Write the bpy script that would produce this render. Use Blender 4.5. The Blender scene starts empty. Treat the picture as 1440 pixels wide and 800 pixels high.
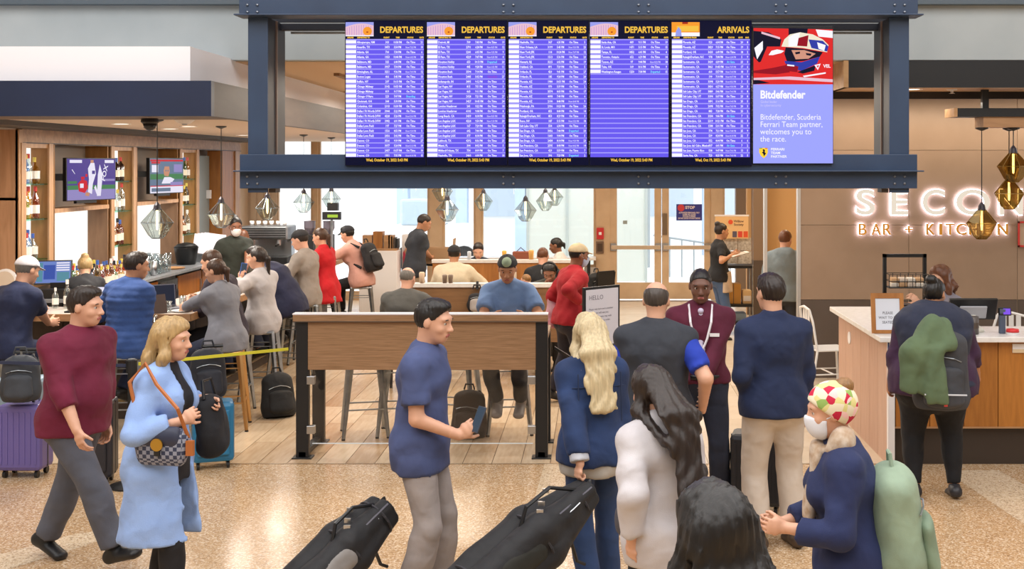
import bpy, math, random
import numpy as np
from mathutils import Vector, Matrix, Euler

R_ = math.radians
random.seed(7)
rng = np.random.RandomState(11)
SC = bpy.context.scene
COL = SC.collection

# ------------------------------------------------------------------ camera
F, VX, VY, CH = 1667.0, 840.0, 232.0, 2.55      # focal length (px of a 1440 wide frame), vanishing point, eye height
cd = bpy.data.cameras.new('camera'); cam = bpy.data.objects.new('camera', cd); COL.objects.link(cam)
cam.location = (0, 0, CH); cam.rotation_euler = (R_(90), 0, 0)
cd.sensor_width = 36.0; cd.lens = 36.0 * F / 1440.0
cd.shift_x = -(VX - 720) / 1440.0; cd.shift_y = -(400 - VY) / 1440.0
cd.clip_end = 300
SC.camera = cam
SC.view_settings.view_transform = 'Standard'; SC.view_settings.look = 'None'
SC.view_settings.gamma = 1.0; SC.view_settings.use_curve_mapping = False
SC.view_settings.exposure = 0.08
SC.cycles.use_denoising = True
SC.cycles.caustics_reflective = False; SC.cycles.caustics_refractive = False
SC.cycles.max_bounces = 8; SC.cycles.transparent_max_bounces = 16; SC.cycles.sample_clamp_indirect = 6.0

# ------------------------------------------------------------------ world and lights
wd = bpy.data.worlds.new('world'); SC.world = wd; wd.use_nodes = True
bg = wd.node_tree.nodes['Background']; bg.inputs[0].default_value = (0.96, 0.98, 1.0, 1); bg.inputs[1].default_value = 2.6

def area(name, loc, rot, sx, sy, power, col=(1, 1, 1)):
    l = bpy.data.lights.new(name, 'AREA'); l.shape = 'RECTANGLE'; l.size = sx; l.size_y = sy; l.energy = power; l.color = col
    o = bpy.data.objects.new(name, l); COL.objects.link(o); o.location = loc; o.rotation_euler = [R_(a) for a in rot]
    return o
area('hall_softbox', (0, 3.2, 6.4), (0, 0, 0), 16, 11, 1420, (.96, .98, 1))  # added softbox for soft overhead light; the ceiling above has no opening
for wx in (-2.3, -0.4, 1.4):
    for wy in (12.2, 15.2, 18.4):
        area('downlight_lamp', (wx, wy, 3.40), (0, 0, 0), 1.0, 1.0, 42, (1, .90, .76))
for wy in (11.2, 13.2, 15.2, 17.4):
    area('bar_downlight_lamp', (-4.9, wy, 2.90), (0, 0, 0), .6, .6, 56, (1, .93, .84))
area('wall_washer_lamp', (4.6, 13.75, 3.17), (25, 0, 0), 4.2, .12, 26, (1, .84, .64))
area('counter_downlight_lamp', (4.4, 11.6, 3.15), (0, 0, 0), 2.6, .5, 22, (1, .90, .76))

# ------------------------------------------------------------------ materials
def lin(c):
    return tuple(((v / 12.92) if v <= .04045 else ((v + .055) / 1.055) ** 2.4) for v in c)
def hexc(h):
    h = h.lstrip('#'); return lin(tuple(int(h[i:i + 2], 16) / 255 for i in (0, 2, 4)))
MATS = {}
def mat(name, col='#888888', rough=.5, metal=0.0, kind='plain', col2=None, scale=8.0, bump=0.0, emit=0.0, trans=0.0, ior=1.45, alpha=1.0, coat=0.0, stretch=(1, 1, 1), amount=.5, spec=.5):
    if name in MATS: return MATS[name]
    m = bpy.data.materials.new(name); m.use_nodes = True; MATS[name] = m
    nt = m.node_tree; N = nt.nodes; L = nt.links; b = N['Principled BSDF']
    c = hexc(col) if isinstance(col, str) else col
    b.inputs['Base Color'].default_value = (*c, 1); b.inputs['Roughness'].default_value = rough; b.inputs['Metallic'].default_value = metal
    b.inputs['Specular IOR Level'].default_value = spec
    if emit: b.inputs['Emission Color'].default_value = (*c, 1); b.inputs['Emission Strength'].default_value = emit
    if trans: b.inputs['Transmission Weight'].default_value = trans; b.inputs['IOR'].default_value = ior
    if alpha < 1: b.inputs['Alpha'].default_value = alpha
    if coat: b.inputs['Coat Weight'].default_value = coat; b.inputs['Coat Roughness'].default_value = .08
    c2 = hexc(col2) if isinstance(col2, str) else (col2 or tuple(v * .7 for v in c))
    if kind == 'plain' and col2 is None and not bump: return m
    tc = N.new('ShaderNodeTexCoord'); mp = N.new('ShaderNodeMapping'); mp.inputs['Scale'].default_value = stretch
    L.new(tc.outputs['Object'], mp.inputs['Vector'])
    def ramp(fac, p0, p1, ca, cb):
        r = N.new('ShaderNodeValToRGB'); r.color_ramp.elements[0].position = p0; r.color_ramp.elements[1].position = p1
        r.color_ramp.elements[0].color = (*ca, 1); r.color_ramp.elements[1].color = (*cb, 1); L.new(fac, r.inputs[0]); return r
    if kind in ('plain', 'fabric', 'denim', 'wood', 'knit'):
        fold = None
        n = N.new('ShaderNodeTexNoise'); n.inputs['Scale'].default_value = scale; n.inputs['Detail'].default_value = 5
        L.new(mp.outputs[0], n.inputs['Vector']); h = n.outputs[0]
        if kind == 'wood': n.inputs['Distortion'].default_value = .6
        r = ramp(n.outputs[0], .5 - amount * .4, .5 + amount * .4, c2, c); L.new(r.outputs[0], b.inputs['Base Color'])
        if kind in ('fabric', 'denim', 'knit'):
            n2 = N.new('ShaderNodeTexNoise'); n2.inputs['Scale'].default_value = 260 if kind != 'knit' else 120; n2.inputs['Detail'].default_value = 2
            L.new(tc.outputs['Object'], n2.inputs['Vector']); h = n2.outputs[0]
            n3 = N.new('ShaderNodeTexNoise'); n3.inputs['Scale'].default_value = 8; n3.inputs['Detail'].default_value = 1.5; n3.inputs['Distortion'].default_value = .25; L.new(tc.outputs['Object'], n3.inputs['Vector'])
            b3_ = N.new('ShaderNodeBump'); b3_.inputs['Strength'].default_value = .6; b3_.inputs['Distance'].default_value = .04; L.new(n3.outputs[0], b3_.inputs['Height']); fold = b3_.outputs[0]
            b.inputs['Sheen Weight'].default_value = .02
        if bump:
            bp = N.new('ShaderNodeBump'); bp.inputs['Strength'].default_value = bump; bp.inputs['Distance'].default_value = .004
            L.new(h, bp.inputs['Height']); L.new(bp.outputs[0], b.inputs['Normal'])
            if fold: L.new(fold, bp.inputs['Normal'])
    elif kind == 'terrazzo':
        v = N.new('ShaderNodeTexVoronoi'); v.inputs['Scale'].default_value = scale; L.new(tc.outputs['Object'], v.inputs['Vector'])
        r = N.new('ShaderNodeValToRGB'); r.color_ramp.interpolation = 'CONSTANT'
        cols = [hexc(x) for x in (col, col2, '#e6d3b8', '#7d5d3e', '#cdb28e', '#efe2cc', '#a07c55')]
        els = r.color_ramp.elements; els[0].color = (*cols[0], 1); els[1].position = .3; els[1].color = (*cols[1], 1)
        for p, cc in ((.5, cols[2]), (.62, cols[3]), (.72, cols[4]), (.84, cols[5]), (.93, cols[6])):
            e = els.new(p); e.color = (*cc, 1)
        sp = N.new('ShaderNodeSeparateColor'); L.new(v.outputs['Color'], sp.inputs[0]); L.new(sp.outputs[0], r.inputs[0])
        n = N.new('ShaderNodeTexNoise'); n.inputs['Scale'].default_value = 1.3; L.new(tc.outputs['Object'], n.inputs['Vector'])
        mx = N.new('ShaderNodeMix'); mx.data_type = 'RGBA'; mx.inputs[0].default_value = .42
        L.new(r.outputs[0], mx.inputs[6]); mx.inputs[7].default_value = (*cols[0], 1); L.new(mx.outputs[2], b.inputs['Base Color'])
        rr = N.new('ShaderNodeMapRange'); rr.inputs[3].default_value = rough * .7; rr.inputs[4].default_value = rough * 1.4
        L.new(n.outputs[0], rr.inputs[0]); L.new(rr.outputs[0], b.inputs['Roughness'])
    elif kind == 'piece':      # every piece of a floor or wall its own tone plus grain along it
        oi = N.new('ShaderNodeObjectInfo'); n = N.new('ShaderNodeTexNoise'); n.inputs['Scale'].default_value = scale; n.inputs['Detail'].default_value = 6
        ad = N.new('ShaderNodeVectorMath'); ad.operation = 'ADD'; cx = N.new('ShaderNodeCombineXYZ')
        ml = N.new('ShaderNodeMath'); ml.operation = 'MULTIPLY'; ml.inputs[1].default_value = 37.0
        L.new(oi.outputs['Random'], ml.inputs[0]); L.new(ml.outputs[0], cx.inputs[0]); L.new(mp.outputs[0], ad.inputs[0]); L.new(cx.outputs[0], ad.inputs[1]); L.new(ad.outputs[0], n.inputs['Vector'])
        mm = N.new('ShaderNodeMath'); mm.operation = 'MULTIPLY_ADD'; mm.inputs[1].default_value = amount; mm.inputs[2].default_value = 0
        L.new(oi.outputs['Random'], mm.inputs[0])
        m2 = N.new('ShaderNodeMath'); m2.operation = 'MULTIPLY_ADD'; m2.inputs[1].default_value = 1 - amount; L.new(n.outputs[0], m2.inputs[0]); L.new(mm.outputs[0], m2.inputs[2])
        r = ramp(m2.outputs[0], .28, .72, c2, c); L.new(r.outputs[0], b.inputs['Base Color'])
        if bump:
            bp = N.new('ShaderNodeBump'); bp.inputs['Strength'].default_value = bump; bp.inputs['Distance'].default_value = .003
            L.new(n.outputs[0], bp.inputs['Height']); L.new(bp.outputs[0], b.inputs['Normal'])
    elif kind == 'check':
        ck = N.new('ShaderNodeTexChecker'); ck.inputs['Scale'].default_value = scale; ck.inputs[1].default_value = (*c, 1); ck.inputs[2].default_value = (*c2, 1)
        L.new(mp.outputs[0], ck.inputs['Vector']); L.new(ck.outputs[0], b.inputs['Base Color'])
    elif kind == 'blotch':     # printed patches of several colours
        v = N.new('ShaderNodeTexVoronoi'); v.inputs['Scale'].default_value = scale; L.new(mp.outputs[0], v.inputs['Vector'])
        r = N.new('ShaderNodeValToRGB'); r.color_ramp.interpolation = 'CONSTANT'; els = r.color_ramp.elements
        els[0].color = (*c, 1); els[1].position = .35; els[1].color = (*c2, 1)
        for p, hx in ((.55, '#c2183f'), (.75, '#f3c9c6'), (.9, '#8fae5a')):
            e = els.new(p); e.color = (*hexc(hx), 1)
        sp = N.new('ShaderNodeSeparateColor'); L.new(v.outputs['Color'], sp.inputs[0]); L.new(sp.outputs[0], r.inputs[0]); L.new(r.outputs[0], b.inputs['Base Color'])
    return m

def glass(name, col='#ffffff', rough=.0, mixin=.85, tint=None):
    """thin clear pane or shade: see-through plus a sharp reflection (no refraction noise)"""
    if name in MATS: return MATS[name]
    m = bpy.data.materials.new(name); m.use_nodes = True; MATS[name] = m
    nt = m.node_tree; N = nt.nodes; L = nt.links; N.remove(N['Principled BSDF'])
    tr = N.new('ShaderNodeBsdfTransparent'); tr.inputs[0].default_value = (*hexc(tint or col), 1)
    gl = N.new('ShaderNodeBsdfGlossy'); gl.inputs['Roughness'].default_value = rough
    gl.inputs[0].default_value = (*hexc(col), 1)
    fr = N.new('ShaderNodeLayerWeight'); fr.inputs[0].default_value = .25
    mr = N.new('ShaderNodeMapRange'); mr.inputs[3].default_value = (1 - mixin) * .35; mr.inputs[4].default_value = min(.9, (1 - mixin) * 2.2); L.new(fr.outputs['Facing'], mr.inputs[0])
    mx = N.new('ShaderNodeMixShader'); L.new(mr.outputs[0], mx.inputs[0]); L.new(tr.outputs[0], mx.inputs[1]); L.new(gl.outputs[0], mx.inputs[2])
    L.new(mx.outputs[0], N['Material Output'].inputs[0]); return m

# ------------------------------------------------------------------ mesh helpers
def W(px, py, Y):
    """point of the place that stands at depth Y and shows at this pixel of the photograph"""
    return Vector(((px - VX) * Y / F, Y, CH - (py - VY) * Y / F))

class MB:
    def __init__(s): s.v = []; s.f = []; s.m = []; s.cur = 0
    def _add(s, vs, fs, T=None):
        n = len(s.v)
        if T is not None: vs = [tuple(T @ Vector(v)) for v in vs]
        s.v += [tuple(v) for v in vs]; s.f += [tuple(i + n for i in f) for f in fs]; s.m += [s.cur] * len(fs); return s
    def box(s, x0, x1, y0, y1, z0, z1, T=None):
        vs = [(x0, y0, z0), (x1, y0, z0), (x1, y1, z0), (x0, y1, z0), (x0, y0, z1), (x1, y0, z1), (x1, y1, z1), (x0, y1, z1)]
        return s._add(vs, [(0, 3, 2, 1), (4, 5, 6, 7), (0, 1, 5, 4), (1, 2, 6, 5), (2, 3, 7, 6), (3, 0, 4, 7)], T)
    def bar(s, a, b, w, h=None, up=(0, 0, 1), w2=None, h2=None):
        a = Vector(a); b = Vector(b); h = h or w; d = (b - a).normalized(); up = Vector(up)
        if abs(d.dot(up)) > .98: up = Vector((0, 1, 0))
        sx = d.cross(up).normalized(); u = sx.cross(d); w2 = w2 or w; h2 = h2 or h; vs = []
        for p, ww, hh in ((a, w, h), (b, w2, h2)):
            for i, j in ((-1, -1), (1, -1), (1, 1), (-1, 1)): vs.append(p + sx * i * ww / 2 + u * j * hh / 2)
        return s._add(vs, [(3, 2, 1, 0), (4, 5, 6, 7), (0, 1, 5, 4), (1, 2, 6, 5), (2, 3, 7, 6), (3, 0, 4, 7)])
    def tube(s, pts, r, n=8, r2=None, cap=True):
        pts = [Vector(p) for p in pts]; k = len(pts); vs = []; up = Vector((0, 0, 1))
        for i, p in enumerate(pts):
            d = (pts[min(i + 1, k - 1)] - pts[max(i - 1, 0)]).normalized()
            if abs(d.dot(up)) > .95: up = Vector((0, 1, 0)) if abs(d.y) < .9 else Vector((1, 0, 0))
            x = d.cross(up).normalized(); y = x.cross(d)
            rr = r if r2 is None else r + (r2 - r) * i / max(k - 1, 1)
            for j in range(n):
                t = 2 * math.pi * j / n; vs.append(p + x * math.cos(t) * rr + y * math.sin(t) * rr)
        fs = [(i * n + j, i * n + (j + 1) % n, (i + 1) * n + (j + 1) % n, (i + 1) * n + j) for i in range(k - 1) for j in range(n)]
        if cap: fs += [tuple(reversed(range(n))), tuple(range((k - 1) * n, k * n))]
        return s._add(vs, fs)
    def lathe(s, prof, n=12, c=(0, 0, 0), T=None):
        vs = []; k = len(prof)
        for (r, z) in prof:
            for j in range(n):
                t = 2 * math.pi * j / n; vs.append((c[0] + r * math.cos(t), c[1] + r * math.sin(t), c[2] + z))
        fs = [(i * n + j, i * n + (j + 1) % n, (i + 1) * n + (j + 1) % n, (i + 1) * n + j) for i in range(k - 1) for j in range(n)]
        if prof[0][0] > 1e-5: fs.append(tuple(reversed(range(n))))
        if prof[-1][0] > 1e-5: fs.append(tuple(range((k - 1) * n, k * n)))
        return s._add(vs, fs, T)
    def prism(s, poly, d0, d1, axis='y', T=None):
        n = len(poly)
        def q(a, b, d): return (a, d, b) if axis == 'y' else ((a, b, d) if axis == 'z' else (d, a, b))
        vs = [q(a, b, d0) for a, b in poly] + [q(a, b, d1) for a, b in poly]
        fs = [tuple(range(n)), tuple(reversed(range(n, 2 * n)))] + [(i + n, (i + 1) % n + n, (i + 1) % n, i) for i in range(n)]
        return s._add(vs, fs, T)
    def poly(s, pts): return s._add(pts, [tuple(range(len(pts)))])
    def sphere(s, c, r, n=10, m=7, sc=(1, 1, 1)):
        vs = []; 
        for i in range(m + 1):
            a = math.pi * i / m
            for j in range(n):
                t = 2 * math.pi * j / n; vs.append((c[0] + r * sc[0] * math.sin(a) * math.cos(t), c[1] + r * sc[1] * math.sin(a) * math.sin(t), c[2] + r * sc[2] * math.cos(a)))
        return s._add(vs, [(i * n + j, (i + 1) * n + j, (i + 1) * n + (j + 1) % n, i * n + (j + 1) % n) for i in range(m) for j in range(n)])
    def mesh(s, name, mats, smooth=False):
        me = bpy.data.meshes.new(name); me.from_pydata(s.v, [], s.f)
        for m in (mats if isinstance(mats, (list, tuple)) else [mats]): me.materials.append(m)
        if any(s.m): me.polygons.foreach_set('material_index', s.m)
        if smooth: me.polygons.foreach_set('use_smooth', [True] * len(s.f))
        me.validate(); me.update(); return me
    def build(s, name, mats, parent=None, loc=None, smooth=False, bevel=0, rot=None):
        return link(name, s.mesh(name, mats, smooth), parent, loc, bevel, rot)

def link(name, me, parent=None, loc=None, bevel=0, rot=None):
    o = bpy.data.objects.new(name, me); COL.objects.link(o)
    if 'lettering' in name: o['kind'] = 'stuff'
    if parent is not None: o.parent = parent
    if loc is not None: o.location = loc
    if rot is not None: o.rotation_euler = rot
    if bevel:
        md = o.modifiers.new('bevel', 'BEVEL'); md.width = bevel; md.segments = 2; md.limit_method = 'ANGLE'; md.angle_limit = .6
    return o
def tag(o, label=None, cat=None, group=None, kind=None):
    if label: o['label'] = label
    if cat: o['category'] = cat
    if group: o['group'] = group
    if kind: o['kind'] = kind
    return o
def thing(name, label, cat, loc=(0, 0, 0), rz=0, group=None):
    o = bpy.data.objects.new(name, None); COL.objects.link(o); o.empty_display_size = .1
    o.location = loc; o.rotation_euler = (0, 0, R_(rz)); return tag(o, label, cat, group)
def dup(root, loc, rz=None, label=None, group=None, scale=None):
    r = root.copy(); COL.objects.link(r); r.location = loc
    if rz is not None: r.rotation_euler = (0, 0, R_(rz))
    if scale: r.scale = (scale,) * 3 if not isinstance(scale, tuple) else scale
    if label: r['label'] = label
    if group: r['group'] = group
    for ch in list(root.children):
        c = ch.copy(); COL.objects.link(c); c.parent = r
        for g in list(ch.children):
            d = g.copy(); COL.objects.link(d); d.parent = c
    return r
def box_obj(name, x0, x1, y0, y1, z0, z1, m, parent=None, bevel=0):
    return MB().box(x0, x1, y0, y1, z0, z1).build(name, m, parent, bevel=bevel)
def struct(o): o['kind'] = 'structure'; return o

def text_mesh(txt, size, align='LEFT', spacing=1.0, extrude=0.0, bold=0.0, xscale=1.0, name='lettering', res=2):
    cu = bpy.data.curves.new('t', 'FONT'); cu.body = txt; cu.size = size; cu.align_x = align; cu.resolution_u = res
    cu.space_line = spacing; cu.extrude = extrude; cu.offset = bold
    o = bpy.data.objects.new('t', cu); COL.objects.link(o)
    dg = bpy.context.evaluated_depsgraph_get(); me = bpy.data.meshes.new_from_object(o.evaluated_get(dg))
    bpy.data.objects.remove(o); bpy.data.curves.remove(cu); me.name = name
    if xscale != 1.0: me.transform(Matrix.Diagonal((xscale, 1, 1, 1)))
    return me
def join_meshes(name, parts, mats):
    """parts: (mesh, matrix, material index)"""
    vs = []; fs = []; mi = []
    for me, M, k in parts:
        n = len(vs); vs += [tuple(M @ v.co) for v in me.vertices]
        for p in me.polygons: fs.append(tuple(i + n for i in p.vertices)); mi.append(k)
        bpy.data.meshes.remove(me)
    out = bpy.data.meshes.new(name); out.from_pydata(vs, [], fs)
    for m in mats: out.materials.append(m)
    out.polygons.foreach_set('material_index', mi); out.update(); return out
FACE = Matrix.Rotation(R_(90), 4, 'X')      # lettering laid in x,y turned to stand upright and face -y
# ------------------------------------------------------------------ shared materials
def scr(name, col, e=1.0):
    m = mat(name, '#000000', .5, spec=.08); b = m.node_tree.nodes['Principled BSDF']; c = hexc(col)
    b.inputs['Emission Color'].default_value = (*c, 1); b.inputs['Emission Strength'].default_value = e; return m
m_steel = mat('slate_paint', '#2f435f', .42, kind='plain', col2='#293a54', scale=3)
m_steel_d = mat('slate_paint_dark', '#1b1f2b', .5)
m_navy = mat('navy_panel', '#1a2848', .45, kind='plain', col2='#16223e', scale=2)
m_black = mat('black_metal', '#17181a', .4)
m_charcoal = mat('charcoal_panel', '#121417', .5)
m_white = mat('white_paint', '#e9e6e6', .7)
m_grey = mat('grey_paint', '#b4bcbe', .75, kind='plain', col2='#a2acb0', scale=1.2)
m_chrome = mat('brushed_steel', '#b9bcc0', .28, 1.0)
m_galv = mat('galvanised_steel', '#a9aeb2', .36, .85, kind='plain', col2='#8d9398', scale=12)
m_oak = mat('oak_wood', '#c39a72', .45, kind='wood', col2='#a97f5a', scale=5, stretch=(3, 3, .5), bump=.05)
m_oakx = mat('oak_wood_flat', '#b98e64', .45, kind='wood', col2='#9a7350', scale=5, stretch=(.5, 3, 3), bump=.05)
m_wal = mat('amber_wood', '#b57a3f', .42, kind='wood', col2='#9a6330', scale=5, stretch=(3, 3, .4), bump=.05)
m_lam = mat('table_laminate', '#a17d5c', .5, kind='wood', col2='#846343', scale=9, stretch=(.5, 3, 12), bump=.06)
m_brown = mat('dark_brown_panel', '#4f4238', .5, kind='plain', col2='#463a31', scale=3)
m_bulk = mat('white_bulkhead', '#f6f4f8', .8)
m_tan = mat('tan_tile', '#a58b76', .45, kind='piece', col2='#99806b', scale=3, amount=.25)
m_tan_d = mat('brown_tile', '#5d5048', .45, kind='piece', col2='#54483f', scale=3, amount=.25)
m_glass = glass('clear_glass', '#ffffff', 0, .93)
m_gglass = glass('green_edge_glass', '#e6fff4', 0, .9, '#cfeee2')
m_frame = mat('bronze_frame', '#d0b492', .4, kind='plain', col2='#c4a684', scale=4)
m_quartz = mat('white_quartz', '#e9e7e4', .25, kind='plain', col2='#dedbd7', scale=20)
m_lit = scr('backlit_panel', '#fffaf2', 1.15)
m_lamp = scr('lamp_lens', '#fff4e2', 3.0)

# ------------------------------------------------------------------ floors
Y0 = 10.12
fl = struct(MB().box(-9, 9, -2, Y0, -.12, 0).build('floor', mat('terrazzo', '#c2a079', .2, kind='terrazzo', col2='#ae8a61', scale=95)))
# lighter and darker terrazzo bands let into the hall floor, divided by thin brass strips
m_tb = mat('terrazzo_pale', '#dcc6a8', .2, kind='terrazzo', col2='#cfb799', scale=95)
for poly in ([(2.9, 9.9), (3.35, 9.9), (4.05, 4.2), (3.4, 4.2)], [(-3.6, 8.2), (-3.2, 8.35), (-4.4, 6.3), (-4.95, 6.3)], [(-.45, Y0 - .01), (-.2, Y0 - .01), (-.35, 5.0), (-.6, 5.0)]):
    b_ = MB(); b_.poly([(x, y, .0015) for x, y in reversed(poly)]); o = b_.build('terrazzo_band', m_tb, fl)
    if o.data.polygons[0].normal.z < 0: o.data.flip_normals()
sub = struct(MB().box(-7, .35, Y0, 22.4, -.12, -.006).build('floor', mat('floor_grout', '#6f5844', .8)))
m_plank = mat('wood_look_plank', '#d9c2a4', .26, kind='piece', col2='#b3936f', scale=5, stretch=(5, .7, 1), amount=.4, bump=.04)
pw, pl = .25, 1.2; pm = MB().box(0, pw - .006, 0, pl - .006, -.03, 0).mesh('floor_plank', m_plank)
nx = 0
for i in range(19):
    x = .35 - pw * (i + 1); y = Y0 - (i % 3) * .4
    while y < 22.3:
        if y < Y0 or y + pl > 22.4:
            a, b = max(y, Y0), min(y + pl - .006, 22.39)
            if b - a > .05: link('floor_plank', MB().box(0, pw - .006, 0, b - a, -.03, 0).mesh('floor_plank', m_plank), sub, (x, a, 0))
        else: link('floor_plank', pm, sub, (x, y, 0))
        y += pl
MB().box(-7, .35 - pw * 19, Y0, 22.4, -.03, 0).build('floor_under_bar', m_plank, sub)
sub2 = struct(MB().box(.35, 9, Y0, 22.4, -.12, -.006).build('floor', mat('tile_grout', '#9a8c7c', .8)))
m_ft = mat('beige_floor_tile', '#d9c8b1', .25, kind='piece', col2='#c8b59c', scale=4, amount=.4)
tm = MB().box(0, .596, 0, .596, -.03, 0).mesh('floor_tile', m_ft)
for i in range(7):
    for j in range(20): link('floor_tile', tm, sub2, (.352 + i * .6, Y0 + .002 + j * .6, 0))
MB().box(4.56, 9, Y0, 22.4, -.03, 0).build('floor_behind_counter', m_ft, sub2)
MB().box(-7, 9, Y0 - .012, Y0 + .004, -.03, .002).build('threshold_strip', mat('brass_strip', '#8d7658', .35, .8), fl)

# the tall hall the photograph is taken in
m_hall = mat('hall_wall_paint', '#cfccc6', .8)
struct(MB().box(-12, 12, -7, 11.0, 6.5, 6.6).build('ceiling_hall', m_white)); struct(MB().box(-12.1, -12, -7, 11.0, 0, 6.5).build('wall_hall_left', m_hall)); struct(MB().box(12, 12.1, -7, 11.0, 0, 6.5).build('wall_hall_right', m_hall)); struct(MB().box(-12, 12, -7.1, -7, 0, 6.5).build('wall_hall_rear', m_hall))
struct(MB().box(-12, 12, 11.0, 11.1, 4.17, 6.5).build('wall_hall_front', m_white))
struct(MB().box(-12, -9, -7, 11, -.1, 0).build('floor_hall_left', MATS['terrazzo'])); struct(MB().box(9, 12, -7, 11, -.1, 0).build('floor_hall_right', MATS['terrazzo'])); struct(MB().box(-9, 9, -7, -2, -.1, 0).build('floor_hall_rear', MATS['terrazzo']))
struct(MB().box(-12, -9, 11.0, 11.1, 0, 4.17).build('wall_hall_front_left', m_hall)); struct(MB().box(9, 12, 11.0, 11.1, 0, 4.17).build('wall_hall_front_right', m_hall))

# ------------------------------------------------------------------ back wall with windows and doors
YB = 22.4; sB = F / YB
bx = lambda px: (px - VX) / sB
bz = lambda py: CH - (py - VY) / sB
wb = struct(MB().box(-6.6, bx(388), YB, YB + .2, 0, 3.6).build('wall_back', mat('beige_wall', '#c9b59f', .7)))
struct(MB().box(bx(388), bx(1058), YB, YB + .2, 3.05, 3.6).build('wall_back_header', m_white))
MB().box(-6.6, bx(388), YB - .02, YB, 0, .12).build('skirting', m_brown, wb)
for i in range(4): MB().box(-6.55 + i * .13, -6.44 + i * .13, YB - .012, YB + .0, .14, 3.0).build('wall_panel', mat('beige_panel', '#d3c2ae', .6), wb)
def window(n, x0, x1, z0=.12, z1=3.05, midz=None, tint=None):
    w = MB(); fr = .045
    for a, b, c, d in ((x0, x0 + fr, z0, z1), (x1 - fr, x1, z0, z1), (x0 + fr, x1 - fr, z1 - fr, z1), (x0 + fr, x1 - fr, z0, z0 + fr)): w.box(a, b, YB + .02, YB + .12, c, d)
    if midz: w.box(x0, x1, YB + .03, YB + .1, midz - .02, midz + .02)
    o = struct(w.build('window_%d' % n, m_frame)); MB().box(x0 + fr, x1 - fr, YB + .065, YB + .073, z0 + fr, z1 - fr).build('pane', m_glass, o); return o
window(1, bx(388), bx(440)); window(2, bx(447), bx(604)); window(3, bx(622), bx(669), .62); window(4, bx(676), bx(838), .62)
window(5, bx(1016), bx(1058))
for n, a, b in ((1, 440, 447), (2, 604, 622), (3, 669, 676), (4, 838, 858)):
    struct(MB().box(bx(a), bx(b), YB - .03, YB + .16, 0, 3.05).build('trim_%d' % n, m_frame))
struct(MB().box(bx(622), bx(838), YB - .0, YB + .15, 0, .62).build('wall_back_low', m_white))
struct(MB().box(bx(604) - 2.1, bx(604), YB - .03, YB + .13, 0, .12).build('trim_5', m_frame))
ldg = tag(MB().box(bx(622), bx(838), YB - .42, YB - .005, .78, .83).build('window_ledge', m_quartz, bevel=.006), 'long white ledge along the rear windows beside the doors', 'ledge')
for q in (640, 730, 828): MB().box(bx(q) - .03, bx(q) + .03, YB - .36, YB - .02, 0, .78).build('bracket_leg', m_black, ldg)
# double door
def door_leaf(n, x0, x1, hinge):
    z0, z1 = .02, 3.0; st = .13; m = MB()
    for a, b, c, d in ((x0, x0 + st, z0, z1), (x1 - st, x1, z0, z1), (x0 + st, x1 - st, z1 - .13, z1), (x0 + st, x1 - st, z0, .33)): m.box(a, b, YB - .01, YB + .05, c, d)
    o = struct(m.build('door_%d' % n, m_frame)); MB().box(x0 + st, x1 - st, YB + .015, YB + .022, .33, z1 - .13).build('pane', m_glass, o)
    zb = bz(347); m = MB(); m.box(x0 + .02, x1 - .02, YB - .09, YB - .05, zb - .045, zb + .03); pb = m.build('push_bar', mat('push_bar_tan', '#c9b49a', .35, .3), o, bevel=.008)
    for xx in (x0 + .06, x1 - .06): MB().box(xx - .05, xx + .05, YB - .06, YB - .009, zb - .07, zb + .07).build('bar_bracket', m_chrome, pb)
    return o
d1 = door_leaf(1, bx(858), bx(930), -1); d2 = door_leaf(2, bx(931), bx(1000), 1)
MB().box(bx(931.5), bx(938), YB - .05, YB - .011, bz(330), bz(300)).build('latch_plate', mat('bronze_plate', '#7d6a55', .4, .6), d2)
struct(MB().box(bx(1000), bx(1016), YB - .03, YB + .16, 0, 3.05).build('trim_6', m_frame))
fa = tag(MB().box(bx(839), bx(849), YB - .08, YB - .031, bz(336), bz(320)).build('fire_alarm_pull', mat('alarm_red', '#c5262b', .4), bevel=.005), 'small red fire alarm pull box on the tan post beside the doors', 'alarm')
MB().box(bx(842), bx(846), YB - .085, YB - .08, bz(330), bz(326)).build('pull_handle', m_white, fa)
cr = tag(MB().box(bx(838), bx(849), YB - .08, YB - .031, bz(356), bz(339)).build('card_reader', mat('reader_brown', '#6e5440', .45), bevel=.008), 'brown door card reader below the red alarm box', 'card reader')
MB().box(bx(840), bx(847), YB - .084, YB - .08, bz(353), bz(342)).build('reader_face', mat('reader_dark', '#4d392b', .3), cr)
sg = tag(MB().box(bx(951), bx(987), YB - .03, YB - .012, bz(310), bz(287)).build('stop_notice', mat('notice_blue', '#2d2f86', .5)), 'dark blue stop notice on the right door glass', 'sign')
mo = MB(); cx, cz, r = bx(957.5), bz(292.2), .07
mo.prism([(cx + r * math.cos(R_(22.5 + 45 * i)), cz + r * math.sin(R_(22.5 + 45 * i))) for i in range(8)], YB - .036, YB - .031); mo.build('stop_octagon', mat('notice_red', '#c8373c', .5), sg)
tp = [(text_mesh('STOP', .075, bold=.003), Matrix.Translation((bx(963.5), YB - .032, bz(293.5))) @ FACE, 0)]
for i, t in enumerate(('AUTHORIZED PERSONNEL ONLY', 'ALARM WILL SOUND', 'IF DOOR IS OPENED', 'DO NOT ENTER WITHOUT BADGE')): tp.append((text_mesh(t, .042, 'CENTER', bold=.001, xscale=.62), Matrix.Translation((bx(969), YB - .032, bz(300 + i * 2.6))) @ FACE, 0))
link('notice_lettering', join_meshes('notice_lettering', tp, [mat('notice_white', '#e9d7d4', .5)]), sg)
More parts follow.
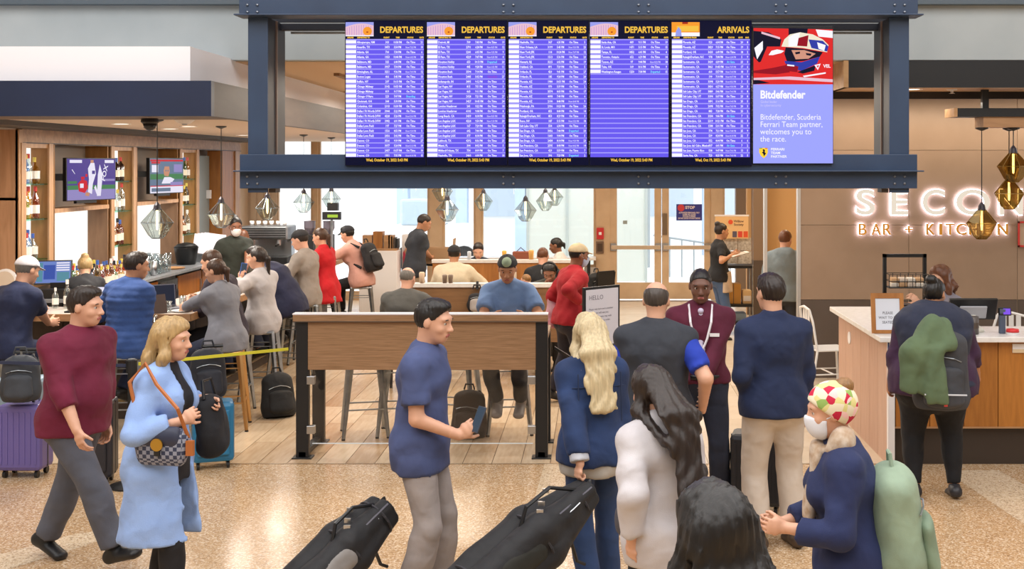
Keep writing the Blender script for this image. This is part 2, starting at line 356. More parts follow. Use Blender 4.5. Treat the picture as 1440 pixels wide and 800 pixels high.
ntc = tag(MB().box(bx(876), bx(882), YB - .02, YB + .014, bz(315), bz(310)).build('small_notice', mat('notice_grey', '#9aa39f', .5)), 'tiny grey sticker on the left door glass', 'sticker')

# ------------------------------------------------------------------ outdoors beyond the windows
eg = struct(MB().box(-40, 40, YB + .3, 70, -.2, -.05).build('exterior_ground', mat('apron_concrete', '#dcdcda', .8)))
m_eb = mat('terminal_blue', '#a9bdd4', .6); m_ew = mat('terminal_white', '#eceeee', .7)
ext = thing('terminal_building', 'pale terminal building with blue columns outside the rear windows', 'building', (0, 34, -.05))
MB().box(-14, 8, 3, 6, 0, 7.5).build('facade', m_ew, ext)
for x in (-5.6, -3.9, -2.2, 0.6, 3.2): MB().box(x - .16, x + .16, 0, .5, 0, 4.6).build('column', m_eb, ext)
MB().box(-7, 5, -.1, .6, 2.35, 3.0).build('beam', m_eb, ext)
for i in range(16): MB().box(-7 + i * .75, -6.9 + i * .75, -.14, -.1, 2.35, 3.0).build('rib', mat('rib_blue', '#8aa3c2', .6), ext)
for i in range(5): MB().box(-6 + i * 2.4, -4.2 + i * 2.4, 2.95, 3.0, 1.0, 2.4).build('window', mat('ext_window', '#b9c7d2', .3), ext)
gl = thing('glass_screen', 'greenish glass screen standing outside the rear windows', 'screen', (-.2, 25.5, -.05))
MB().box(-1.3, 1.25, 0, .02, .1, 4.2).build('pane', mat('screen_frost', '#d6e2df', .3), gl)
for x in (-1.3, -.45, 1.25): MB().box(x - .03, x + .03, -.02, .04, 0, 4.2).build('post', mat('screen_post', '#b8c6c6', .4), gl)
tr = thing('service_cart', 'white service cart parked outside the rear window', 'vehicle', (-4.0, 30, -.05))
MB().box(-1.1, 1.1, -.6, .6, .35, 1.1).build('cart_body', m_ew, tr, bevel=.05); MB().box(-.9, .2, -.55, .55, 1.1, 1.75).build('cab', mat('cart_glass', '#a9bccb', .2), tr, bevel=.06)
for x in (-.7, .7): MB().lathe([(.02, -.1), (.3, -.1), (.3, .1), (.02, .1)], 16, T=Matrix.Translation((x, -.6, .3)) @ Matrix.Rotation(R_(90), 4, 'X')).build('wheel', m_black, tr)
rl = thing('stair_railing', 'thin metal railing outside the right door glass', 'railing', (2.0, 27.5, -.05))
for i in range(9): MB().tube([(-.6 + i * .28, 0, 0), (-.6 + i * .28, 0, .95 - i * .04)], .018, 6).build('baluster', mat('rail_grey', '#8d979c', .4), rl)
MB().tube([(-.7, 0, .97), (1.8, 0, .6)], .025, 6).build('handrail', mat('rail_grey', '#8d979c'), rl)
bn = thing('blue_banner', 'blue banner sign hung on a pole outside the doors', 'banner', (2.1, 30, 1.6)); MB().box(-.75, .75, 0, .04, .9, 1.75).build('cloth', mat('banner_blue', '#5d79c9', .6), bn)
MB().tube([(-.8, .02, -1.65), (-.8, .02, 1.9)], .04, 8).build('pole', mat('rail_grey', '#8d979c'), bn)

# ------------------------------------------------------------------ upper walls, ceilings, canopies
wu = struct(MB().box(-9, 9, 11.0, 11.15, 3.525, 4.03).build('wall_upper', m_grey))
tt = struct(MB().box(-9, 9, 10.9, 11.2, 4.03, 4.1).build('trim_7', mat('ceiling_track', '#55626c', .5)))
for z in (4.115, 4.145): MB().box(-9, 9, 10.95, 11.15, z, z + .012).build('slat', mat('track_light', '#8b99a3', .5), tt)
struct(MB().box(-3.42, 2.3, 11.15, YB, 3.52, 3.6).build('ceiling', mat('seating_ceiling', '#d6b48c', .75)))
struct(MB().box(2.3, 9, 11.7, YB, 3.9, 4.0).build('ceiling_right', mat('dark_ceiling', '#2b2926', .8)))
for n, (x, y, ln) in enumerate(((-2.75, 12.5, 1.6), (-1.6, 12.2, 1.6), (.4, 12.4, 1.6))):
    tag(MB().box(x - .03, x + .03, y, y + ln, 3.49, 3.519).build('ceiling_slot', mat('slot_brown', '#8f6c48', .6)), ('brown slot let into the ceiling behind the left post of the flight board', 'brown ceiling slot hidden behind the second flight display', 'brown ceiling slot hidden behind the fifth flight display')[n], 'ceiling slot')
# bar canopy on the left
cz0 = 2.95
struct(MB().box(-9, -3.16, 9.7, 9.78, cz0, cz0 + .29).build('wall_canopy_front', m_navy))
struct(MB().box(-3.24, -3.161, 9.781, YB, cz0 + .001, cz0 + .289).build('wall_canopy_side', mat('canopy_brown', '#4a3c34', .5, kind='wood', col2='#3d3029', scale=4, stretch=(3, .5, 3))))
struct(MB().box(-9, -3.4, 9.9, 9.98, cz0 + .29, 3.54).build('wall_bulkhead_front', m_bulk))
struct(MB().box(-3.48, -3.401, 9.981, YB, cz0 + .29, 3.539).build('wall_bulkhead_side', m_bulk))
struct(MB().box(-9, -3.48, 9.98, 11.0, 3.50, 3.54).build('ceiling_bulkhead_top', m_bulk))
struct(MB().box(-9, -3.24, 9.78, 10.45, cz0, cz0 + .05).build('ceiling_canopy_edge', mat('canopy_soffit', '#6e5d51', .6)))
struct(MB().box(-9, -3.24, 10.45, YB, cz0 + .04, cz0 + .08).build('ceiling_bar', mat('bar_ceiling', '#d8c3ac', .7)))
struct(MB().box(-6.2, -5.72, 10.45, 20.6, cz0 - .01, cz0 + .04).build('ceiling_slot', mat('soffit_dark', '#4a443f', .6)))
DL = None
def downlight(x, y, z, lab, col=None):
    global DL
    if DL is None:
        DL = thing('downlight', lab, 'ceiling light', (x, y, z), 0, 'recessed ceiling downlights')
        MB().lathe([(.075, 0), (.10, -.006), (.10, .0)], 20).build('trim_ring', m_white, DL); MB().lathe([(.0, -.004), (.074, -.004), (.074, 0)], 20).build('lens', m_lamp, DL)
    else: dup(DL, (x, y, z), label=lab)
for (x, y), t in (((-5.06, 12.6), 'lit round downlight nearest the front of the bar canopy'), ((-5.16, 14.3), 'second lit downlight under the bar canopy, left of the pendant cord'), ((-4.62, 13.4), 'lit downlight under the bar canopy between the two nearest pendants'), ((-5.2, 17.4), 'lit downlight under the bar canopy beside the slate post')): downlight(x, y, cz0 + .038, t)
downlight(3.0, 11.3, 3.274, 'lit oval-looking downlight in the wooden soffit above the kitchen wall sign')
for (x, y), t in (((-3.85, 10.2), 'black dome security camera under the left canopy edge'),):
    q = thing('dome_camera', t, 'camera', (x, y, cz0)); MB().lathe([(.07, 0), (.075, -.03), (.06, -.045)], 18).build('base', m_black, q); MB().lathe([(.058, -.045), (.05, -.08), (.028, -.1), (0, -.106)], 18).build('dome', mat('dome_smoke', '#2a2c30', .1), q, smooth=True)
q = thing('smoke_detector', 'white smoke detector hanging under the bar canopy near the second pendant', 'detector', (-3.9, 11.2, cz0 + .04)); MB().lathe([(.09, 0), (.09, -.02), (.05, -.05), (0, -.052)], 18).build('housing', m_white, q); MB().lathe([(.03, -.05), (.02, -.062), (0, -.063)], 12).build('sensor', m_galv, q)
# canopy over the kitchen counter on the right
m_soff = mat('soffit_wood', '#c99f70', .55, kind='wood', col2='#b68a5c', scale=4, stretch=(.5, 3, 3))
struct(MB().box(2.29, 9, 11.0, 11.06, 3.27, 3.52).build('wall_kitchen_fascia', m_charcoal))
struct(MB().box(2.285, 2.33, 10.995, 11.7, 3.27, 3.52).build('wall_kitchen_fascia_end', m_soff))
struct(MB().box(2.29, 9, 11.06, 11.7, 3.27, 3.30).build('ceiling_kitchen_soffit', m_soff))
struct(MB().box(2.29, 9, 11.64, 11.7, 3.20, 3.27).build('ceiling_kitchen_drop', mat('drop_dark', '#2a2420', .6)))
q = thing('sprinkler_head', 'small white sprinkler head beside the downlight in the kitchen soffit', 'sprinkler', (3.38, 11.3, 3.27)); MB().lathe([(.05, 0), (.05, -.008), (.015, -.012), (.012, -.035), (.03, -.038), (0, -.04)], 14).build('head', m_white, q)
# kitchen wall with its large tiles
YK = 14.2
wk = struct(MB().box(2.43, 9, YK + .012, YK + .2, 0, 3.9).build('wall_right', mat('kitchen_wall_grout', '#cdb79f', .7)))
rows = [(.94, 1.83), (1.835, 2.725), (2.73, 3.62)]
for j, (a, b) in enumerate(rows):
    for i in range(5): MB().box(2.435 + i * 1.3, 2.43 + (i + 1) * 1.3 - .004, YK, YK + .012, a, b).build('wall_tile', m_tan, wk)
for i in range(5): MB().box(2.435 + i * 1.3, 2.43 + (i + 1) * 1.3 - .004, YK, YK + .012, .0, .935).build('wall_tile', m_tan_d, wk)
m_guard = mat('corner_guard', '#dcd8d4', .3, .6)
for n, x in ((8, 2.43), (9, 2.03)): struct(MB().box(x - .03, x + .005, YK - .01, YK + .1, 0, 3.9).build('trim_%d' % n, m_guard))
# corridor behind it
wf = struct(MB().box(2.55, 4.4, 20.2, 20.35, 0, 3.9).build('wall_corridor', mat('corridor_tan', '#c39a68', .6)))
MB().box(2.55, 4.4, 20.185, 20.2, 0, .9).build('wainscot', mat('corridor_brown', '#6b5748', .5), wf)
wc_ = struct(MB().box(2.62, 2.84, 19.9, 20.2, .95, 3.9).build('column', mat('column_brown', '#7a6450', .5))); MB().box(2.62, 2.84, 19.89, 20.2, 0, .95).build('base_panel', m_brown, wc_)
struct(MB().box(4.4, 4.5, 14.4, 20.3, 0, 3.9).build('wall_corridor_side', mat('corridor_tan', '#c39a68')))
struct(MB().box(bx(1058), 2.62, YB, YB + .2, 0, 3.9).build('wall_back_end', mat('column_brown', '#7a6450')))
area('corridor_lamp', (3.3, 17.5, 3.85), (0, 0, 0), .8, 1.2, 70, (1, .82, .55))

# ------------------------------------------------------------------ illuminated lettering on the kitchen wall
def kx(px): return (px - VX) * YK / F
def kz(py): return CH - (py - VY) * YK / F
m_let = mat('sign_face_cream', '#f3e3cb', .5); m_letb = mat('sign_face_amber', '#d7962f', .5); m_halo = scr('letter_halo', '#e6e4ff', 11.0); m_halow = scr('letter_face_glow', '#fff0dc', .8)
sgn = thing('wall_sign', 'halo-lit channel lettering on the tan kitchen wall', 'sign', (0, YK, 0))
def letter(ch, x0, x1, z0, z1, mface, bold):
    me = text_mesh(ch, 1.0, bold=bold, res=6); vs = np.array([v.co for v in me.vertices]); a, b = vs.min(0), vs.max(0); bpy.data.meshes.remove(me)
    me = text_mesh(ch, 1.0, bold=bold, extrude=.012 / (z1 - z0), res=6); sx, sz = (x1 - x0) / (b[0] - a[0]), (z1 - z0) / (b[1] - a[1])
    me.transform(Matrix.Translation((x0, -.05, z0)) @ FACE @ Matrix.Diagonal((sx, sz, (z1 - z0), 1)) @ Matrix.Translation((-a[0], -a[1], 0))); me.materials.clear(); me.materials.append(mface); me.name = 'letter'
    o = link('letter', me, sgn)
    m2 = text_mesh(ch, 1.0, bold=bold + .012, res=6); m2.transform(Matrix.Translation((x0, -.032, z0)) @ FACE @ Matrix.Diagonal((sx, sz, 1, 1)) @ Matrix.Translation((-a[0], -a[1], 0))); m2.materials.clear(); m2.materials.append(m_halo); link('backlight', m2, o)
for ch, a, b in (('S', 1203, 1229), ('E', 1252, 1275), ('C', 1296, 1327), ('O', 1343, 1390), ('N', 1404, 1436), ('D', 1453, 1486)): letter(ch, kx(a), kx(b), kz(302), kz(266), m_halow, .012)
word = 'BAR + KITCHEN'; xs = [1206, 1224, 1240, None, 1271, None, 1301, 1319, 1328, 1343, 1361, 1381, 1401]; ws = [11, 13, 12, 0, 11, 0, 12, 4, 12, 14, 13, 11, 14]
for ch, a, w_ in zip(word, xs, ws):
    if a: letter(ch, kx(a), kx(a + w_), kz(330 if ch != '+' else 327), kz(314 if ch != '+' else 317), m_letb, .012)
rf = tag(MB().box(kx(1431), kx(1462), YK - .03, YK, kz(346), kz(312)).build('red_framed_sign', mat('sign_inside', '#b89f86', .6)), 'red square outline sign on the kitchen wall at the right edge', 'sign')
m_ = MB(); x0, x1, z0, z1 = kx(1430), kx(1463), kz(347), kz(311)
for a, b, c, d in ((x0, x0 + .02, z0, z1), (x1 - .02, x1, z0, z1), (x0, x1, z0, z0 + .02), (x0, x1, z1 - .02, z1)): m_.box(a, b, YK - .045, YK - .0301, c, d)
m_.build('red_frame', mat('sign_red', '#c8322e', .5), rf)
# ------------------------------------------------------------------ flight information board
YD = 9.5; sD = F / YD
dx = lambda px: (px - VX) / sD
dz = lambda py: CH - (py - VY) / sD
fr = thing('display_frame', 'slate blue bolted steel gantry frame carrying the flight displays', 'frame', (0, YD, 0))
def fbox(nm, a, b, c, d, y0, y1, m=m_steel, par=None, bev=.004): return MB().box(dx(a), dx(b), y0, y1, dz(d), dz(c)).build(nm, m, par or fr, bevel=bev)
tb = fbox('top_beam', 336, 1291, -14, 21, 0, .03); fbox('flange', 333, 1295, 21, 23.2, -.09, .16, par=tb); fbox('back_web', 336, 1291, -14, 21, .5, .53, m_steel_d, tb)
fbox('rear_rail', 372, 1255, 24, 34, .42, .5, m_steel_d, tb); fbox('conduit', 388, 1245, 35.5, 38.5, .46, .49, m_galv, tb, 0)
bb = fbox('bottom_beam', 337, 1290, 217, 265, 0, .03); fbox('flange', 332, 1296, 239.5, 241.5, -.08, .03, par=bb); fbox('back_web', 337, 1290, 225, 262, .5, .53, m_steel_d, bb)
for x0, x1, sg in ((347, 375, 1), (1252, 1280, -1)):
    p = fbox('post', x0, x1, 23.5, 271, .031, .05); xi = x1 if sg > 0 else x0
    MB().box(dx(xi) - (.03 if sg > 0 else .0), dx(xi) + (.0 if sg > 0 else .03), .05, .26, dz(264), dz(24)).build('web', m_steel_d, p)
    MB().box(dx(xi) - (.12 if sg > 0 else .012), dx(xi) + (.012 if sg > 0 else .12), .26, .29, dz(264), dz(24)).build('mid_flange', mat('primer_brown', '#6b564b', .5), p)
    MB().box(dx(xi) - (.10 if sg > 0 else .0), dx(xi) + (.0 if sg > 0 else .10), .31, .56, dz(264), dz(24)).build('rear_post', m_steel_d, p)
    MB().box(dx(xi) - (.0 if sg > 0 else .055), dx(xi) + (.055 if sg > 0 else .0), .06, .2, dz(271), dz(265.5)).build('shoe', m_brown, p)
bolt = MB(); bolt.lathe([(.011, 0), (.011, .006), (.008, .011), (0, .013)], 8, T=Matrix.Rotation(R_(90), 4, 'X')); bm_ = bolt.mesh('bolt', mat('bolt_steel', '#8b919b', .3, .8), True)
for cx_ in (355, 715, 905, 1098, 1265):
    for ddx in (-7, 7):
        for zz in ((7, 17) if True else ()): link('bolt', bm_, tb, (dx(cx_ + ddx), -.0, dz(zz)))
        for zz in (248, 258): link('bolt', bm_, bb, (dx(cx_ + ddx), -.0, dz(zz)))
for q in (420, 1210): MB().box(dx(q) - .05, dx(q) + .05, .2, .3, dz(-14), 4.6).build('hanger', m_steel_d, fr)

m_bez = mat('display_bezel', '#0b0c16', .3); s_nav = scr('screen_navy', '#10123a', .55); s_row = scr('screen_violet', '#6a5bf2', .95); s_row2 = scr('screen_lilac', '#a49cfb', .98)
s_wht = scr('screen_white', '#f6f4ff', 1.0); s_yel = scr('screen_yellow', '#f2bf45', 1.0); s_pal = scr('screen_pale', '#cfc9ff', .95); s_cyan = scr('screen_cyan', '#7fe0ff', .95); s_mag = scr('screen_magenta', '#a048e0', .9)
s_pink = scr('screen_pink', '#f0c6d8', .9); s_org = scr('screen_orange', '#f59a2e', 1.0); s_sky = scr('screen_sky', '#9fa4f4', .9); s_dot = scr('screen_brick', '#b8321a', .8)
def disp(label, x0, x1, y0, y1, group='flight displays'):
    d = thing('flight_display', label, 'display', (dx(x0), YD - .03, dz(y1)), 0, group); s = 1 / sD; w, h = (x1 - x0) * s, (y1 - y0) * s
    MB().box(0.001, w - .001, 0, .075, 0, h).build('housing', m_bez, d, bevel=.004)
    MB().box(w * .3, w * .7, .075, .2, h * .3, h * .8).build('mount', m_steel_d, d); return d, w, h, s
def quad(mb, x0, x1, z0, z1, y): mb._add([(x0, y, z0), (x1, y, z0), (x1, y, z1), (x0, y, z1)], [(0, 1, 2, 3)])
C1 = "Albuquerque, NM|Amarillo, TX|Atlanta, GA|Atlanta, GA|Baltimore, MD|Baltimore, MD|Birmingham, AL|Boston Logan|Buffalo, NY|Chicago Midway|Chicago Midway|Chicago O'Hare|Cincinnati, OH|Columbus, OH|Dallas / Ft Worth DFW|Dallas / Ft Worth DFW|Dallas / Ft Worth DFW|Dallas Love Field|Dallas Love Field|Dallas Love Field|Denver, CO|Denver, CO|Denver, CO|Denver, CO".split('|')
C2 = "Detroit, MI|El Paso, TX|El Paso, TX|El Paso, TX|Houston Hobby|Houston Hobby|Houston Bush|Houston Bush|Indianapolis, IN|Las Vegas, NV|Las Vegas, NV|Las Vegas, NV|Las Vegas, NV|London Heathrow|London Heathrow|Long Beach, CA|Los Angeles LAX|Los Angeles LAX|Los Angeles LAX|Los Angeles LAX|Lubbock, TX|Miami, FL|Midland/Odessa, TX|Nashville, TN".split('|')
C3 = "Nashville, TN|New Orleans, LA|New York JFK|New York JFK|Newark, NJ|Oakland, CA|Orlando, FL|Orlando, FL|Phoenix, AZ|Phoenix, AZ|Phoenix, AZ|Phoenix, AZ|Phoenix, AZ|Pittsburgh, PA|Portland, OR|Raleigh/Durham, NC|Reno, NV|Salt Lake City, UT|San Diego, CA|San Diego, CA|San Diego, CA|San Francisco, CA|San Francisco, CA|San Jose, CA".split('|')
C4 = "Santa Ana, CA|St. Louis, MO|Tampa, FL|Toronto, Ontario|Tucson, AZ|Tulsa, OK|Washington Reagan".split('|')
C5 = "Phoenix, AZ|Phoenix, AZ|Portland, OR|Raleigh/Durham, NC|Sacramento, CA|Sacramento, CA|Sacramento, CA|Sacramento, CA|Sacramento, CA|Sacramento, CA|Salt Lake City, UT|Salt Lake City, UT|San Diego, CA|San Diego, CA|San Diego, CA|San Francisco, CA|San Francisco, CA|San Francisco, CA|San Jose, CA|San Jose, CA|San Jose, CA|San Jose del Cabo, Mexico|San Juan, Puerto Rico|Santa Ana, CA".split('|')
late = [{1, 3, 6, 15, 18, 21, 23}, {1, 2, 3, 5, 15, 16}, {1, 2, 12, 16, 20, 21}, {4}, {3, 5, 6, 7, 8, 9, 10, 12, 13, 18, 19, 22, 23}]
gone = [{11: 'Boarding'}, {4: 'Departed'}, {18: 'Departed', 23: 'Departed'}, {6: 'Departed'}, {4: 'At Gate', 15: 'At Gate', 21: 'At Gate'}]
X_ = [486, 600, 714.3, 828.6, 942.9, 1057]
ordn = ('leftmost departures display, listing Albuquerque to Denver', 'second departures display from left, listing Detroit to Nashville', 'third departures display, listing Nashville to San Jose', 'fourth departures display, mostly empty violet rows below Washington', 'arrivals display with a yellow picture in its corner')
rr = random.Random(3)
for i, cities in enumerate((C1, C2, C3, C4, C5)):
    d, w, h, s = disp(ordn[i], X_[i], X_[i + 1], 29, 233)
    zt = lambda py: h - (py - 29) * s
    b_ = MB(); quad(b_, .004, w - .004, .004, h - .004, -.0015); b_.build('screen', s_nav, d)
    st = MB(); r0, r1 = 55.5, 221.0; rh = (r1 - r0) / 24; xl, xr = 1.6 * s, w - 3.2 * s
    for j in range(24):
        a, c = zt(r0 + j * rh), zt(r0 + (j + 1) * rh); st.cur = 0; quad(st, xl, xr, c, a - rh * s * .22, -.0025); st.cur = 1; quad(st, xl, xr, a - rh * s * .22, a, -.0025)
    st.build('row_stripes', [s_row, s_row2], d); lg = MB(); n = len(cities)
    for j in range(n): a, c = zt(r0 + j * rh + 1.7), zt(r0 + (j + 1) * rh - .6); quad(lg, xl, xl + 14.5 * s, c, a, -.0035)
    lg.build('airline_badges', s_wht, d)
    T = []; LH = rh * s; fs = .0245
    def col(lines, x, k, al='LEFT', sz=fs, xs=.8, row=0):
        for j, t in enumerate(lines):
            if t: T.append((text_mesh(t, sz, al, bold=.0007, xscale=xs, res=1), Matrix.Translation((x, -.0042, zt(r0 + (j + row + .86) * rh))) @ FACE, k))
    col(cities, xl + 15.5 * s, 0); col(['%d' % rr.choice((rr.randint(60, 999), rr.randint(1000, 4300))) for _ in range(n)], xl + (58 if i < 4 else 54) * s, 0, 'CENTER')
    col(['%d:%02d PM' % (rr.randint(5, 10), rr.randint(0, 59)) for _ in range(n)], xl + (72.5 if i < 4 else 66.5) * s, 0, 'CENTER', xs=.72)
    stt = [('' if (j in late[i] or j in gone[i] or (i, j) == (1, 7)) else 'On Time') for j in range(n)]; sx_ = (91 if i < 4 else 82.5) * s
    col(stt, xl + sx_, 0, 'CENTER'); col([('Now %d:%02d PM' % (rr.randint(5, 9), rr.randint(0, 59)) if j in late[i] else '') for j in range(n)], xl + sx_, 2, 'CENTER', xs=.7, sz=.021); col([gone[i].get(j, '') for j in range(n)], xl + sx_, 3, 'CENTER')
    if i == 1: col([''] * 7 + ['Cancelled'], xl + sx_, 4, 'CENTER')
    col(['%d' % rr.randint(2, 27) for _ in range(n)], xl + (106.5 if i < 4 else 98) * s, 0, 'CENTER')
    if i == 4: col(['%d' % rr.randint(1, 9) for _ in range(n)], xl + 106 * s, 0, 'CENTER')
    hd_ = 'DEPARTURES' if i < 4 else 'ARRIVALS'
    T.append((text_mesh(hd_, .068, 'RIGHT', bold=.0022, xscale=.86, res=4), Matrix.Translation((w - 4.2 * s, -.004, zt(46.5))) @ FACE, 1))
    for t, xx in ((('AIRLINE', 2), ('DEPARTING TO', 16), ('FLIGHT', 53), ('TIME', 70), ('STATUS', 86), ('GATE', 103)) if i < 4 else (('AIRLINE', 2), ('ARRIVING FROM', 16), ('FLIGHT', 50), ('TIME', 65), ('STATUS', 79), ('GATE', 93), ('BAG', 103))):
        T.append((text_mesh(t, .0165, bold=.001, xscale=.85), Matrix.Translation((xl + xx * s, -.004, zt(54.4))) @ FACE, 1))
    T.append((text_mesh('Wed, October 19, 2022 5:43 PM' if i < 4 else 'Wed, Oct 19, 2022 5:43 PM', .031, 'CENTER', bold=.0012, xscale=.8), Matrix.Translation((w * .52, -.004, zt(226.8))) @ FACE, 1))
    link('screen_lettering', join_meshes('screen_lettering', T, [s_wht, s_yel, s_pal, s_cyan, s_mag]), d)
    pc = MB(); px0, px1, pz0, pz1 = 1.2 * s, 40.5 * s, zt(51.6), zt(31.8)
    if i < 4:
        quad(pc, px0, px1, pz0, pz1, -.003); pc.cur = 1
        arch = [(px0 + (px1 - px0) * t, pz0 + (pz1 - pz0) * (.55 + .35 * math.sin(math.pi * (t * .7 + .1)))) for t in np.linspace(0, 1, 12)]
        pc._add([(x, -.0036, z) for x, z in [(px0, pz0)] + arch + [(px1, pz0)]][::1], [tuple(range(14))[::-1]]); pc.cur = 2
        for t in range(11): xx = px0 + (px1 - px0) * (.05 + t * .085); quad(pc, xx, xx + .0022, pz0, pz0 + (pz1 - pz0) * (.5 + .3 * math.sin(math.pi * (t / 11 * .7 + .1))), -.004)
        pc.cur = 3; cx, cz = px0 + (px1 - px0) * .78, pz0 + .04; pc._add([(cx + .036 * math.cos(a), -.0044, cz + .036 * math.sin(a)) for a in np.linspace(0, 2 * math.pi, 16, False)], [tuple(range(16))])
        pc.cur = 4; quad(pc, cx - .008, cx + .006, cz - .012, cz - .002, -.0048); pc.cur = 5; quad(pc, px0, px1, pz0, pz0 + .008, -.0048)
    else:
        pc.cur = 3; quad(pc, px0, px1, pz0, pz1, -.003); pc.cur = 5; quad(pc, px0, px1, pz0, pz0 + .03, -.0034); pc.cur = 6; quad(pc, px0 + .04, px1 - .01, pz0 + .04, pz1 - .03, -.0034); pc.cur = 4; quad(pc, px0 + .085, px0 + .13, pz1 - .015, pz1, -.0036)
        pc.cur = 0; pc._add([(px0 + .03, -.0038, pz0), (px0 + .08, -.0038, pz0), (px0 + .075, -.0038, pz0 + .05), (px0 + .055, -.0038, pz0 + .075), (px0 + .035, -.0038, pz0 + .04)], [(0, 1, 2, 3, 4)])
    pc.build('corner_picture', [s_sky, s_pink, s_mag, s_org, s_dot, s_wht, s_yel], d)
# the advertising panel at the right end
d, w, h, s = disp('advertising display with a red race car and pale blue sponsor text', 1057.5, 1171, 37, 230.5); zt = lambda py: h - (py - 37) * s; xt = lambda px: (px - 1057.5) * s
s_adb = scr('ad_periwinkle', '#9ea4fb', .98); s_red = scr('ad_red', '#e32b2b', .95); s_drk = scr('ad_dark', '#171533', .6); s_hel = scr('ad_cream', '#f3ead2', .95); s_skin = scr('ad_skin', '#d99a84', .9); s_blu = scr('ad_blue', '#3542b4', .8); s_rd2 = scr('ad_deep_red', '#a31226', .8); s_gold = scr('ad_gold', '#ffd23a', 1.0)
b_ = MB(); quad(b_, .005, w - .005, .005, zt(119), -.0015); b_.build('screen', s_adb, d)
pic = MB(); lay = [0.0]
def P_(k, pts):
    lay[0] += .00012; pic.cur = k; pts = [(xt(a), -.0015 - lay[0], zt(b)) for a, b in pts]
    ar = sum(pts[i][0] * pts[(i + 1) % len(pts)][2] - pts[(i + 1) % len(pts)][0] * pts[i][2] for i in range(len(pts)))
    pic._add(pts, [tuple(range(len(pts)))] if ar > 0 else [tuple(reversed(range(len(pts))))])
P_(0, [(1059, 119), (1059, 40), (1170, 42), (1170, 119)])
P_(1, [(1059, 44), (1080, 46), (1098, 56), (1096, 66), (1078, 66), (1068, 90), (1059, 80)]); P_(2, [(1060, 68), (1072, 58), (1072, 70), (1064, 84)])
P_(1, [(1108, 40), (1135, 41), (1134, 50), (1108, 50)]); P_(3, [(1070, 45), (1096, 53), (1096, 56), (1070, 48)])
P_(2, [(1146, 42), (1170, 44), (1170, 54), (1150, 52)]); P_(0, [(1059, 92), (1100, 72), (1106, 66), (1104, 88), (1082, 96), (1059, 100)]); P_(4, [(1059, 100), (1085, 96), (1104, 92), (1110, 102), (1090, 105), (1059, 103)])
P_(2, [(1080, 78), (1084, 72), (1092, 70), (1102, 72), (1098, 75), (1086, 78)])
hel = [(1098, 66), (1102, 56), (1110, 49), (1124, 46), (1142, 49), (1156, 56), (1164, 64), (1162, 74), (1128, 68), (1112, 67)]
P_(5, hel); P_(2, [(1108, 53), (1117, 48), (1124, 47), (1120, 65), (1108, 66)]); P_(4, [(1122, 54), (1136, 50), (1134, 66), (1120, 65)]); P_(6, [(1136, 56), (1156, 58), (1164, 66), (1162, 73), (1140, 68)]); P_(2, [(1148, 60), (1160, 64), (1158, 72), (1150, 69)])
P_(1, [(1104, 67), (1128, 69), (1156, 74), (1152, 80), (1130, 86), (1106, 88), (1102, 76)]); P_(7, [(1112, 71), (1130, 71), (1146, 76), (1136, 83), (1118, 84)]); P_(1, [(1117, 74), (1124, 73), (1124, 76), (1118, 77)]); P_(1, [(1132, 75), (1140, 76), (1139, 79), (1133, 78)])
P_(6, [(1102, 86), (1126, 88), (1152, 80), (1148, 90), (1126, 100), (1106, 96)]); P_(4, [(1104, 90), (1122, 94), (1120, 102), (1104, 100)]); P_(2, [(1106, 91), (1116, 92), (1116, 94), (1106, 93)]); P_(1, [(1120, 102), (1146, 92), (1144, 100), (1128, 104)])
P_(2, [(1144, 92), (1153, 90), (1149, 99)]); P_(0, [(1147, 93), (1151, 92.2), (1149, 96)]); P_(2, [(1128, 107), (1160, 102), (1160, 104), (1130, 109)]); P_(3, [(1059, 110), (1110, 108), (1170, 112), (1170, 116), (1100, 112), (1059, 113)]); P_(1, [(1059, 113), (1066, 113), (1082, 117), (1059, 119)])
pic.build('race_picture', [s_red, s_drk, s_wht, s_pink, s_rd2, s_hel, s_blu, s_skin], d)
T = []
def tx(t, px, py, sz, k=0, bold=.0, xs=1.0): T.append((text_mesh(t, sz, bold=bold, xscale=xs, res=4), Matrix.Translation((xt(px), -.0085, zt(py))) @ FACE, k))
tx('Bitdefender', 1068, 138.5, .0885, 0, .003, .86); tx('Global leader', 1068.5, 145, .027, 1, 0, .9); tx('In cybersecurity', 1068.5, 150, .027, 1, 0, .95)
for i, t in enumerate(('Bitdefender, Scuderia', 'Ferrari Team partner,', 'welcomes you to', 'the race.')): tx(t, 1068, 168.5 + i * 10.2, .064, 0, .0, .88 if i < 2 else .92)
for i, t in enumerate(('FERRARI', 'TEAM', 'PARTNER')): tx(t, 1083, 211.5 + i * 5.1, .027, 0, .0006, 1.1)
tx('VEL', 1156.5, 95.5, .036, 0, .001)
link('ad_lettering', join_meshes('ad_lettering', T, [s_wht, s_pal]), d)
cr_ = MB(); lay[0] = .004; pic = cr_
P_(0, [(1067, 208), (1078.5, 208), (1079, 214), (1077, 219), (1073, 222.5), (1069, 219), (1066.6, 214)]); P_(1, [(1072.5, 209.5), (1075, 211), (1074.5, 214), (1076.5, 216), (1075, 217.5), (1073.5, 220), (1072.5, 216.5), (1070.5, 214.5), (1072.5, 213), (1071.5, 211)])
P_(2, [(1067, 208), (1071, 208), (1071, 208.9), (1067, 208.9)]); P_(3, [(1075, 208), (1078.5, 208), (1078.5, 208.9), (1075, 208.9)])
cr_.build('crest', [s_gold, s_drk, scr('ad_green', '#2f9a4c', .9), s_red], d)
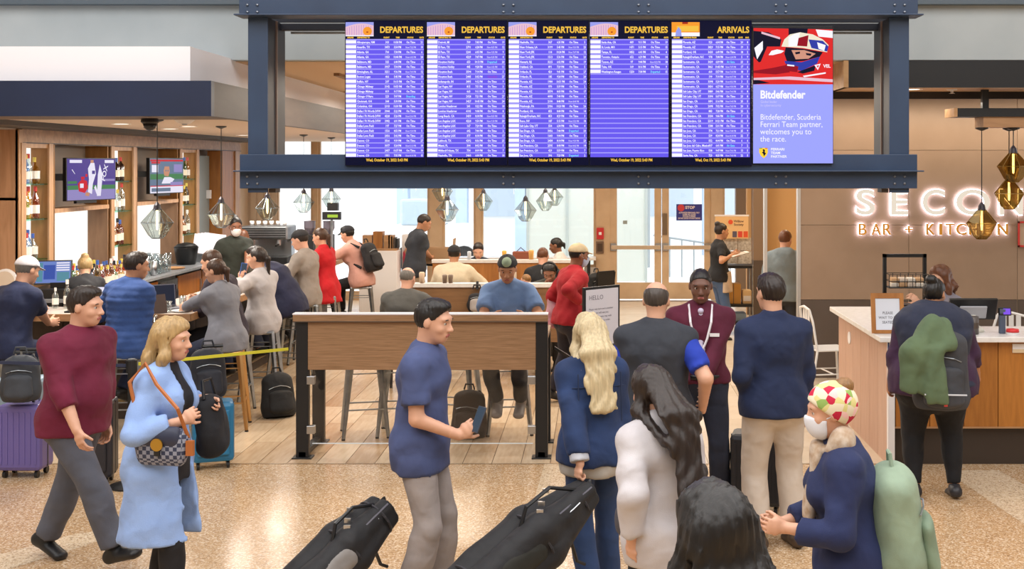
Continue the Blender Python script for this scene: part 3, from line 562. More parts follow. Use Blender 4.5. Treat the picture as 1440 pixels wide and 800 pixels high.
# ------------------------------------------------------------------ back bar along the left wall (front plane X = -6.2)
XW = -6.2; wy = lambda px: -XW * F / (VX - px)
struct(MB().box(-6.75, -6.6, 9.8, YB, 0, 3.0).build('wall_left', mat('beige_wall', '#c9b59f')))
m_end = mat('end_panel_wood', '#b88e6c', .45, kind='wood', col2='#a07654', scale=5, stretch=(4, 4, .4))
ep = tag(MB().box(-6.6, XW + .0, 12.69, 12.74, 0, 2.93).build('bar_end_panel', m_end, bevel=.004), 'pale reddish wood end panel of the back bar at the left edge', 'panel')
MB().box(-6.6, XW, 12.69, 12.70, 2.17, 2.2).build('metal_strip', mat('strip_tan', '#c7a283', .3), ep)
MB().box(XW - .03, XW + .01, 12.69, 12.77, 0, 2.93).build('edge_strip', m_oak, ep)
fs_ = tag(MB().lathe([(.13, 0), (.13, .02), (.11, .025), (0, .026)], 24, T=Matrix.Translation((-6.33, 12.69, 1.31)) @ Matrix.Rotation(R_(90), 4, 'X')).build('wall_speaker', m_white), 'round white grille low on the reddish end panel', 'speaker')
MB().lathe([(.105, 0), (.105, .006), (0, .007)], 20, T=Matrix.Translation((-6.33, 12.664, 1.31)) @ Matrix.Rotation(R_(90), 4, 'X')).build('grille', mat('grille_beige', '#d9c9b6', .8), fs_)
hdn = tag(MB().box(XW - .06, XW + .0, 12.77, 20.6, 2.79, 2.95).build('bar_header', m_oakx), 'long pale wood header above the bar shelves', 'header')
MB().box(XW - .02, XW + .012, 12.77, 20.6, 2.785, 2.797).build('shadow_line', m_brown, hdn)
ct = tag(MB().box(XW + .0, XW + .50, 12.8, 18.5, 1.06, 1.10).build('back_counter', mat('grey_stone', '#8f9296', .25, kind='plain', col2='#83868a', scale=10), bevel=.004), 'long grey stone worktop below the bar shelves', 'worktop')
m_cab = mat('amber_cabinet', '#b46f2b', .45, kind='wood', col2='#9c5d20', scale=4, stretch=(3, 3, .5))
def cabinet(y0, y1, lab, fridge=False):
    c = thing('under_counter_fridge' if fridge else 'base_cabinet', lab, 'fridge' if fridge else 'cabinet', (XW, (y0 + y1) / 2, 0)); h = (y1 - y0) / 2
    MB().box(0.01, .40, -h + .002, h - .002, .0, 1.055).build('body', m_charcoal if not fridge else m_galv, c)
    if fridge:
        dr = MB().box(.405, .44, -h + .02, h - .02, .12, 1.0).build('door', m_galv, c, bevel=.004); MB().box(.441, .444, -h + .09, h - .09, .2, .92).build('door_glass', mat('fridge_glass', '#3d3440', .1), dr)
        MB().box(.444, .46, h - .07, h - .05, .35, .85).build('handle', m_chrome, dr)
    else:
        dr = MB().box(.405, .425, -h + .015, h - .015, .1, 1.02).build('door', m_cab, c, bevel=.003); MB().box(.425, .45, h - .09, h - .075, .7, .9).build('handle', m_chrome, dr)
for a, b, lab, f_ in ((12.85, 13.8, 'amber base cabinet under the near end of the back bar', False), (13.82, 14.77, 'amber base cabinet below the first bar television', False), (14.8, 15.6, 'amber base cabinet door beside the laptop on the bar', False), (15.62, 16.3, 'steel under counter fridge with dark glass door behind the bar', True), (16.32, 17.3, 'amber base cabinet under the second bar television', False), (17.32, 18.45, 'amber base cabinet at the far end of the back bar', False)): cabinet(a, b, lab, f_)
m_side = mat('recess_wood', '#a5763f', .5, kind='wood', col2='#8b5f30', scale=5, stretch=(3, 3, .5))
def shelf_unit(y0, y1, lab, shelves=(2.34, 1.95, 1.5)):
    u = thing('bar_shelf_unit', lab, 'shelf unit', (XW, y0, 0), 0, 'bottle shelf units of the back bar'); w = y1 - y0
    MB().box(-.22, -.20, 0, w, 1.1, 2.79).build('back_panel', m_lit, u)
    for a, b, nm in ((0, .03, 'side_panel'), (w - .03, w, 'side_panel')): MB().box(-.20, .0, a, b, 1.1, 2.79).build(nm, m_side, u)
    MB().box(-.20, 0, .03, w - .03, 2.74, 2.79).build('top_panel', m_oak, u)
    for z in shelves: MB().box(-.195, -.01, .03, w - .03, z - .012, z).build('glass_shelf', m_gglass, u)
    for y in (.0, w): MB().box(0, .02, y - .05, y + .05, 1.1, 2.79).build('stile', m_oak, u)
    return u
def tv_bay(y0, y1, lab):
    u = thing('television_bay', lab, 'bar bay', (XW, y0, 0)); w = y1 - y0
    MB().box(-.30, -.28, 0, w, 2.05, 2.79).build('upper_back', mat('bay_grey', '#7d6e60', .6), u); MB().box(-.27, -.25, 0, w, 1.1, 2.0).build('backlit_panel', m_lit, u)
    MB().box(-.25, .01, 0, w, 2.0, 2.05).build('bay_shelf', m_oak, u)
    for a, b in ((0.001, .03), (w - .03, w - .001)): MB().box(-.25, .0, a, b, 1.1, 2.0).build('side_panel', mat('bay_side', '#8c6a4d', .5, kind='wood', col2='#7a5a3f', scale=4, stretch=(3, 3, .5)), u); MB().box(-.28, .0, a, b, 2.05, 2.79).build('upper_side', m_side, u)
    return u
Yb = [wy(v) for v in (28, 68, 78, 150, 160, 190, 200, 250, 255, 278)]
units = ((12.78, 13.42), (15.13, 15.85), (17.62, 18.36)); bays = ((13.52, 15.03), (15.95, 17.52))
for (a, b), l in zip(units, ('nearest bar shelf unit with glass shelves of bottles', 'middle bar shelf unit between the two televisions', 'farthest bar shelf unit beyond the second television')): shelf_unit(a, b, l)
tv_bay(*bays[0], 'bar bay around the nearer television with a backlit panel below'); tv_bay(*bays[1], 'bar bay around the farther television with a backlit panel below')
# house number on the first backlit panel
nb_ = tag(link('panel_number', text_mesh('182', .13, bold=.002), None, (XW - .248, 13.72, 1.78), rot=(R_(90), 0, R_(90))), 'grey number printed on the first backlit bar panel', 'number'); nb_.data.materials.append(mat('number_grey', '#8d9490', .6))
# alcove and wood pier at the far end of the bar
al = thing('service_door', 'grey blue service door in the alcove past the bar shelves', 'door', (XW - .25, 18.55, 0))
MB().box(0, .05, 0, 1.0, 0, 2.7).build('leaf', mat('door_greyblue', '#8e999b', .5), al); MB().box(.05, .06, .45, .47, .1, 2.6).build('seam', m_galv, al); MB().box(.05, .11, .85, .93, 2.0, 2.14).build('switch_plate', m_white, al); MB().box(.05, .1, .86, .94, 1.02, 1.1).build('handle', m_chrome, al)
pr = tag(MB().box(XW - .25, XW + .0, 19.6, 20.25, 0, 2.79).build('wood_pier', m_wal), 'orange wood pier at the far end of the back bar', 'pier'); MB().box(XW - .02, XW + .02, 20.25, 20.5, 0, 2.79).build('edge_board', m_oak, pr)

# ------------------------------------------------------------------ televisions
s_f1 = scr('tv_violet', '#5b4a9a', .8); s_grass = scr('tv_green', '#4f8a5a', .8); s_tvw = scr('tv_white', '#e8e4f4', .95); s_tvr = scr('tv_red', '#d12434', .9); s_dirt = scr('tv_lilac', '#9a8fc8', .85); s_tvs = scr('tv_skin', '#c98f72', .9)
def tv(lab, pA, pB, h, z0, shapes, cols):
    a = Vector(pA); b = Vector(pB); w = (b - a).length; t = thing('television', lab, 'television', (a.x, a.y, z0)); t.rotation_euler = (0, 0, math.atan2(b.y - a.y, b.x - a.x))
    MB().box(0, w, 0, .05, 0, h).build('housing', m_black, t, bevel=.004); q = MB(); quad(q, .012, w - .012, .012, h - .012, -.001); q.build('screen', cols[0], t)
    pc = MB()
    for i, (k, pts) in enumerate(shapes): pc.cur = k; pc._add([(u * w, -.002 - i * .0002, v * h) for u, v in pts], [tuple(range(len(pts)))])
    pc.build('picture', cols, t); MB().bar((w * .3, .05, h * .55), (w * .1, .30, h * .55), .06, .08).build('wall_arm', m_black, t); MB().box(w * .2, w * .6, -.0, .04, -.03, 0).build('sound_bar', m_black, t); return t
def rc(x0, x1, y0, y1): return [(x0, y0), (x1, y0), (x1, y1), (x0, y1)]
tv1 = tv('nearer bar television showing a baseball batter and red catcher', (-6.12, 13.66), (-5.89, 14.5), .505, 2.13, [(4, rc(.02, .98, .02, .26)), (1, rc(.02, .98, .26, .36)), (2, [(.42, .2), (.5, .15), (.52, .4), (.58, .62), (.55, .88), (.48, .9), (.42, .75), (.44, .5)]), (2, [(.6, .1), (.68, .1), (.72, .6), (.66, .85), (.62, .6)]), (3, [(.24, .22), (.36, .18), (.42, .3), (.4, .46), (.3, .5), (.22, .4)]), (3, [(.37, .55), (.41, .56), (.41, .62), (.37, .62)]), (5, [(.36, .12), (.44, .1), (.46, .18), (.38, .2)]), (2, [(.1, .72), (.16, .62), (.165, .63), (.11, .735)]), (2, rc(.06, .3, .88, .95)), (2, rc(.76, .95, .88, .95)), (0, [(.5, .62), (.56, .62), (.56, .7), (.5, .7)]), (5, [(.47, .88), (.53, .88), (.53, .95), (.47, .95)]), (4, rc(.7, .97, .45, .5)), (1, rc(.02, .2, .4, .46)), (3, [(.28, .5), (.35, .5), (.35, .56), (.28, .56)]), (2, [(.26, .3), (.33, .3), (.33, .4), (.26, .4)]), (2, [(.54, .3), (.6, .12), (.63, .14), (.57, .36)])], [s_f1, s_grass, s_tvw, s_tvr, s_dirt, s_tvs])
tp = [(text_mesh('FOX', .1, bold=.002), Matrix.Translation((.66, -.0045, .22)) @ FACE @ Matrix.Rotation(R_(72), 4, 'Z'), 0)]; link('tv_lettering', join_meshes('tv_lettering', tp, [s_tvw]), tv1)
tv('farther bar television showing a man talking over a ball field', (-6.14, 16.25), (-5.97, 17.1), .50, 2.15, [(1, rc(.02, .98, .4, .55)), (2, rc(.02, .98, .02, .2)), (3, rc(.02, .98, .9, .95)), (2, [(.34, .28), (.62, .28), (.72, .4), (.6, .46), (.42, .46)]), (5, [(.42, .5), (.54, .48), (.58, .62), (.56, .78), (.44, .8), (.4, .64)]), (0, [(.4, .76), (.56, .76), (.56, .84), (.44, .86)]), (4, rc(.6, .96, .22, .32)), (3, rc(.05, .3, .84, .89)), (2, rc(.06, .24, .6, .8)), (4, rc(.7, .95, .6, .82)), (0, [(.45, .62), (.48, .62), (.48, .66), (.45, .66)]), (0, [(.51, .62), (.54, .62), (.54, .66), (.51, .66)]), (3, rc(.02, .98, .2, .225)), (0, rc(.05, .6, .06, .16))], [scr('tv_slate', '#6d7f99', .85), s_grass, s_tvw, s_tvr, s_dirt, s_tvs])

# ------------------------------------------------------------------ bottles, one by one
BK = {}
liq = {'clear': ('#e8eef0', 'clear glass'), 'amber': ('#c8822a', 'amber'), 'gold': ('#d9b23c', 'golden'), 'green': ('#4e8a4a', 'green'), 'dark': ('#2b1a14', 'dark brown'), 'red': ('#b3302a', 'red'), 'blue': ('#7fa8d8', 'pale blue'), 'orange': ('#e07a2c', 'orange'), 'lime': ('#b9c83a', 'lime yellow')}
caps = {'c0': '#23252a', 'c1': '#c23a34', 'c2': '#3f62b0', 'c3': '#d8c254', 'c4': '#e9e6e0'}
prof = {'tall': [(.0, 0), (.036, 0), (.037, .02), (.037, .17), (.030, .20), (.014, .235), (.013, .29)], 'round': [(0, 0), (.045, 0), (.05, .03), (.05, .12), (.035, .165), (.016, .19), (.014, .25)], 'square': [(0, 0), (.042, 0), (.044, .015), (.044, .175), (.034, .195), (.015, .215), (.014, .26)]}
def bottle(shape, col, cp, x, y, z, lab, grp, sc=1.0):
    key = (shape, col, cp)
    if key not in BK:
        t = thing('bottle', lab, 'bottle', (x, y, z), 0, grp); m = mat('bottle_' + col, liq[col][0], .12, coat=.3) if col == 'dark' else glass('bottle_' + col, '#ffffff', .05, .75, {'clear': '#e4ecec', 'blue': '#b4cbe6', 'lime': '#d6dc8a', 'amber': '#cf9a52', 'gold': '#e0c478', 'orange': '#e29a5c', 'red': '#b8544c', 'green': '#8fb38a'}[col]); n = 4 if shape == 'square' else 12; pf = prof[shape]
        MB().lathe(pf, n if n > 4 else 8).build('glass_body', m, t, smooth=True); zt_ = pf[-1][1]
        MB().lathe([(.0, zt_ - .03), (.0165, zt_ - .03), (.0165, zt_ + .018), (0, zt_ + .019)], 10).build('cap', mat('bottle_cap_' + cp, caps[cp], .4), t)
        r = pf[2][0] + .0012; MB().lathe([(r, .05), (r, .13)], 12 if n > 4 else 8).build('paper_label', mat('bottle_label_' + ('w' if col in ('dark', 'green', 'red', 'amber') else 'c'), '#efe6d2' if col in ('dark', 'green', 'red', 'amber') else '#e9e4dc', .7), t); BK[key] = t
    else: t = dup(BK[key], (x, y, z), label=lab, group=grp)
    t.scale = (sc,) * 3; return t
ordw = ('first', 'second', 'third', 'fourth', 'fifth', 'sixth', 'seventh', 'eighth', 'ninth', 'tenth', 'eleventh', 'twelfth', 'thirteenth', 'fourteenth')
shn = ('top', 'middle', 'bottom', 'counter')
sets = [[['clear', 'blue', 'clear', 'gold'], ['lime', 'lime', 'gold', 'orange'], ['orange', 'clear', 'blue', 'clear']], [['red', 'dark', 'dark'], ['clear', 'gold', 'clear', 'clear'], ['lime', 'gold', 'amber', 'red']], [['gold', 'amber', 'green', 'gold'], ['amber', 'amber', 'gold', 'dark'], ['red', 'amber', 'clear']]]
unn = ('nearest', 'middle', 'farthest'); rb = random.Random(5)
for ui, ((a, b), rws) in enumerate(zip(units, sets)):
    for si, (z, row) in enumerate(zip((2.341, 1.951, 1.501), rws)):
        for bi, c in enumerate(row):
            y = a + .10 + (b - a - .2) * (bi + .5) / len(row); bottle(rb.choice(('tall', 'round', 'square', 'tall')), c, 'c%d' % rb.randint(0, 4), XW - .10 + rb.uniform(-.02, .02), y, z, '%s %s bottle on the %s glass shelf of the %s bar shelf unit' % (ordw[bi], liq[c][1], shn[si], unn[ui]), 'bottles on the glass shelves', rb.uniform(1.0, 1.18))
cl = ['clear', 'clear', 'red', 'green', 'clear', 'dark', 'blue', 'amber', 'gold', 'amber', 'clear', 'gold', 'amber', 'orange']
for r_i, (xx, y0, y1, n, rn) in enumerate(((XW + .10, 13.55, 15.1, 14, 'back'), (XW + .22, 13.5, 15.05, 14, 'middle'), (XW + .34, 13.75, 15.2, 12, 'front'))):
    for i in range(n):
        c = cl[(i * 5 + r_i * 3) % len(cl)] if i < 8 else rb.choice(('amber', 'gold', 'amber', 'clear', 'orange')); y = y0 + (y1 - y0) * i / (n - 1)
        bottle(rb.choice(('tall', 'tall', 'round', 'square')), c, 'c%d' % rb.randint(0, 4), xx + rb.uniform(-.02, .02), y, 1.1, '%s %s bottle from the near end in the %s row on the back counter' % (ordw[i], liq[c][1], rn), 'bottles crowded on the back counter', rb.uniform(.85, 1.12))
# drinking glasses, tins and small things on the back counter
GK = {}
def tumbler(x, y, z, h, r, lab, grp, m=None, nm='glass'):
    key = (round(h, 2), round(r, 3), nm)
    if key not in GK:
        GK[key] = tag(MB().lathe([(0, 0), (r * .8, 0), (r, h), (r * .93, h), (r * .74, .012), (0, .012)], 14).build(nm if nm != 'glass' else 'drinking_glass', m or glass('tumbler_glass', '#ffffff', .02, .80, '#e9eef0'), smooth=True), lab, 'glass' if nm == 'glass' else 'tin', grp); o = GK[key]; o.location = (x, y, z)
    else:
        o = GK[key].copy(); COL.objects.link(o); o.location = (x, y, z); o['label'] = lab; o['group'] = grp
    return o
for i in range(12): tumbler(XW + .12 + .13 * (i % 3), 15.75 + .11 * (i // 3), 1.1, .26 if i % 2 else .2, .042, '%s clear tall glass of the cluster behind the bar under the second television' % ordw[i], 'clear glasses on the back counter')
for i, (x, y, h) in enumerate(((-5.84, 15.32, .27), (-5.82, 15.55, .19))): tumbler(x, y, 1.1, h, .045, ('tall steel shaker tin on the back counter', 'short steel shaker tin on the back counter')[i], 'shaker tins', m_chrome, 'shaker_tin')
tr_ = tag(MB().lathe([(0, 0), (.17, 0), (.19, .02), (.175, .02), (.16, .01), (0, .01)], 20).build('serving_tray', mat('tray_copper', '#b98a5c', .4)), 'round copper serving tray on the grey back counter', 'tray'); tr_.location = (XW + .25, 16.55, 1.1)
bk = thing('ice_bucket', 'black ice bucket at the far end of the back counter', 'bucket', (XW + .2, 17.3, 1.1)); MB().lathe([(0, 0), (.13, 0), (.17, .24), (.18, .25), (.165, .25), (.125, .02), (0, .02)], 20).build('bucket', m_black, bk, smooth=True); MB().lathe([(.172, .255), (.12, .30), (.03, .32), (0, .32)], 20).build('lid', m_charcoal, bk, smooth=True)
mn = thing('menu_stand', 'pale folded menus leaning on a stand behind the bar', 'menu', (XW + .3, 17.75, 1.1))
for i in range(4): MB().box(-.16, .16, -.004, .004, 0, .3, T=Matrix.Translation((.02 * i, .09 * i, .12)) @ Matrix.Rotation(R_(-22), 4, 'X') @ Matrix.Rotation(R_(25), 4, 'Z')).build('menu_sheet', mat('menu_paper', '#dfe0ee', .7), mn)
MB().box(-.1, .15, -.05, .38, 0, .12).build('holder', m_galv, mn)
gr = thing('garnish_tray', 'glass tray of bright fruit garnishes on the back counter', 'tray', (XW + .13, 15.35, 1.1)); MB().box(-.1, .1, -.1, .1, 0, .06).build('tray', m_galv, gr)
for i, c in enumerate(('#d9b23c', '#4e8a4a', '#c8402a', '#d9a23c')): MB().sphere((-.05 + .1 * (i % 2), -.05 + .1 * (i // 2), .09), .045, 8, 6).build('fruit', mat('fruit' + c, c, .5), gr, smooth=True)
# register at the near end
pt = thing('register_terminal', 'touch screen register terminal at the near end of the back bar', 'register', (XW + .30, 13.1, 1.1))
MB().box(-.3, .2, -.25, .25, 0, .10).build('cash_drawer', m_black, pt, bevel=.006)
sc_ = MB().box(-.19, .19, -.012, .012, 0, .27, T=Matrix.Translation((-.08, -.08, .14)) @ Matrix.Rotation(R_(18), 4, 'Z') @ Matrix.Rotation(R_(-20), 4, 'X')).build('monitor', m_black, pt)
def on_scr(mb, u0, u1, v0, v1, d=-.0135): mb._add([(-.19 + .38 * u, d, .27 * v) for u, v in ((u0, v0), (u1, v0), (u1, v1), (u0, v1))], [(0, 1, 2, 3)], Matrix.Translation((-.08, -.08, .14)) @ Matrix.Rotation(R_(18), 4, 'Z') @ Matrix.Rotation(R_(-20), 4, 'X'))
q = MB(); on_scr(q, .04, .96, .05, .95); q.cur = 1; on_scr(q, .25, .55, .2, .8, -.014); q.cur = 2; on_scr(q, .6, .93, .12, .5, -.014); on_scr(q, .06, .22, .1, .9, -.014); q.cur = 3
for i in range(4): on_scr(q, .58, .93, .55 + i * .1, .61 + i * .1, -.0142)
q.build('screen', [scr('pos_blue', '#6f86c9', .9), scr('pos_deep', '#3d55a8', .9), scr('pos_teal', '#5a8fa0', .9), s_tvw], sc_); MB().box(-.1, .06, -.1, .1, .1, .16).build('stand', m_charcoal, pt)
pn = thing('receipt_printer', 'cream and grey receipt printer beside the bar register', 'printer', (XW + .36, 13.42, 1.1)); MB().box(-.12, .12, -.06, .06, 0, .13).build('printer_body', mat('printer_grey', '#b9b4ac', .5), pn, bevel=.01); MB().box(-.08, .1, -.063, -.06, .03, .09).build('slot_face', m_charcoal, pn)

# ------------------------------------------------------------------ the bar itself
m_barf = mat('bar_front_dark', '#3f3026', .5, kind='wood', col2='#33261d', scale=4, stretch=(3, 3, .5))
bar = thing('bar_counter', 'L shaped bar with pale top and dark wood front', 'bar', (0, 0, 0))
MB().prism([(-6.15, 11.62), (-4.0, 11.62), (-4.0, 18.7), (-4.62, 18.7), (-4.62, 12.25), (-6.15, 12.25)], 1.03, 1.085, 'z').build('bar_top', mat('bar_top_pale', '#d9cfc4', .22, kind='plain', col2='#cbbfb2', scale=6), bar, bevel=.006)
MB().box(-6.15, -3.985, 11.60, 11.618, 1.02, 1.09).build('wood_nosing', m_oakx, bar); MB().box(-3.998, -3.98, 11.62, 18.7, 1.02, 1.09).build('wood_nosing', m_oakx, bar)
for i in range(5): MB().box(-6.12 + i * .385, -5.745 + i * .385, 11.88, 11.91, .1, 1.03).build('front_panel', m_barf, bar)
for i in range(11): MB().box(-4.27, -4.24, 11.91 + i * .61, 11.91 + i * .61 + .6, .1, 1.03).build('front_panel', m_barf, bar)
MB().tube([(-6.1, 11.72, .22), (-4.1, 11.72, .22), (-4.1, 18.5, .22)], .022, 8).build('foot_rail', mat('brass_rail', '#8d7a55', .3, .9), bar)
MB().prism([(-6.12, 11.91), (-4.27, 11.91), (-4.27, 18.68), (-4.6, 18.68), (-4.6, 12.24), (-6.12, 12.24)], .0, 1.03, 'z').build('carcass', m_brown, bar)
def laptop(lab, x, y, z, rz, lid, lit, tilt=12):
    t = thing('laptop', lab, 'laptop', (x, y, z), rz); MB().box(-.165, .165, -.115, .115, 0, .016).build('base', lid, t, bevel=.003); MB().box(-.14, .14, -.02, .09, .016, .0175).build('keyboard', m_black, t)
    T = Matrix.Translation((0, .115, .016)) @ Matrix.Rotation(R_(-tilt), 4, 'X'); s_ = MB().box(-.165, .165, -.004, .004, 0, .225, T=T).build('screen_lid', lid, t); q = MB(); q._add([(-.155, -.0045, .012), (.155, -.0045, .012), (.155, -.0045, .215), (-.155, -.0045, .215)], [(0, 1, 2, 3)], T); q.build('screen', lit, s_); return t
laptop('laptop with a bright white screen before the man in the white cap', -5.12, 11.86, 1.086, 0, m_charcoal, s_tvw)
laptop('dark open laptop with its lid toward the room on the bar corner', -4.42, 12.05, 1.086, 35, mat('laptop_grey', '#5b5d68', .4), scr('laptop_dim', '#4a4f66', .3))
for i, (x, y, h, r) in enumerate(((-4.45, 11.74, .13, .04), (-4.28, 11.80, .11, .045), (-4.18, 11.95, .15, .038), (-5.62, 11.8, .12, .04))): tumbler(x, y, 1.086, h, r, ('short drinking glass on the bar beside the puffer jacket', 'wide drinking glass near the bar corner', 'tall drinking glass on the bar corner', 'drinking glass by the man in the white cap')[i], 'glasses on the bar top')
bottle('tall', 'clear', 'c4', -5.42, 12.12, 1.086, 'clear water bottle standing on the front bar', 'bottles on the bar top', .95); bottle('square', 'clear', 'c4', -5.55, 12.14, 1.086, 'squat clear jar standing on the front bar', 'bottles on the bar top', .75)
cs = thing('condiment_caddy', 'lime green topped caddy on the front bar beside the water bottle', 'caddy', (-5.27, 12.15, 1.086)); MB().box(-.06, .06, -.04, .04, 0, .05).build('tray', m_white, cs); MB().box(-.05, .05, -.03, .03, .05, .065).build('lid', mat('lime_lid', '#a9cc3a', .5), cs)
pl = thing('dinner_plate', 'white plate with leftover food near the bar corner', 'plate', (-4.15, 11.72 + .12, 1.086)); MB().lathe([(0, 0), (.06, 0), (.1, .012), (.1, .016), (.06, .006), (0, .006)], 20).build('plate', m_white, pl, smooth=True)
MB().sphere((0, 0, .014), .035, 8, 5, (1, 1, .4)).build('food', mat('food_tan', '#b98a4e', .7), pl)
mn2 = tag(MB().box(-.07, .07, -.004, .004, 0, .19, T=Matrix.Rotation(R_(-15), 4, 'X')).build('tablet_menu', mat('menu_dark', '#3c2a24', .5)), 'dark upright drinks menu beside the puffer jacket', 'menu'); mn2.location = (-4.3, 11.68, 1.087); mn2.rotation_euler = (0, 0, R_(50))
# coffee machine, grinders and service clutter at the far end of the bar
cm_ = thing('espresso_machine', 'steel espresso machine with cups on top at the far bar end', 'coffee machine', (-5.05, 18.2, 0)); 
MB().box(-.36, .36, -.3, .32, .0, 1.05).build('stand', m_charcoal, cm_)
MB().box(-.36, .36, -.25, .28, 1.42, 1.62).build('boiler_body', m_galv, cm_, bevel=.02); MB().box(-.36, .36, -.28, .28, 1.05, 1.16).build('drip_base', m_black, cm_, bevel=.01); MB().box(-.34, .34, .05, .27, 1.16, 1.42).build('back_panel', m_chrome, cm_)
for i in range(5): MB().box(-.33, .33, -.262, -.25, 1.44 + i * .035, 1.455 + i * .035).build('grille_slat', m_black, cm_)
for x in (-.2, .2): MB().lathe([(0, 0), (.035, 0), (.035, .08), (0, .08)], 12, c=(x, -.12, 1.33)).build('group_head', m_chrome, cm_); MB().bar((x, -.14, 1.34), (x, -.32, 1.33), .025).build('portafilter', m_black, cm_)
MB().tube([(-.33, -.2, 1.42), (-.34, -.26, 1.3), (-.33, -.25, 1.22)], .008, 6).build('steam_wand', m_chrome, cm_)
for i in range(6): tumbler(-5.3 + i * .1, 18.2, 1.62, .07, .035, '%s white cup stacked on the espresso machine' % ordw[i], 'cups on the espresso machine', m_white, 'coffee_cup')
for i, x in enumerate((-4.5, -4.2)):
    g_ = thing('coffee_grinder', ('left coffee grinder with clear hopper behind the espresso machine', 'right coffee grinder with clear hopper behind the espresso machine')[i], 'grinder', (x, 18.55, 1.086), 0, 'coffee grinders'); 
    MB().box(-.07, .07, -.1, .1, 0, .38).build('body', m_charcoal, g_, bevel=.01); MB().lathe([(.04, .38), (.09, .48), (.09, .58), (.095, .59), (0, .6)], 14).build('hopper', mat('hopper_grey', '#6b6570', .2), g_)
ds = thing('order_display', 'small order display with green digits on a pole at the bar end', 'display', (-4.1, 18.3, 1.086)); MB().tube([(0, 0, 0), (0, 0, .62)], .02, 8).build('pole', m_galv, ds); MB().lathe([(.09, 0), (.09, .015), (0, .016)], 14).build('base', m_galv, ds); MB().box(-.14, .14, -.03, .05, .62, .74).build('housing', m_black, ds); q = MB(); quad(q, -.06, .1, .655, .7, -.032); q.build('digits', scr('digits_green', '#b7d84a', .9), ds); MB().box(-.06, .1, -.05, .06, .76, .88).build('scanner', m_black, ds)
rk = thing('cup_rack', 'wooden rack of cups and menus on the white service stand', 'rack', (-3.7, 20.2, 0)); MB().box(-.32, .32, -.2, .2, 0, 1.1).build('stand', m_white, rk, bevel=.01); MB().box(-.3, .3, -.15, .15, 1.1, 1.14).build('tray', m_oakx, rk)
for i in range(3): MB().box(-.28 + i * .18, -.12 + i * .18, -.12, .1, 1.14, 1.36 + .06 * (i % 2)).build('menu_box', (m_oak, m_wal, m_oakx)[i], rk)
for i in range(4): MB().box(.16 + i * .045, .185 + i * .045, -.12, .1, 1.14, 1.36 - i * .02).build('booklet', (m_charcoal, m_white, m_brown, m_charcoal)[i], rk)
fx = thing('fire_extinguisher', 'red fire extinguisher on the post behind the service stand', 'extinguisher', (-3.25, 20.3, .72)); pst = struct(MB().box(-3.36, -3.14, 20.38, 20.6, 0, 1.35).build('wall_stub', m_white))
MB().lathe([(0, 0), (.075, 0), (.08, .03), (.08, .33), (.05, .39), (.02, .41), (0, .41)], 16).build('cylinder', mat('extinguisher_red', '#a8213c', .35), fx, smooth=True); MB().box(-.03, .08, -.02, .02, .41, .46).build('valve', m_black, fx); MB().tube([(.05, 0, .43), (.1, -.02, .38), (.1, -.03, .15)], .012, 6).build('hose', m_black, fx); MB().box(-.05, .05, .075, .085, .05, .3).build('wall_bracket', m_black, fx)

# ------------------------------------------------------------------ pendant lamps
m_smoke = glass('smoke_shade', '#eef3f3', .02, .82, '#dde3e1'); m_amb = glass('amber_shade', '#d9c08a', .02, .80, '#b8a270')
s_bulb = scr('filament', '#ffd9a0', 9.0); m_cap = mat('lamp_socket', '#2a2630', .4)
PK = {}
def pendant(x, y, z, ztop, lab, grp, amber=False, sc=1.0):
    """z is the lower tip of the shade"""
    t = thing('pendant_lamp', lab, 'pendant lamp', (x, y, z), random.uniform(0, 40), grp); n = 6; k = sc
    MB().lathe([(.05 * k, 0), (.085 * k, .03 * k), (.15 * k, .15 * k), (.03 * k, .29 * k)], n).build('glass_shade', m_amb if amber else m_smoke, t)
    e = MB(); pts = [[(r * k * math.cos(2 * math.pi * j / n), r * k * math.sin(2 * math.pi * j / n), zz * k) for j in range(n)] for r, zz in ((.051, 0), (.151, .15), (.031, .29))]
    for j in range(n): e.tube([pts[0][j], pts[1][j], pts[2][j]], .0028, 4); e.tube([pts[1][j], pts[1][(j + 1) % n]], .0028, 4); e.tube([pts[0][j], pts[0][(j + 1) % n]], .003, 4)
    e.build('facet_edges', mat('edge_amber' if amber else 'edge_smoke', '#8a6d34' if amber else '#7d8890', .2, .4), t)
    MB().lathe([(0, .27 * k), (.04 * k, .27 * k), (.03 * k, .32 * k), (.008, .35 * k), (0, .35 * k)], 12).build('socket', m_cap, t); b_ = MB(); b_.lathe([(0, .08 * k), (.008 * k, .085 * k), (.012 * k, .14 * k), (.010 * k, .25 * k), (.01, .27 * k)], 10).build('bulb', s_bulb, t, smooth=True)
    MB().tube([(0, 0, .34 * k), (0, 0, ztop - z)], .005, 6).build('cord', m_black, t); MB().lathe([(.06, ztop - z), (.06, ztop - z - .012), (.012, ztop - z - .03), (0, ztop - z - .03)], 14).build('ceiling_rose', m_black, t)
XP = -4.25
for i, (px, py) in enumerate(((221, 335), (311, 320), (376, 309), (427, 299), (466, 293))):
    Yp = -XP * F / (VX - px); p = W(px, py, Yp); pendant(XP, Yp, p.z, cz0 + .04, 'smoked glass pendant over the bar, %s from the front' % ('first', 'second', 'third', 'fourth', 'fifth')[i], 'smoked glass pendants')
for i, (px, py, Yp, l) in enumerate(((629, 311, 15.6, 'large smoked pendant left of the other window pendants'), (622, 283, 17.4, 'pendant half hidden by the board beam above the leftmost window pendant'), (680, 296, 19.0, 'smoked pendant alone before the white window'), (739, 311, 16.2, 'largest green grey pendant in the middle of the window'), (767, 296, 18.5, 'left of the two overlapping small pendants near the door post'), (780, 289, 21.0, 'right of the two overlapping small pendants near the door post'))):
    p = W(px, py, Yp); pendant(p.x, Yp, p.z, 3.52, l, 'smoked glass pendants')
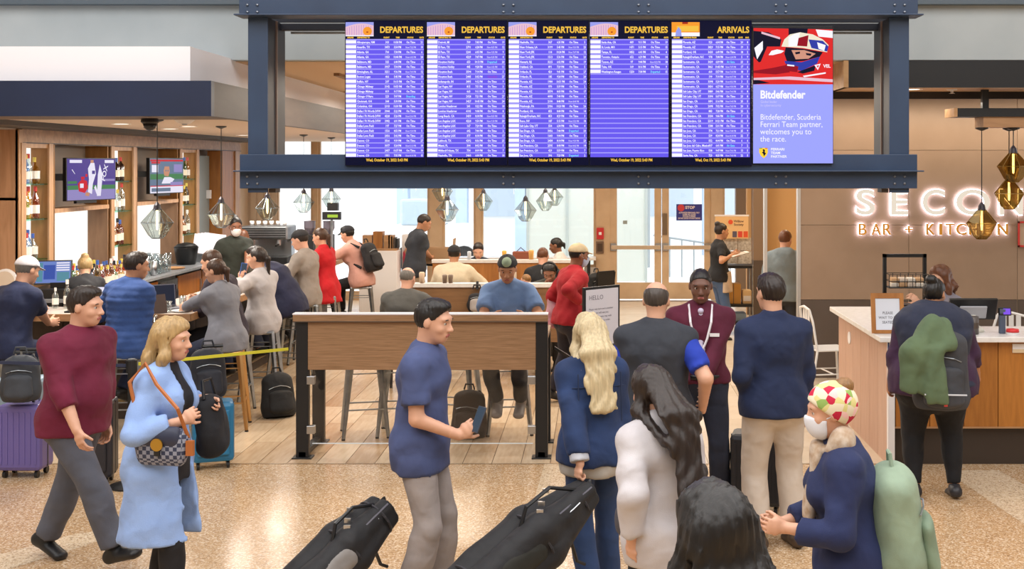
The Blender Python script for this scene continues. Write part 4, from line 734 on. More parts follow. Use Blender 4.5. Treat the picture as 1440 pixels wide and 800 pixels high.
tbk = thing('pendant_mount', 'dark topped wooden block holding three amber pendants', 'mount', (0, 11.2, 0)); q0 = W(1342, 152, 11.2); q1 = W(1384, 164, 11.2); MB().box(q0.x, 6.0, 0, .3, q1.z, q0.z).build('upper_block', m_charcoal, tbk); MB().box(q0.x - .002, q0.x + .03, -.001, .301, q1.z - .001, q0.z + .001).build('end_cap', m_soff, tbk); MB().box(q1.x, 6.0, .02, .28, q1.z - .1, q1.z).build('lower_block', m_oakx, tbk)
MB().box(q0.x + .3, q0.x + .36, .1, .16, q0.z, 3.27).build('hanger', m_black, tbk)
for i, (px, py, yo) in enumerate(((1380.5, 336, .1), (1419, 294, .26), (1425, 256, .1))): p = W(px, py, 11.2 + yo); pendant(p.x, 11.2 + yo, p.z, q1.z - .1, ('lowest amber glass pendant before the wall sign', 'middle amber glass pendant at the right edge', 'topmost amber glass pendant at the right edge')[i], 'amber glass pendants', True)
# ------------------------------------------------------------------ people: bodies and clothes grown as smooth implicit surfaces
V3 = lambda *a: np.array(a, dtype=np.float64)
def nrm(v): return v / (np.linalg.norm(v) + 1e-12)

class Field:
    def __init__(s, lo, hi, res):
        s.res = res; s.lo = np.array(lo, float) - 2 * res
        n = np.ceil((np.array(hi, float) + 2 * res - s.lo) / res).astype(int) + 1
        s.n = n; s.ax = [(s.lo[i] + res * np.arange(n[i])).astype(np.float32) for i in range(3)]
        s.D = np.full(n, .5, np.float32)
    def _sl(s, lo, hi):
        i0 = np.clip(np.floor((lo - s.lo) / s.res).astype(int), 0, s.n); i1 = np.clip(np.ceil((hi - s.lo) / s.res).astype(int) + 1, 0, s.n)
        return tuple(slice(a, b) for a, b in zip(i0, i1))
    def xyz(s, sl=None):
        sl = sl or (slice(None),) * 3
        return s.ax[0][sl[0]][:, None, None], s.ax[1][sl[1]][None, :, None], s.ax[2][sl[2]][None, None, :]
    def tube(s, a, b, ra, rb=None, w=None, k=.03, op='add', fa=False, fb=False):
        """tapered round or elliptical limb from a to b; w gives the wide axis and ra, rb are then (wide, deep)"""
        a = np.array(a, float); b = np.array(b, float); rb = ra if rb is None else rb
        mx = max(np.max(ra), np.max(rb)); mg = mx + max(k, 3 * s.res) + .012
        sl = s._sl(np.minimum(a, b) - mg, np.maximum(a, b) + mg)
        if any(q.stop <= q.start for q in sl): return s
        X, Y, Z = s.xyz(sl); X = X - a[0]; Y = Y - a[1]; Z = Z - a[2]
        L = np.linalg.norm(b - a); d = (b - a) / L if L > 1e-6 else V3(0, 0, 1)
        t = X * d[0] + Y * d[1] + Z * d[2]; tc = np.clip(t, 0, L); ra_ = t - tc; fr = tc / max(L, 1e-6)
        if w is None:
            r = ra + (rb - ra) * fr
            D = np.sqrt(np.maximum(X * X + Y * Y + Z * Z - t * t, 0) + ra_ * ra_) - r
        else:
            w = np.array(w, float); w = nrm(w - d * (w @ d)); v = np.cross(d, w)
            u = X * w[0] + Y * w[1] + Z * w[2]; q = X * v[0] + Y * v[1] + Z * v[2]
            wr = ra[0] + (rb[0] - ra[0]) * fr; dr = ra[1] + (rb[1] - ra[1]) * fr; mr = np.minimum(wr, dr)
            D = (np.sqrt((u / wr) ** 2 + (q / dr) ** 2 + (ra_ / mr) ** 2) - 1) * mr
        if fa: D = np.maximum(D, -t)
        if fb: D = np.maximum(D, t - L)
        s._op(sl, D, k, op); return s
    def ell(s, c, r, Rm=None, k=.02, op='add'):
        c = np.array(c, float); r = np.array(r, float); mg = r.max() + max(k, 3 * s.res) + .012
        sl = s._sl(c - mg, c + mg)
        if any(q.stop <= q.start for q in sl): return s
        X, Y, Z = s.xyz(sl); X = X - c[0]; Y = Y - c[1]; Z = Z - c[2]
        if Rm is not None: X, Y, Z = (X * Rm[0, i] + Y * Rm[1, i] + Z * Rm[2, i] for i in range(3))
        D = (np.sqrt((X / r[0]) ** 2 + (Y / r[1]) ** 2 + (Z / r[2]) ** 2) - 1) * r.min()
        s._op(sl, D, k, op); return s
    def _op(s, sl, D, k, op):
        A = s.D[sl]; D = D.astype(np.float32)
        if op == 'sub': A, D = -A, D
        if k > 0:
            h = np.clip(.5 + .5 * (A - D) / k, 0, 1); O = A + (D - A) * h - k * h * (1 - h)
        else: O = np.minimum(A, D)
        s.D[sl] = -O if op == 'sub' else O
    def cut(s, p, n):
        """keep the side the normal points away from"""
        X, Y, Z = s.xyz(); s.D = np.maximum(s.D, ((X - p[0]) * n[0] + (Y - p[1]) * n[1] + (Z - p[2]) * n[2])).astype(np.float32); return s
    def ripple(s, amp, fr=(9, 9, 24), ph=0.0):
        X, Y, Z = s.xyz()
        s.D = s.D + (amp * (np.sin(X * fr[0] * 2.1 + 2.2 * np.sin(Z * 7 + ph) + ph) * np.sin(Z * fr[2] + 3.1 * np.sin(Y * fr[1] + 2 * X * fr[0] * .4 + ph)) + .6 * amp * np.sin(Z * fr[2] * 1.7 + 13 * X + 9 * Y + ph))).astype(np.float32); return s
    def mesh(s):
        D = s.D; S = D < 0; c = np.zeros(np.array(D.shape) - 1, np.int8)
        for i in (0, 1):
            for j in (0, 1):
                for k in (0, 1): c += S[i:i + c.shape[0], j:j + c.shape[1], k:k + c.shape[2]]
        act = (c > 0) & (c < 8); I = np.argwhere(act)
        if len(I) == 0: return np.zeros((0, 3)), np.zeros((0, 4), int)
        idx = np.full(c.shape, -1, np.int64); idx[act] = np.arange(len(I))
        cor = np.array([(i, j, k) for i in (0, 1) for j in (0, 1) for k in (0, 1)])
        Vv = np.stack([D[I[:, 0] + q[0], I[:, 1] + q[1], I[:, 2] + q[2]] for q in cor], 1)
        acc = np.zeros((len(I), 3)); cnt = np.zeros(len(I))
        for e0 in range(8):
            for e1 in range(e0 + 1, 8):
                if np.abs(cor[e0] - cor[e1]).sum() != 1: continue
                va, vb = Vv[:, e0], Vv[:, e1]; x = (va < 0) != (vb < 0); t = np.where(x, va / np.where(x, va - vb, 1), 0)
                acc += (cor[e0] + t[:, None] * (cor[e1] - cor[e0])) * x[:, None]; cnt += x
        vs = s.lo + (I + acc / cnt[:, None]) * s.res; fs = []
        for ax in range(3):
            sa = [slice(None)] * 3; sb = [slice(None)] * 3; sa[ax] = slice(0, -1); sb[ax] = slice(1, None)
            for o in range(3):
                if o != ax: sa[o] = sb[o] = slice(1, -1)
            A = S[tuple(sa)]; B = S[tuple(sb)]; E = np.argwhere(A != B)
            if not len(E): continue
            fl = A[tuple(E.T)]; b, cc = [(1, 2), (2, 0), (0, 1)][ax]
            base = E.copy(); 
            for o in (b, cc): base[:, o] += 1
            def cell(db, dc):
                q = base.copy(); q[:, b] += db; q[:, cc] += dc; return idx[tuple(q.T)]
            Q = np.stack([cell(-1, -1), cell(0, -1), cell(0, 0), cell(-1, 0)], 1); Q[~fl] = Q[~fl][:, ::-1]; fs.append(Q)
        return vs, np.concatenate(fs)

def np_mesh(name, parts, mats):
    """parts: (verts, quads, material index)"""
    vs = np.concatenate([p[0] for p in parts]); off = 0; fs = []; mi = []
    for v, f, k in parts: fs.append(f + off); off += len(v); mi.append(np.full(len(f), k))
    fs = np.concatenate(fs); mi = np.concatenate(mi).astype(np.int32)
    me = bpy.data.meshes.new(name); me.vertices.add(len(vs)); me.vertices.foreach_set('co', vs.astype(np.float32).ravel())
    me.loops.add(fs.size); me.loops.foreach_set('vertex_index', fs.ravel().astype(np.int32)); me.polygons.add(len(fs))
    me.polygons.foreach_set('loop_start', np.arange(0, fs.size, 4, dtype=np.int32))
    me.polygons.foreach_set('use_smooth', np.ones(len(fs), bool))
    for m in mats: me.materials.append(m)
    me.polygons.foreach_set('material_index', mi); me.update(calc_edges=True); me.validate(); return me

def ik(a, t, l1, l2, pole):
    """middle joint of a two-bone limb; returns (joint, end)"""
    d = t - a; L = np.linalg.norm(d); L2 = min(max(L, abs(l1 - l2) + .01), (l1 + l2) * .998); d = nrm(d); t = a + d * L2
    x = (l1 * l1 - l2 * l2 + L2 * L2) / (2 * L2); h = math.sqrt(max(l1 * l1 - x * x, 0)); p = nrm(pole - d * (pole @ d))
    return a + d * x + p * h, t

def rotm(yaw=0, pitch=0, roll=0):
    """columns: right, forward, up; pitch nods down, yaw turns to the left"""
    return np.array(Matrix.Rotation(R_(yaw), 3, 'Z') @ Matrix.Rotation(R_(-pitch), 3, 'X') @ Matrix.Rotation(R_(roll), 3, 'Y'))

mat('eye_white', '#c9c0b8', .3); mat('eye_iris', '#3a2a1e', .2); mat('lip', '#a8625a', .45)
SKINS = {'light': '#d9a689', 'tan': '#c08a68', 'brown': '#8a5a40', 'dark': '#6b4636', 'pink': '#dca890'}
for k_, v_ in SKINS.items(): mat('skin_' + k_, v_, .5, kind='plain', col2=tuple(x * .86 for x in hexc(v_)), scale=14, amount=.9)
HAIRS = {'black': '#17120f', 'dark': '#2a1d16', 'brown': '#4a3020', 'auburn': '#6e3f22', 'blond': '#c3a16c', 'pale': '#d8c49a', 'grey': '#77726c', 'honey': '#9a6f3f', 'stubble': '#4d443e'}
for k_, v_ in HAIRS.items(): mat('hair_' + k_, v_, .45, kind='plain', col2=tuple(x * .5 for x in hexc(v_)), scale=9, stretch=(9, 9, 1.2), bump=.6, amount=.8)
_eye = MB(); _eye.sphere((0, 0, 0), .0125, 10, 8); _eyeb = MB()
_eye.cur = 1; _eye.lathe([(.0062, .0112), (.0045, .0123), (0.0, .0128)], 10, T=Matrix.Rotation(R_(-90), 4, 'X')); EYE = _eye.mesh('eye', [MATS['eye_white'], MATS['eye_iris']], True)
_lp = Field((-.04, -.03, -.03), (.04, .03, .03), .004)
_lp.tube((-.021, -.006, 0), (0, .003, .004), .004, .0062, k=.004).tube((0, .003, .004), (.021, -.006, 0), .0062, .004, k=.004).tube((-.017, -.004, -.006), (.017, -.004, -.006), .0062, k=.003)
LIPS = np_mesh('lips', [(*_lp.mesh(), 0)], [MATS['lip']])
_bw = MB(); _bw.tube([(-.018, -.006, -.003), (-.006, .001, .002), (.008, .002, .003), (.018, -.004, -.001)], .0042, 5, .0022); BROW = {}
def brow(h):
    if h not in BROW: BROW[h] = _bw.mesh('eyebrow', MATS['hair_' + h], True)
    return BROW[h]

def hand_field(wr, d, n, sd, sc, curl, thumb, res, fore=None, rw=.028):
    """palm, four unequal bent fingers and a thumb from the palm's side; d fingers, n palm side, sd thumb side"""
    c0 = wr + d * .09 * sc; f = Field(c0 - .15 * sc, c0 + .15 * sc, res); P = lambda a, b, c: wr + (d * a + sd * b + n * c) * sc
    if fore is not None: f.tube(wr + nrm(fore - wr) * .05, wr, rw * 1.08, rw * .92, k=.01)
    f.tube(P(0, 0, 0), P(.05, 0, 0), (.026 * sc, .018 * sc), (.038 * sc, .0165 * sc), w=sd, k=.012)
    f.tube(P(.05, 0, 0), P(.082, 0, 0), (.038 * sc, .0165 * sc), (.039 * sc, .013 * sc), w=sd, k=.01)
    f.tube(P(.02, .022, .008), P(.055, .03, .01), .014 * sc, .012 * sc, k=.012)
    for off, ln, spread in ((.030, .068, .10), (.010, .078, .02), (-.011, .073, -.05), (-.030, .058, -.14)):
        p = P(.084 - abs(off) * .12, off, 0); ang = 0.0; dd = nrm(d + sd * spread)
        for seg, (fr, r) in enumerate(((.45, .0088), (.32, .0078), (.23, .0070))):
            ang += R_(curl * (.75, 1.05, .7)[seg]); v = dd * math.cos(ang) + n * math.sin(ang); q = p + v * ln * fr * 1.12 * sc
            f.tube(p, q, r * sc, r * .92 * sc, k=.003); p = q
    t0 = P(.030, .030, .006); a = R_(thumb); v1 = nrm(d * math.cos(a) + sd * math.sin(a) + n * .35); t1 = t0 + v1 * .042 * sc
    v2 = nrm(d * math.cos(a * .5) + sd * math.sin(a * .5) * .8 + n * (.45 + curl / 90)); t2 = t1 + v2 * .034 * sc
    f.tube(t0, t1, .0125 * sc, .0098 * sc, k=.008).tube(t1, t2, .0098 * sc, .0078 * sc, k=.003)
    return f

def person(label, X, Y, H=1.75, rz=0, sex='m', build=1.0, belly=0.0, skin='light', lean=0, side=0, hunch=0, twist=0, seat=None, head=(0, 0), L=None, R=None, fL=None, fR=None,
           top=None, over=None, bottom=None, shoe='#1d1b1b', hair=('short', 'dark'), far=False, cap=None, mask=None, z0=0.0, knees=None, curl=(35, 35), apron=None, name='person', group=None, glasses=False, hdir=(None, None)):
    """top / over: dict(c, sleeve 0..2 in bone lengths, ease, hem, style); bottom: dict(c, ease, style, len); L, R: wrists and fL, fR: ankles as world points"""
    k = H / 1.75; res = .024 if far else .017; fres = .0125 if far else .0085; hres = .0085 if far else .0056
    root = thing(name, label, 'person', (X, Y, z0), rz, group)
    Mi = (Matrix.Translation((X, Y, z0)) @ Matrix.Rotation(R_(rz), 4, 'Z')).inverted()
    loc = lambda p: None if p is None else np.array(Mi @ Vector(p))
    f_ = sex == 'f'; g = build
    pz = (.95 * k if seat is None else seat + .105 * math.sqrt(g))
    P0 = V3(0, 0, pz); r_ = V3(1, 0, 0)
    def updir(a, b): return nrm(V3(math.sin(R_(b)), math.sin(R_(a)), math.cos(R_(a))))
    u0 = updir(lean * .6, side * .6); u1 = updir(lean + hunch * .5, side); u2 = updir(lean + hunch, side)
    P1 = P0 + u0 * .17 * k; P2 = P1 + u1 * .21 * k; P3 = P2 + u2 * .155 * k
    ct, st = math.cos(R_(twist)), math.sin(R_(twist)); rs = nrm(V3(ct, st, 0) - u2 * (V3(ct, st, 0) @ u2)); fw = np.cross(u2, rs)
    sw = (.150 if f_ else .176) * k * (1 + (g - 1) * .5)
    S = {'L': P3 - rs * sw - u2 * .078 * k, 'R': P3 + rs * sw - u2 * .078 * k}
    hp = .088 * k * (1 + (g - 1) * .4); HJ = {'L': P0 + V3(-hp, 0, -.03 * k), 'R': P0 + V3(hp, 0, -.03 * k)}
    ua, fa_, th, sh = .29 * k, .255 * k, .43 * k, .42 * k
    J = {}
    for sname, tgt, sg in (('L', loc(L), -1), ('R', loc(R), 1)):
        if tgt is None: tgt = S[sname] + V3(sg * .07, .05, -.53 * k) + rs * sg * .02 * g
        el, wr = ik(S[sname], tgt, ua, fa_, -fw * .8 + rs * sg * .55 - u2 * .5); J['e' + sname] = el; J['w' + sname] = wr
    for sname, tgt, sg in (('L', loc(fL), -1), ('R', loc(fR), 1)):
        if tgt is None: tgt = V3(sg * .11 * k, .0, .085 * k) if seat is None else V3(sg * .1, .30, pz - .50 * k)
        pole = V3(sg * .15, 1, .25) if knees is None else V3(sg * knees, 1, .25)
        kn, an = ik(HJ[sname], tgt, th, sh, pole); J['k' + sname] = kn; J['a' + sname] = an
    kh = H / 1.75 * (.98 if f_ else 1.0); Hm = rotm(*head) if True else None
    hl = lean + hunch; Hm = np.array(Matrix.Rotation(R_(-min(hl, 30) * .25), 3, 'X')) @ Hm
    nb = P3 + u2 * .005; Hc = nb + nrm(u2 * .75 + V3(0, .15, .5)) * .062 * k + Hm @ V3(0, .03, .095) * kh
    hd = lambda x, y, z: Hc + Hm @ (V3(x, y, z) * kh)
    allp = np.array([P0, P1, P2, P3, hd(0, 0, .13), hd(0, 0, -.1), *S.values(), *HJ.values(), *J.values()])
    lo = allp.min(0) - .26 * max(1, g * .9); hi = allp.max(0) + .22 * max(1, g * .9); lo[2] = min(lo[2], allp[:, 2].min() - .10)
    wp, dp = ((.172, .122) if f_ else (.160, .115)); ww, dw = ((.128, .098) if f_ else (.145, .105)); wc, dc = ((.146, .112) if f_ else (.168, .122))
    gd = 1 + (g - 1) * 1.15
    def torso(F_, o=0.0, kk=.05):
        F_.tube(P0, P1, ((wp * g * k + o), (dp * gd * k + o)), ((ww * g * k + o), (dw * gd * k + o)), w=r_, k=kk)
        F_.tube(P1, P2, ((ww * g * k + o), (dw * gd * k + o)), ((wc * g * k + o), (dc * gd * k + o)), w=rs, k=kk)
        F_.tube(P2, P2 + u2 * .055 * k, ((wc * g * k + o), (dc * gd * k + o)), ((wc * .93 * g * k + o), (dc * .8 * gd * k + o)), w=rs, k=kk)
        F_.tube(S['L'], S['R'], (.050 * k * math.sqrt(g) + o), k=kk)
        for q in ('L', 'R'): F_.tube(P3 + u2 * .0 * k, S[q] + u2 * .012, .040 * k + o, .040 * k + o, k=.03)
        if belly: F_.ell(P1 + V3(0, (.03 + belly) * k, -.03), V3(.145 * g * k + o, .13 * k + o + belly * .4, .17 * k + o), k=.06)
        if f_:
            for sg in (-1, 1): F_.ell(P2 + rs * sg * .068 * k + fw * .092 * gd * k - u2 * .03, V3(.068, .062, .068) * k * math.sqrt(g) + o, k=.04)
        for sg in (-1, 1): F_.ell(P0 + V3(sg * .075 * k * g, (-.052 if f_ else -.036) * k * gd, -.035 * k), V3(.092, .082 if f_ else .074, .10) * k * math.sqrt(g) + o, k=.05)
    ga = 1 + (g - 1) * .7; fem = .9 if f_ else 1.0
    def arm(F_, q, o=0.0, ln=2.0, flare=0.0, kk=.03):
        a, e, w_ = S[q], J['e' + q], J['w' + q]; r0, r1, r2 = .053 * k * ga * fem, .043 * k * ga * fem, .030 * k * fem
        if ln <= 0: return
        if ln < 1: F_.tube(a, a + (e - a) * ln, r0 + o, r0 + (r1 - r0) * ln + o + flare, k=kk, fb=True)
        else:
            F_.tube(a, e, r0 + o, r1 + o, k=kk); t = min(ln - 1, 1)
            if t > .02: F_.tube(e, e + (w_ - e) * t, r1 + o, r1 + (r2 - r1) * t + o + flare, k=.015, fb=ln < 2 or o > 0)
    def leg(F_, q, o=0.0, ln=2.0, flare=0.0, kk=.03):
        a, kn, an = HJ[q], J['k' + q], J['a' + q]; r0, r1, r2 = .09 * k * g, .058 * k * math.sqrt(g), .040 * k
        F_.tube(a, kn, r0 + o, r1 + o, k=kk); t = min(ln - 1, 1)
        F_.tube(kn, kn + (an - kn) * t, r1 + o, r1 + (r2 - r1) * t + o + flare, k=.02, fb=o > 0)
        cb = kn + (an - kn) * .3; F_.ell(cb - nrm(np.cross(V3(1, 0, 0), nrm(an - kn))) * -.012, V3(.05, .056, .11) * k * math.sqrt(g) + o * .8, k=.04)
    def foot(F_, q, o=0.0, kk=.02):
        an = J['a' + q]; shd = nrm(an - J['k' + q]); fd = V3(0, 1, 0) - shd * shd[1]; fd = nrm(fd if np.linalg.norm(fd) > .2 else V3(0, .2, 1)); fd = nrm(fd * V3(1, 1, .85)); dn = nrm(np.cross(np.cross(fd, shd), fd))
        if dn @ shd < 0: dn = -dn
        w_ = np.cross(fd, dn); h = an + dn * .04 * k - fd * .055 * k; t = an + dn * .052 * k + fd * .155 * k
        F_.tube(an + dn * .005, h, .038 * k + o, .036 * k + o, k=kk)
        F_.tube(h, t, (.036 * k + o, .034 * k + o), (.043 * k + o, .022 * k + o), w=w_, k=kk); F_.cut(an + dn * (.078 * k + o * .3), dn)
    sk = MATS['skin_' + skin]
    # --- body: trunk and limbs, then head and hands at finer grain, one mesh
    B = Field(lo, hi, res * 1.1); torso(B)
    for q in ('L', 'R'): arm(B, q); leg(B, q)
    for q in ('L', 'R'):
        Fo = Field(J['a' + q] - .3, J['a' + q] + .3, res); foot(Fo, q); sl = B._sl(Fo.lo, Fo.lo + Fo.res * (Fo.n - 1))
    B.tube(nb, Hc, .05 * k, .05 * k, k=.03); parts = [(*B.mesh(), 0)]
    h = Field(Hc - .17 * kh, Hc + .17 * kh, fres); jw = .92 if f_ else 1.0; E = lambda c, r, k=.02, op='add': h.ell(hd(*c), V3(*r) * kh, Hm, k * 1.0, op)
    E((0, -.012, .028), (.077, .098, .092)); E((0, .03, -.03), (.064 * jw, .068, .085), .03); E((0, .055, -.085), (.036 * jw, .034, .03), .03)
    h.tube(nb + u2 * .01, hd(0, -.025, -.03), (.056 if not f_ else .046) * k * math.sqrt(ga), (.055 if not f_ else .046) * k, k=.03)
    E((0, .082, .03), (.055, .018, .014), .02)
    for sg in (-1, 1):
        E((sg * .032, .104, .004), (.016, .0165, .0068), .007, 'sub'); E((sg * .042, .062, -.03), (.022, .022, .02), .02); E((sg * .079, -.008, -.005), (.010, .021, .031), .006)
    h.tube(hd(0, .092, .012), hd(0, .115, -.03), .008 * kh, .0135 * kh, k=.012); E((0.014, .104, -.034), (.009, .011, .008), .008); E((-.014, .104, -.034), (.009, .011, .008), .008)
    E((0, .088, -.062), (.026, .014, .014), .012); parts.append((*h.mesh(), 0))
    for q, sg, cu, hdv in (('L', -1, curl[0], hdir[0]), ('R', 1, curl[1], hdir[1])):
        fo = nrm(J['w' + q] - J['e' + q]); d = fo if hdv is None else nrm(np.array(Mi.to_3x3() @ Vector(hdv)))
        n = -rs * sg * 1.0 + fw * .15; n = nrm(n - d * (n @ d)); sd = np.cross(n, d) * -sg
        if sd @ fw < -.2 and abs(d[2]) > .5: sd = -sd
        hf = hand_field(J['w' + q], d, n, sd, k * (.92 if f_ else 1.0), cu, 40, hres, J['e' + q], .030 * k * fem); parts.append((*hf.mesh(), 0)); J['h' + q] = J['w' + q] + d * .1 * k
    link('body', np_mesh('body', parts, [sk]), root)
    # --- face
    for sg in (-1, 1):
        e = link('eye', EYE, root); e.matrix_local = Matrix.Translation(hd(sg * .032, .0785, .005)) @ Matrix(Hm).to_4x4() @ Matrix.Scale(kh, 4)
        e = link('eyebrow', brow(hair[1] if hair[1] in HAIRS else 'dark'), root); e.matrix_local = Matrix.Translation(hd(sg * .033, .0965, .027)) @ Matrix(Hm).to_4x4() @ Matrix.Diagonal((sg * kh, kh, kh, 1))
    e = link('lips', LIPS, root); e.matrix_local = Matrix.Translation(hd(0, .101, -.062)) @ Matrix(Hm).to_4x4() @ Matrix.Scale(kh, 4)
    # --- clothes
    cm = lambda d: mat('cloth_' + d['c'] + d.get('kind', 'fabric') + str(d.get('c2', '')), d['c'], d.get('rough', .85), kind=d.get('kind', 'fabric'), col2=d.get('c2'), scale=d.get('scale', 6), bump=.25, amount=.7)
    def garment(d, nm, o_extra=0.0):
        o = d.get('ease', .014) + o_extra; F_ = Field(lo, hi, res); torso(F_, o); hem = d.get('hem', .10); st_ = d.get('style', ''); ob = max(o, (bottom.get('ease', .012) + bottom.get('sl', 0) if bottom else 0) + .012 + o_extra)
        for q in ('L', 'R'):
            td = nrm(J['k' + q] - HJ[q]); tl = min(hem / max(.45, abs(td[2])) if seat is None else .06, .26 * k); F_.tube(HJ[q] + u0 * .05, HJ[q] + td * tl, .086 * k * g + ob * .8, (.084 - .045 * tl / .43) * k * g + ob * .8, k=.05)
        for sg in (-1, 1): F_.ell(P0 + V3(sg * .075 * k * g, (-.052 if f_ else -.036) * k * gd, -.035 * k), V3(.092, .082 if f_ else .074, .10) * k * math.sqrt(g) + ob, k=.05)
        uh = u0 if seat is None else u0
        if hem > .02: 
            fl = d.get('flare', .0); F_.tube(P0 + u0 * .03, P0 - V3(0, 0, 1) * hem if seat is None else P0 - u0 * hem, (wp * g * k + ob + .004, dp * gd * k + ob + .01), (wp * g * k + ob + .008 + fl, dp * gd * k + ob + .016 + fl), w=r_, k=.05, fb=True)
        for q in ('L', 'R'): arm(F_, q, o + d.get('sl_ease', 0), d.get('sleeve', .55), d.get('cuff', 0.0))
        cutz = P0 - u0 * hem; F_.cut(cutz, -u0 if seat is not None else V3(0, 0, -1))
        if d.get('collar', 1): F_.tube(P3 - u2 * .03, P3 + u2 * d.get('collar_h', .018), .088 * k * math.sqrt(g) , .064 * k * math.sqrt(ga) + .008, k=.03, fb=True)
        if st_ == 'hood': F_.tube(P3 - rs * .07 - fw * .06, P3 + rs * .07 - fw * .06, .055, k=.05); F_.ell(P3 - fw * .09 - u2 * .05, V3(.10, .05, .08), k=.04)
        if st_ == 'puffer':
            Z = F_.xyz()[2]; F_.D = F_.D - (.010 * np.abs(np.sin((Z - pz) * math.pi / .062)) - .004).astype(np.float32)
        if st_ == 'open':      # worn open: cut a wedge down the front
            Xg, Yg, Zg = F_.xyz(); t = np.clip((P3[2] - Zg) / .5, 0, 1); F_.D = np.maximum(F_.D, np.minimum(np.minimum(.045 + .03 * t - np.abs(Xg - P2[0]), Yg - (P2[1] + .0)), .5)).astype(np.float32)
        F_.ripple(d.get('fold', .006), ph=len(label) * 1.7)
        return link(nm, np_mesh(nm, [(*F_.mesh(), 0)], [cm(d)]), root)
    if bottom:
        d = bottom; o = d.get('ease', .012); F_ = Field(lo, hi, res); st_ = d.get('style', 'pants')
        F_.tube(P0 - u0 * .02, P0 + u0 * .085 * k, (wp * g * k + o, dp * gd * k + o), (wp * .93 * g * k + o, dp * .95 * gd * k + o), w=r_, k=.05, fb=True)
        for sg in (-1, 1): F_.ell(P0 + V3(sg * .075 * k * g, (-.052 if f_ else -.036) * k * gd, -.035 * k), V3(.092, .082 if f_ else .074, .10) * k * math.sqrt(g) + o, k=.05)
        for q in ('L', 'R'): leg(F_, q, o + d.get('sl', 0), d.get('len', 1.95), d.get('flare', .012), kk=.025)
        F_.ripple(.004, fr=(7, 7, 19), ph=len(label)); link('trousers', np_mesh('trousers', [(*F_.mesh(), 0)], [cm(d)]), root)
    if top: garment(top, top.get('name', 'shirt'))
    if over: garment(over, over.get('name', 'jacket'), .012)
    if apron:
        F_ = Field(P0 - .4, P0 + .35, res); F_.tube(P0 + V3(0, .03, .08), P0 + V3(0, .05, -.22), (wp * g * k + .02, dp * gd * k + .03), (wp * g * k + .04, dp * gd * k + .03), w=r_, k=.0, fb=True, fa=True); F_.cut(P0, V3(0, -1, 0))
        link('apron', np_mesh('apron', [(*F_.mesh(), 0)], [mat('cloth_' + apron, apron, .9, kind='fabric', bump=.2)]), root)
    if shoe:
        smat = mat('shoe_' + shoe, shoe, .45)
        for q in ('L', 'R'):
            F_ = Field(J['a' + q] - .28, J['a' + q] + .28, .013 if not far else .018); foot(F_, q, .010); link('shoe', np_mesh('shoe', [(*F_.mesh(), 0)], [smat]), root)
    # --- hair and headgear
    hk, hcol = hair[0], hair[1]; ln = hair[2] if len(hair) > 2 else .3; hb = hair[3] if len(hair) > 3 else 0.0; hm = MATS['hair_' + hcol]
    if hk != 'none':
        bot = Hc - V3(.26, .30 + hb, .2 + (ln if hk in ('long', 'pony') else 0)); F_ = Field(bot, Hc + .17, fres if not (hk == 'long' and not far) else .0095); G = lambda c, r, k=.02, op='add': F_.ell(hd(*c), V3(*r) * kh, Hm, k, op)
        th_ = {'buzz': .004, 'fringe': .004, 'short': .010, 'crop': .007, 'long': .016, 'pony': .009, 'bun': .010}[hk]
        G((0, -.014, .030), (.077 + th_, .099 + th_, .092 + th_)); 
        if hk == 'long': G((0, .035, .085), (.06, .05, .03 + th_), .03)
        if hk == 'short': G((0, .03, .098), (.062, .055, .030), .03)
        y0, z0_ = (.088, .070) if hk == 'long' else (.080, .082); y1, z1 = -.055, -.088; nn = nrm(V3(0, (z0_ - z1), -(y0 - y1))); F_.cut(hd(0, y0, z0_), Hm @ nn)
        for sg in (-1, 1): G((sg * .083, .004, -.004), (.016, .024, .034), .006, 'sub')
        if hk == 'fringe': F_.cut(hd(0, 0, .062), Hm @ V3(0, .25, .97))
        if hk == 'long':
            for sg in (-1, 1):
                F_.tube(hd(sg * .07, -.01, .03), hd(sg * .088, .002, -.09), .026 * kh, .034 * kh, k=.03)
                F_.tube(hd(sg * .088, .0, -.09), hd(sg * .085, -.02, -.11) + V3(0, -hb * .8, -min(max(ln - .13, .02), .09 if hb else 9)), (.040 * kh, .032 * kh), (.030 * kh, .020 * kh), w=Hm[:, 0], k=.03)
            hB = hd(0, -.085, -.10) + V3(0, -hb * .6, 0); F_.tube(hd(0, -.06, .04), hB, (.085 * kh, .045 * kh), (.105 * kh, .045 * kh), w=Hm[:, 0], k=.03)
            F_.tube(hB, hB + V3(0, -.02 - hb * .4, -ln + .11), (.105 * kh, .045 * kh), (.085 * kh, .03 * kh), w=Hm[:, 0], k=.03)
        if hk == 'pony':
            F_.tube(hd(0, -.10, .02), hd(0, -.13, -.01), .022, .028, k=.012); F_.tube(hd(0, -.13, -.01), hd(0, -.135, -.03) + V3(0, -.01, -ln + .05), .030, .012, k=.015)
        if hk == 'bun': F_.ell(hd(0, -.075, .115), V3(.048, .048, .042) * kh, None, .012)
        Xg, Yg, Zg = F_.xyz(); am = .0012 if hk in ('buzz', 'fringe', 'crop') else (.002 if hk in ('short', 'bun', 'pony') else .0026); rx = Hm[:, 0]
        ang = np.arctan2((Xg - Hc[0]) * rx[0] + (Yg - Hc[1]) * rx[1], (Xg - Hc[0]) * -rx[1] + (Yg - Hc[1]) * rx[0] + 1e-6)
        F_.D = F_.D + (am * np.sin(ang * 23 + 5 * np.sin(Zg * 16)) + am * .8 * np.sin(ang * 41 + Zg * 25) + (.0035 * np.sin(Zg * 34 + ang * 3) if hk == 'long' else 0)).astype(np.float32)
        link('hair', np_mesh('hair', [(*F_.mesh(), 0)], [hm]), root)
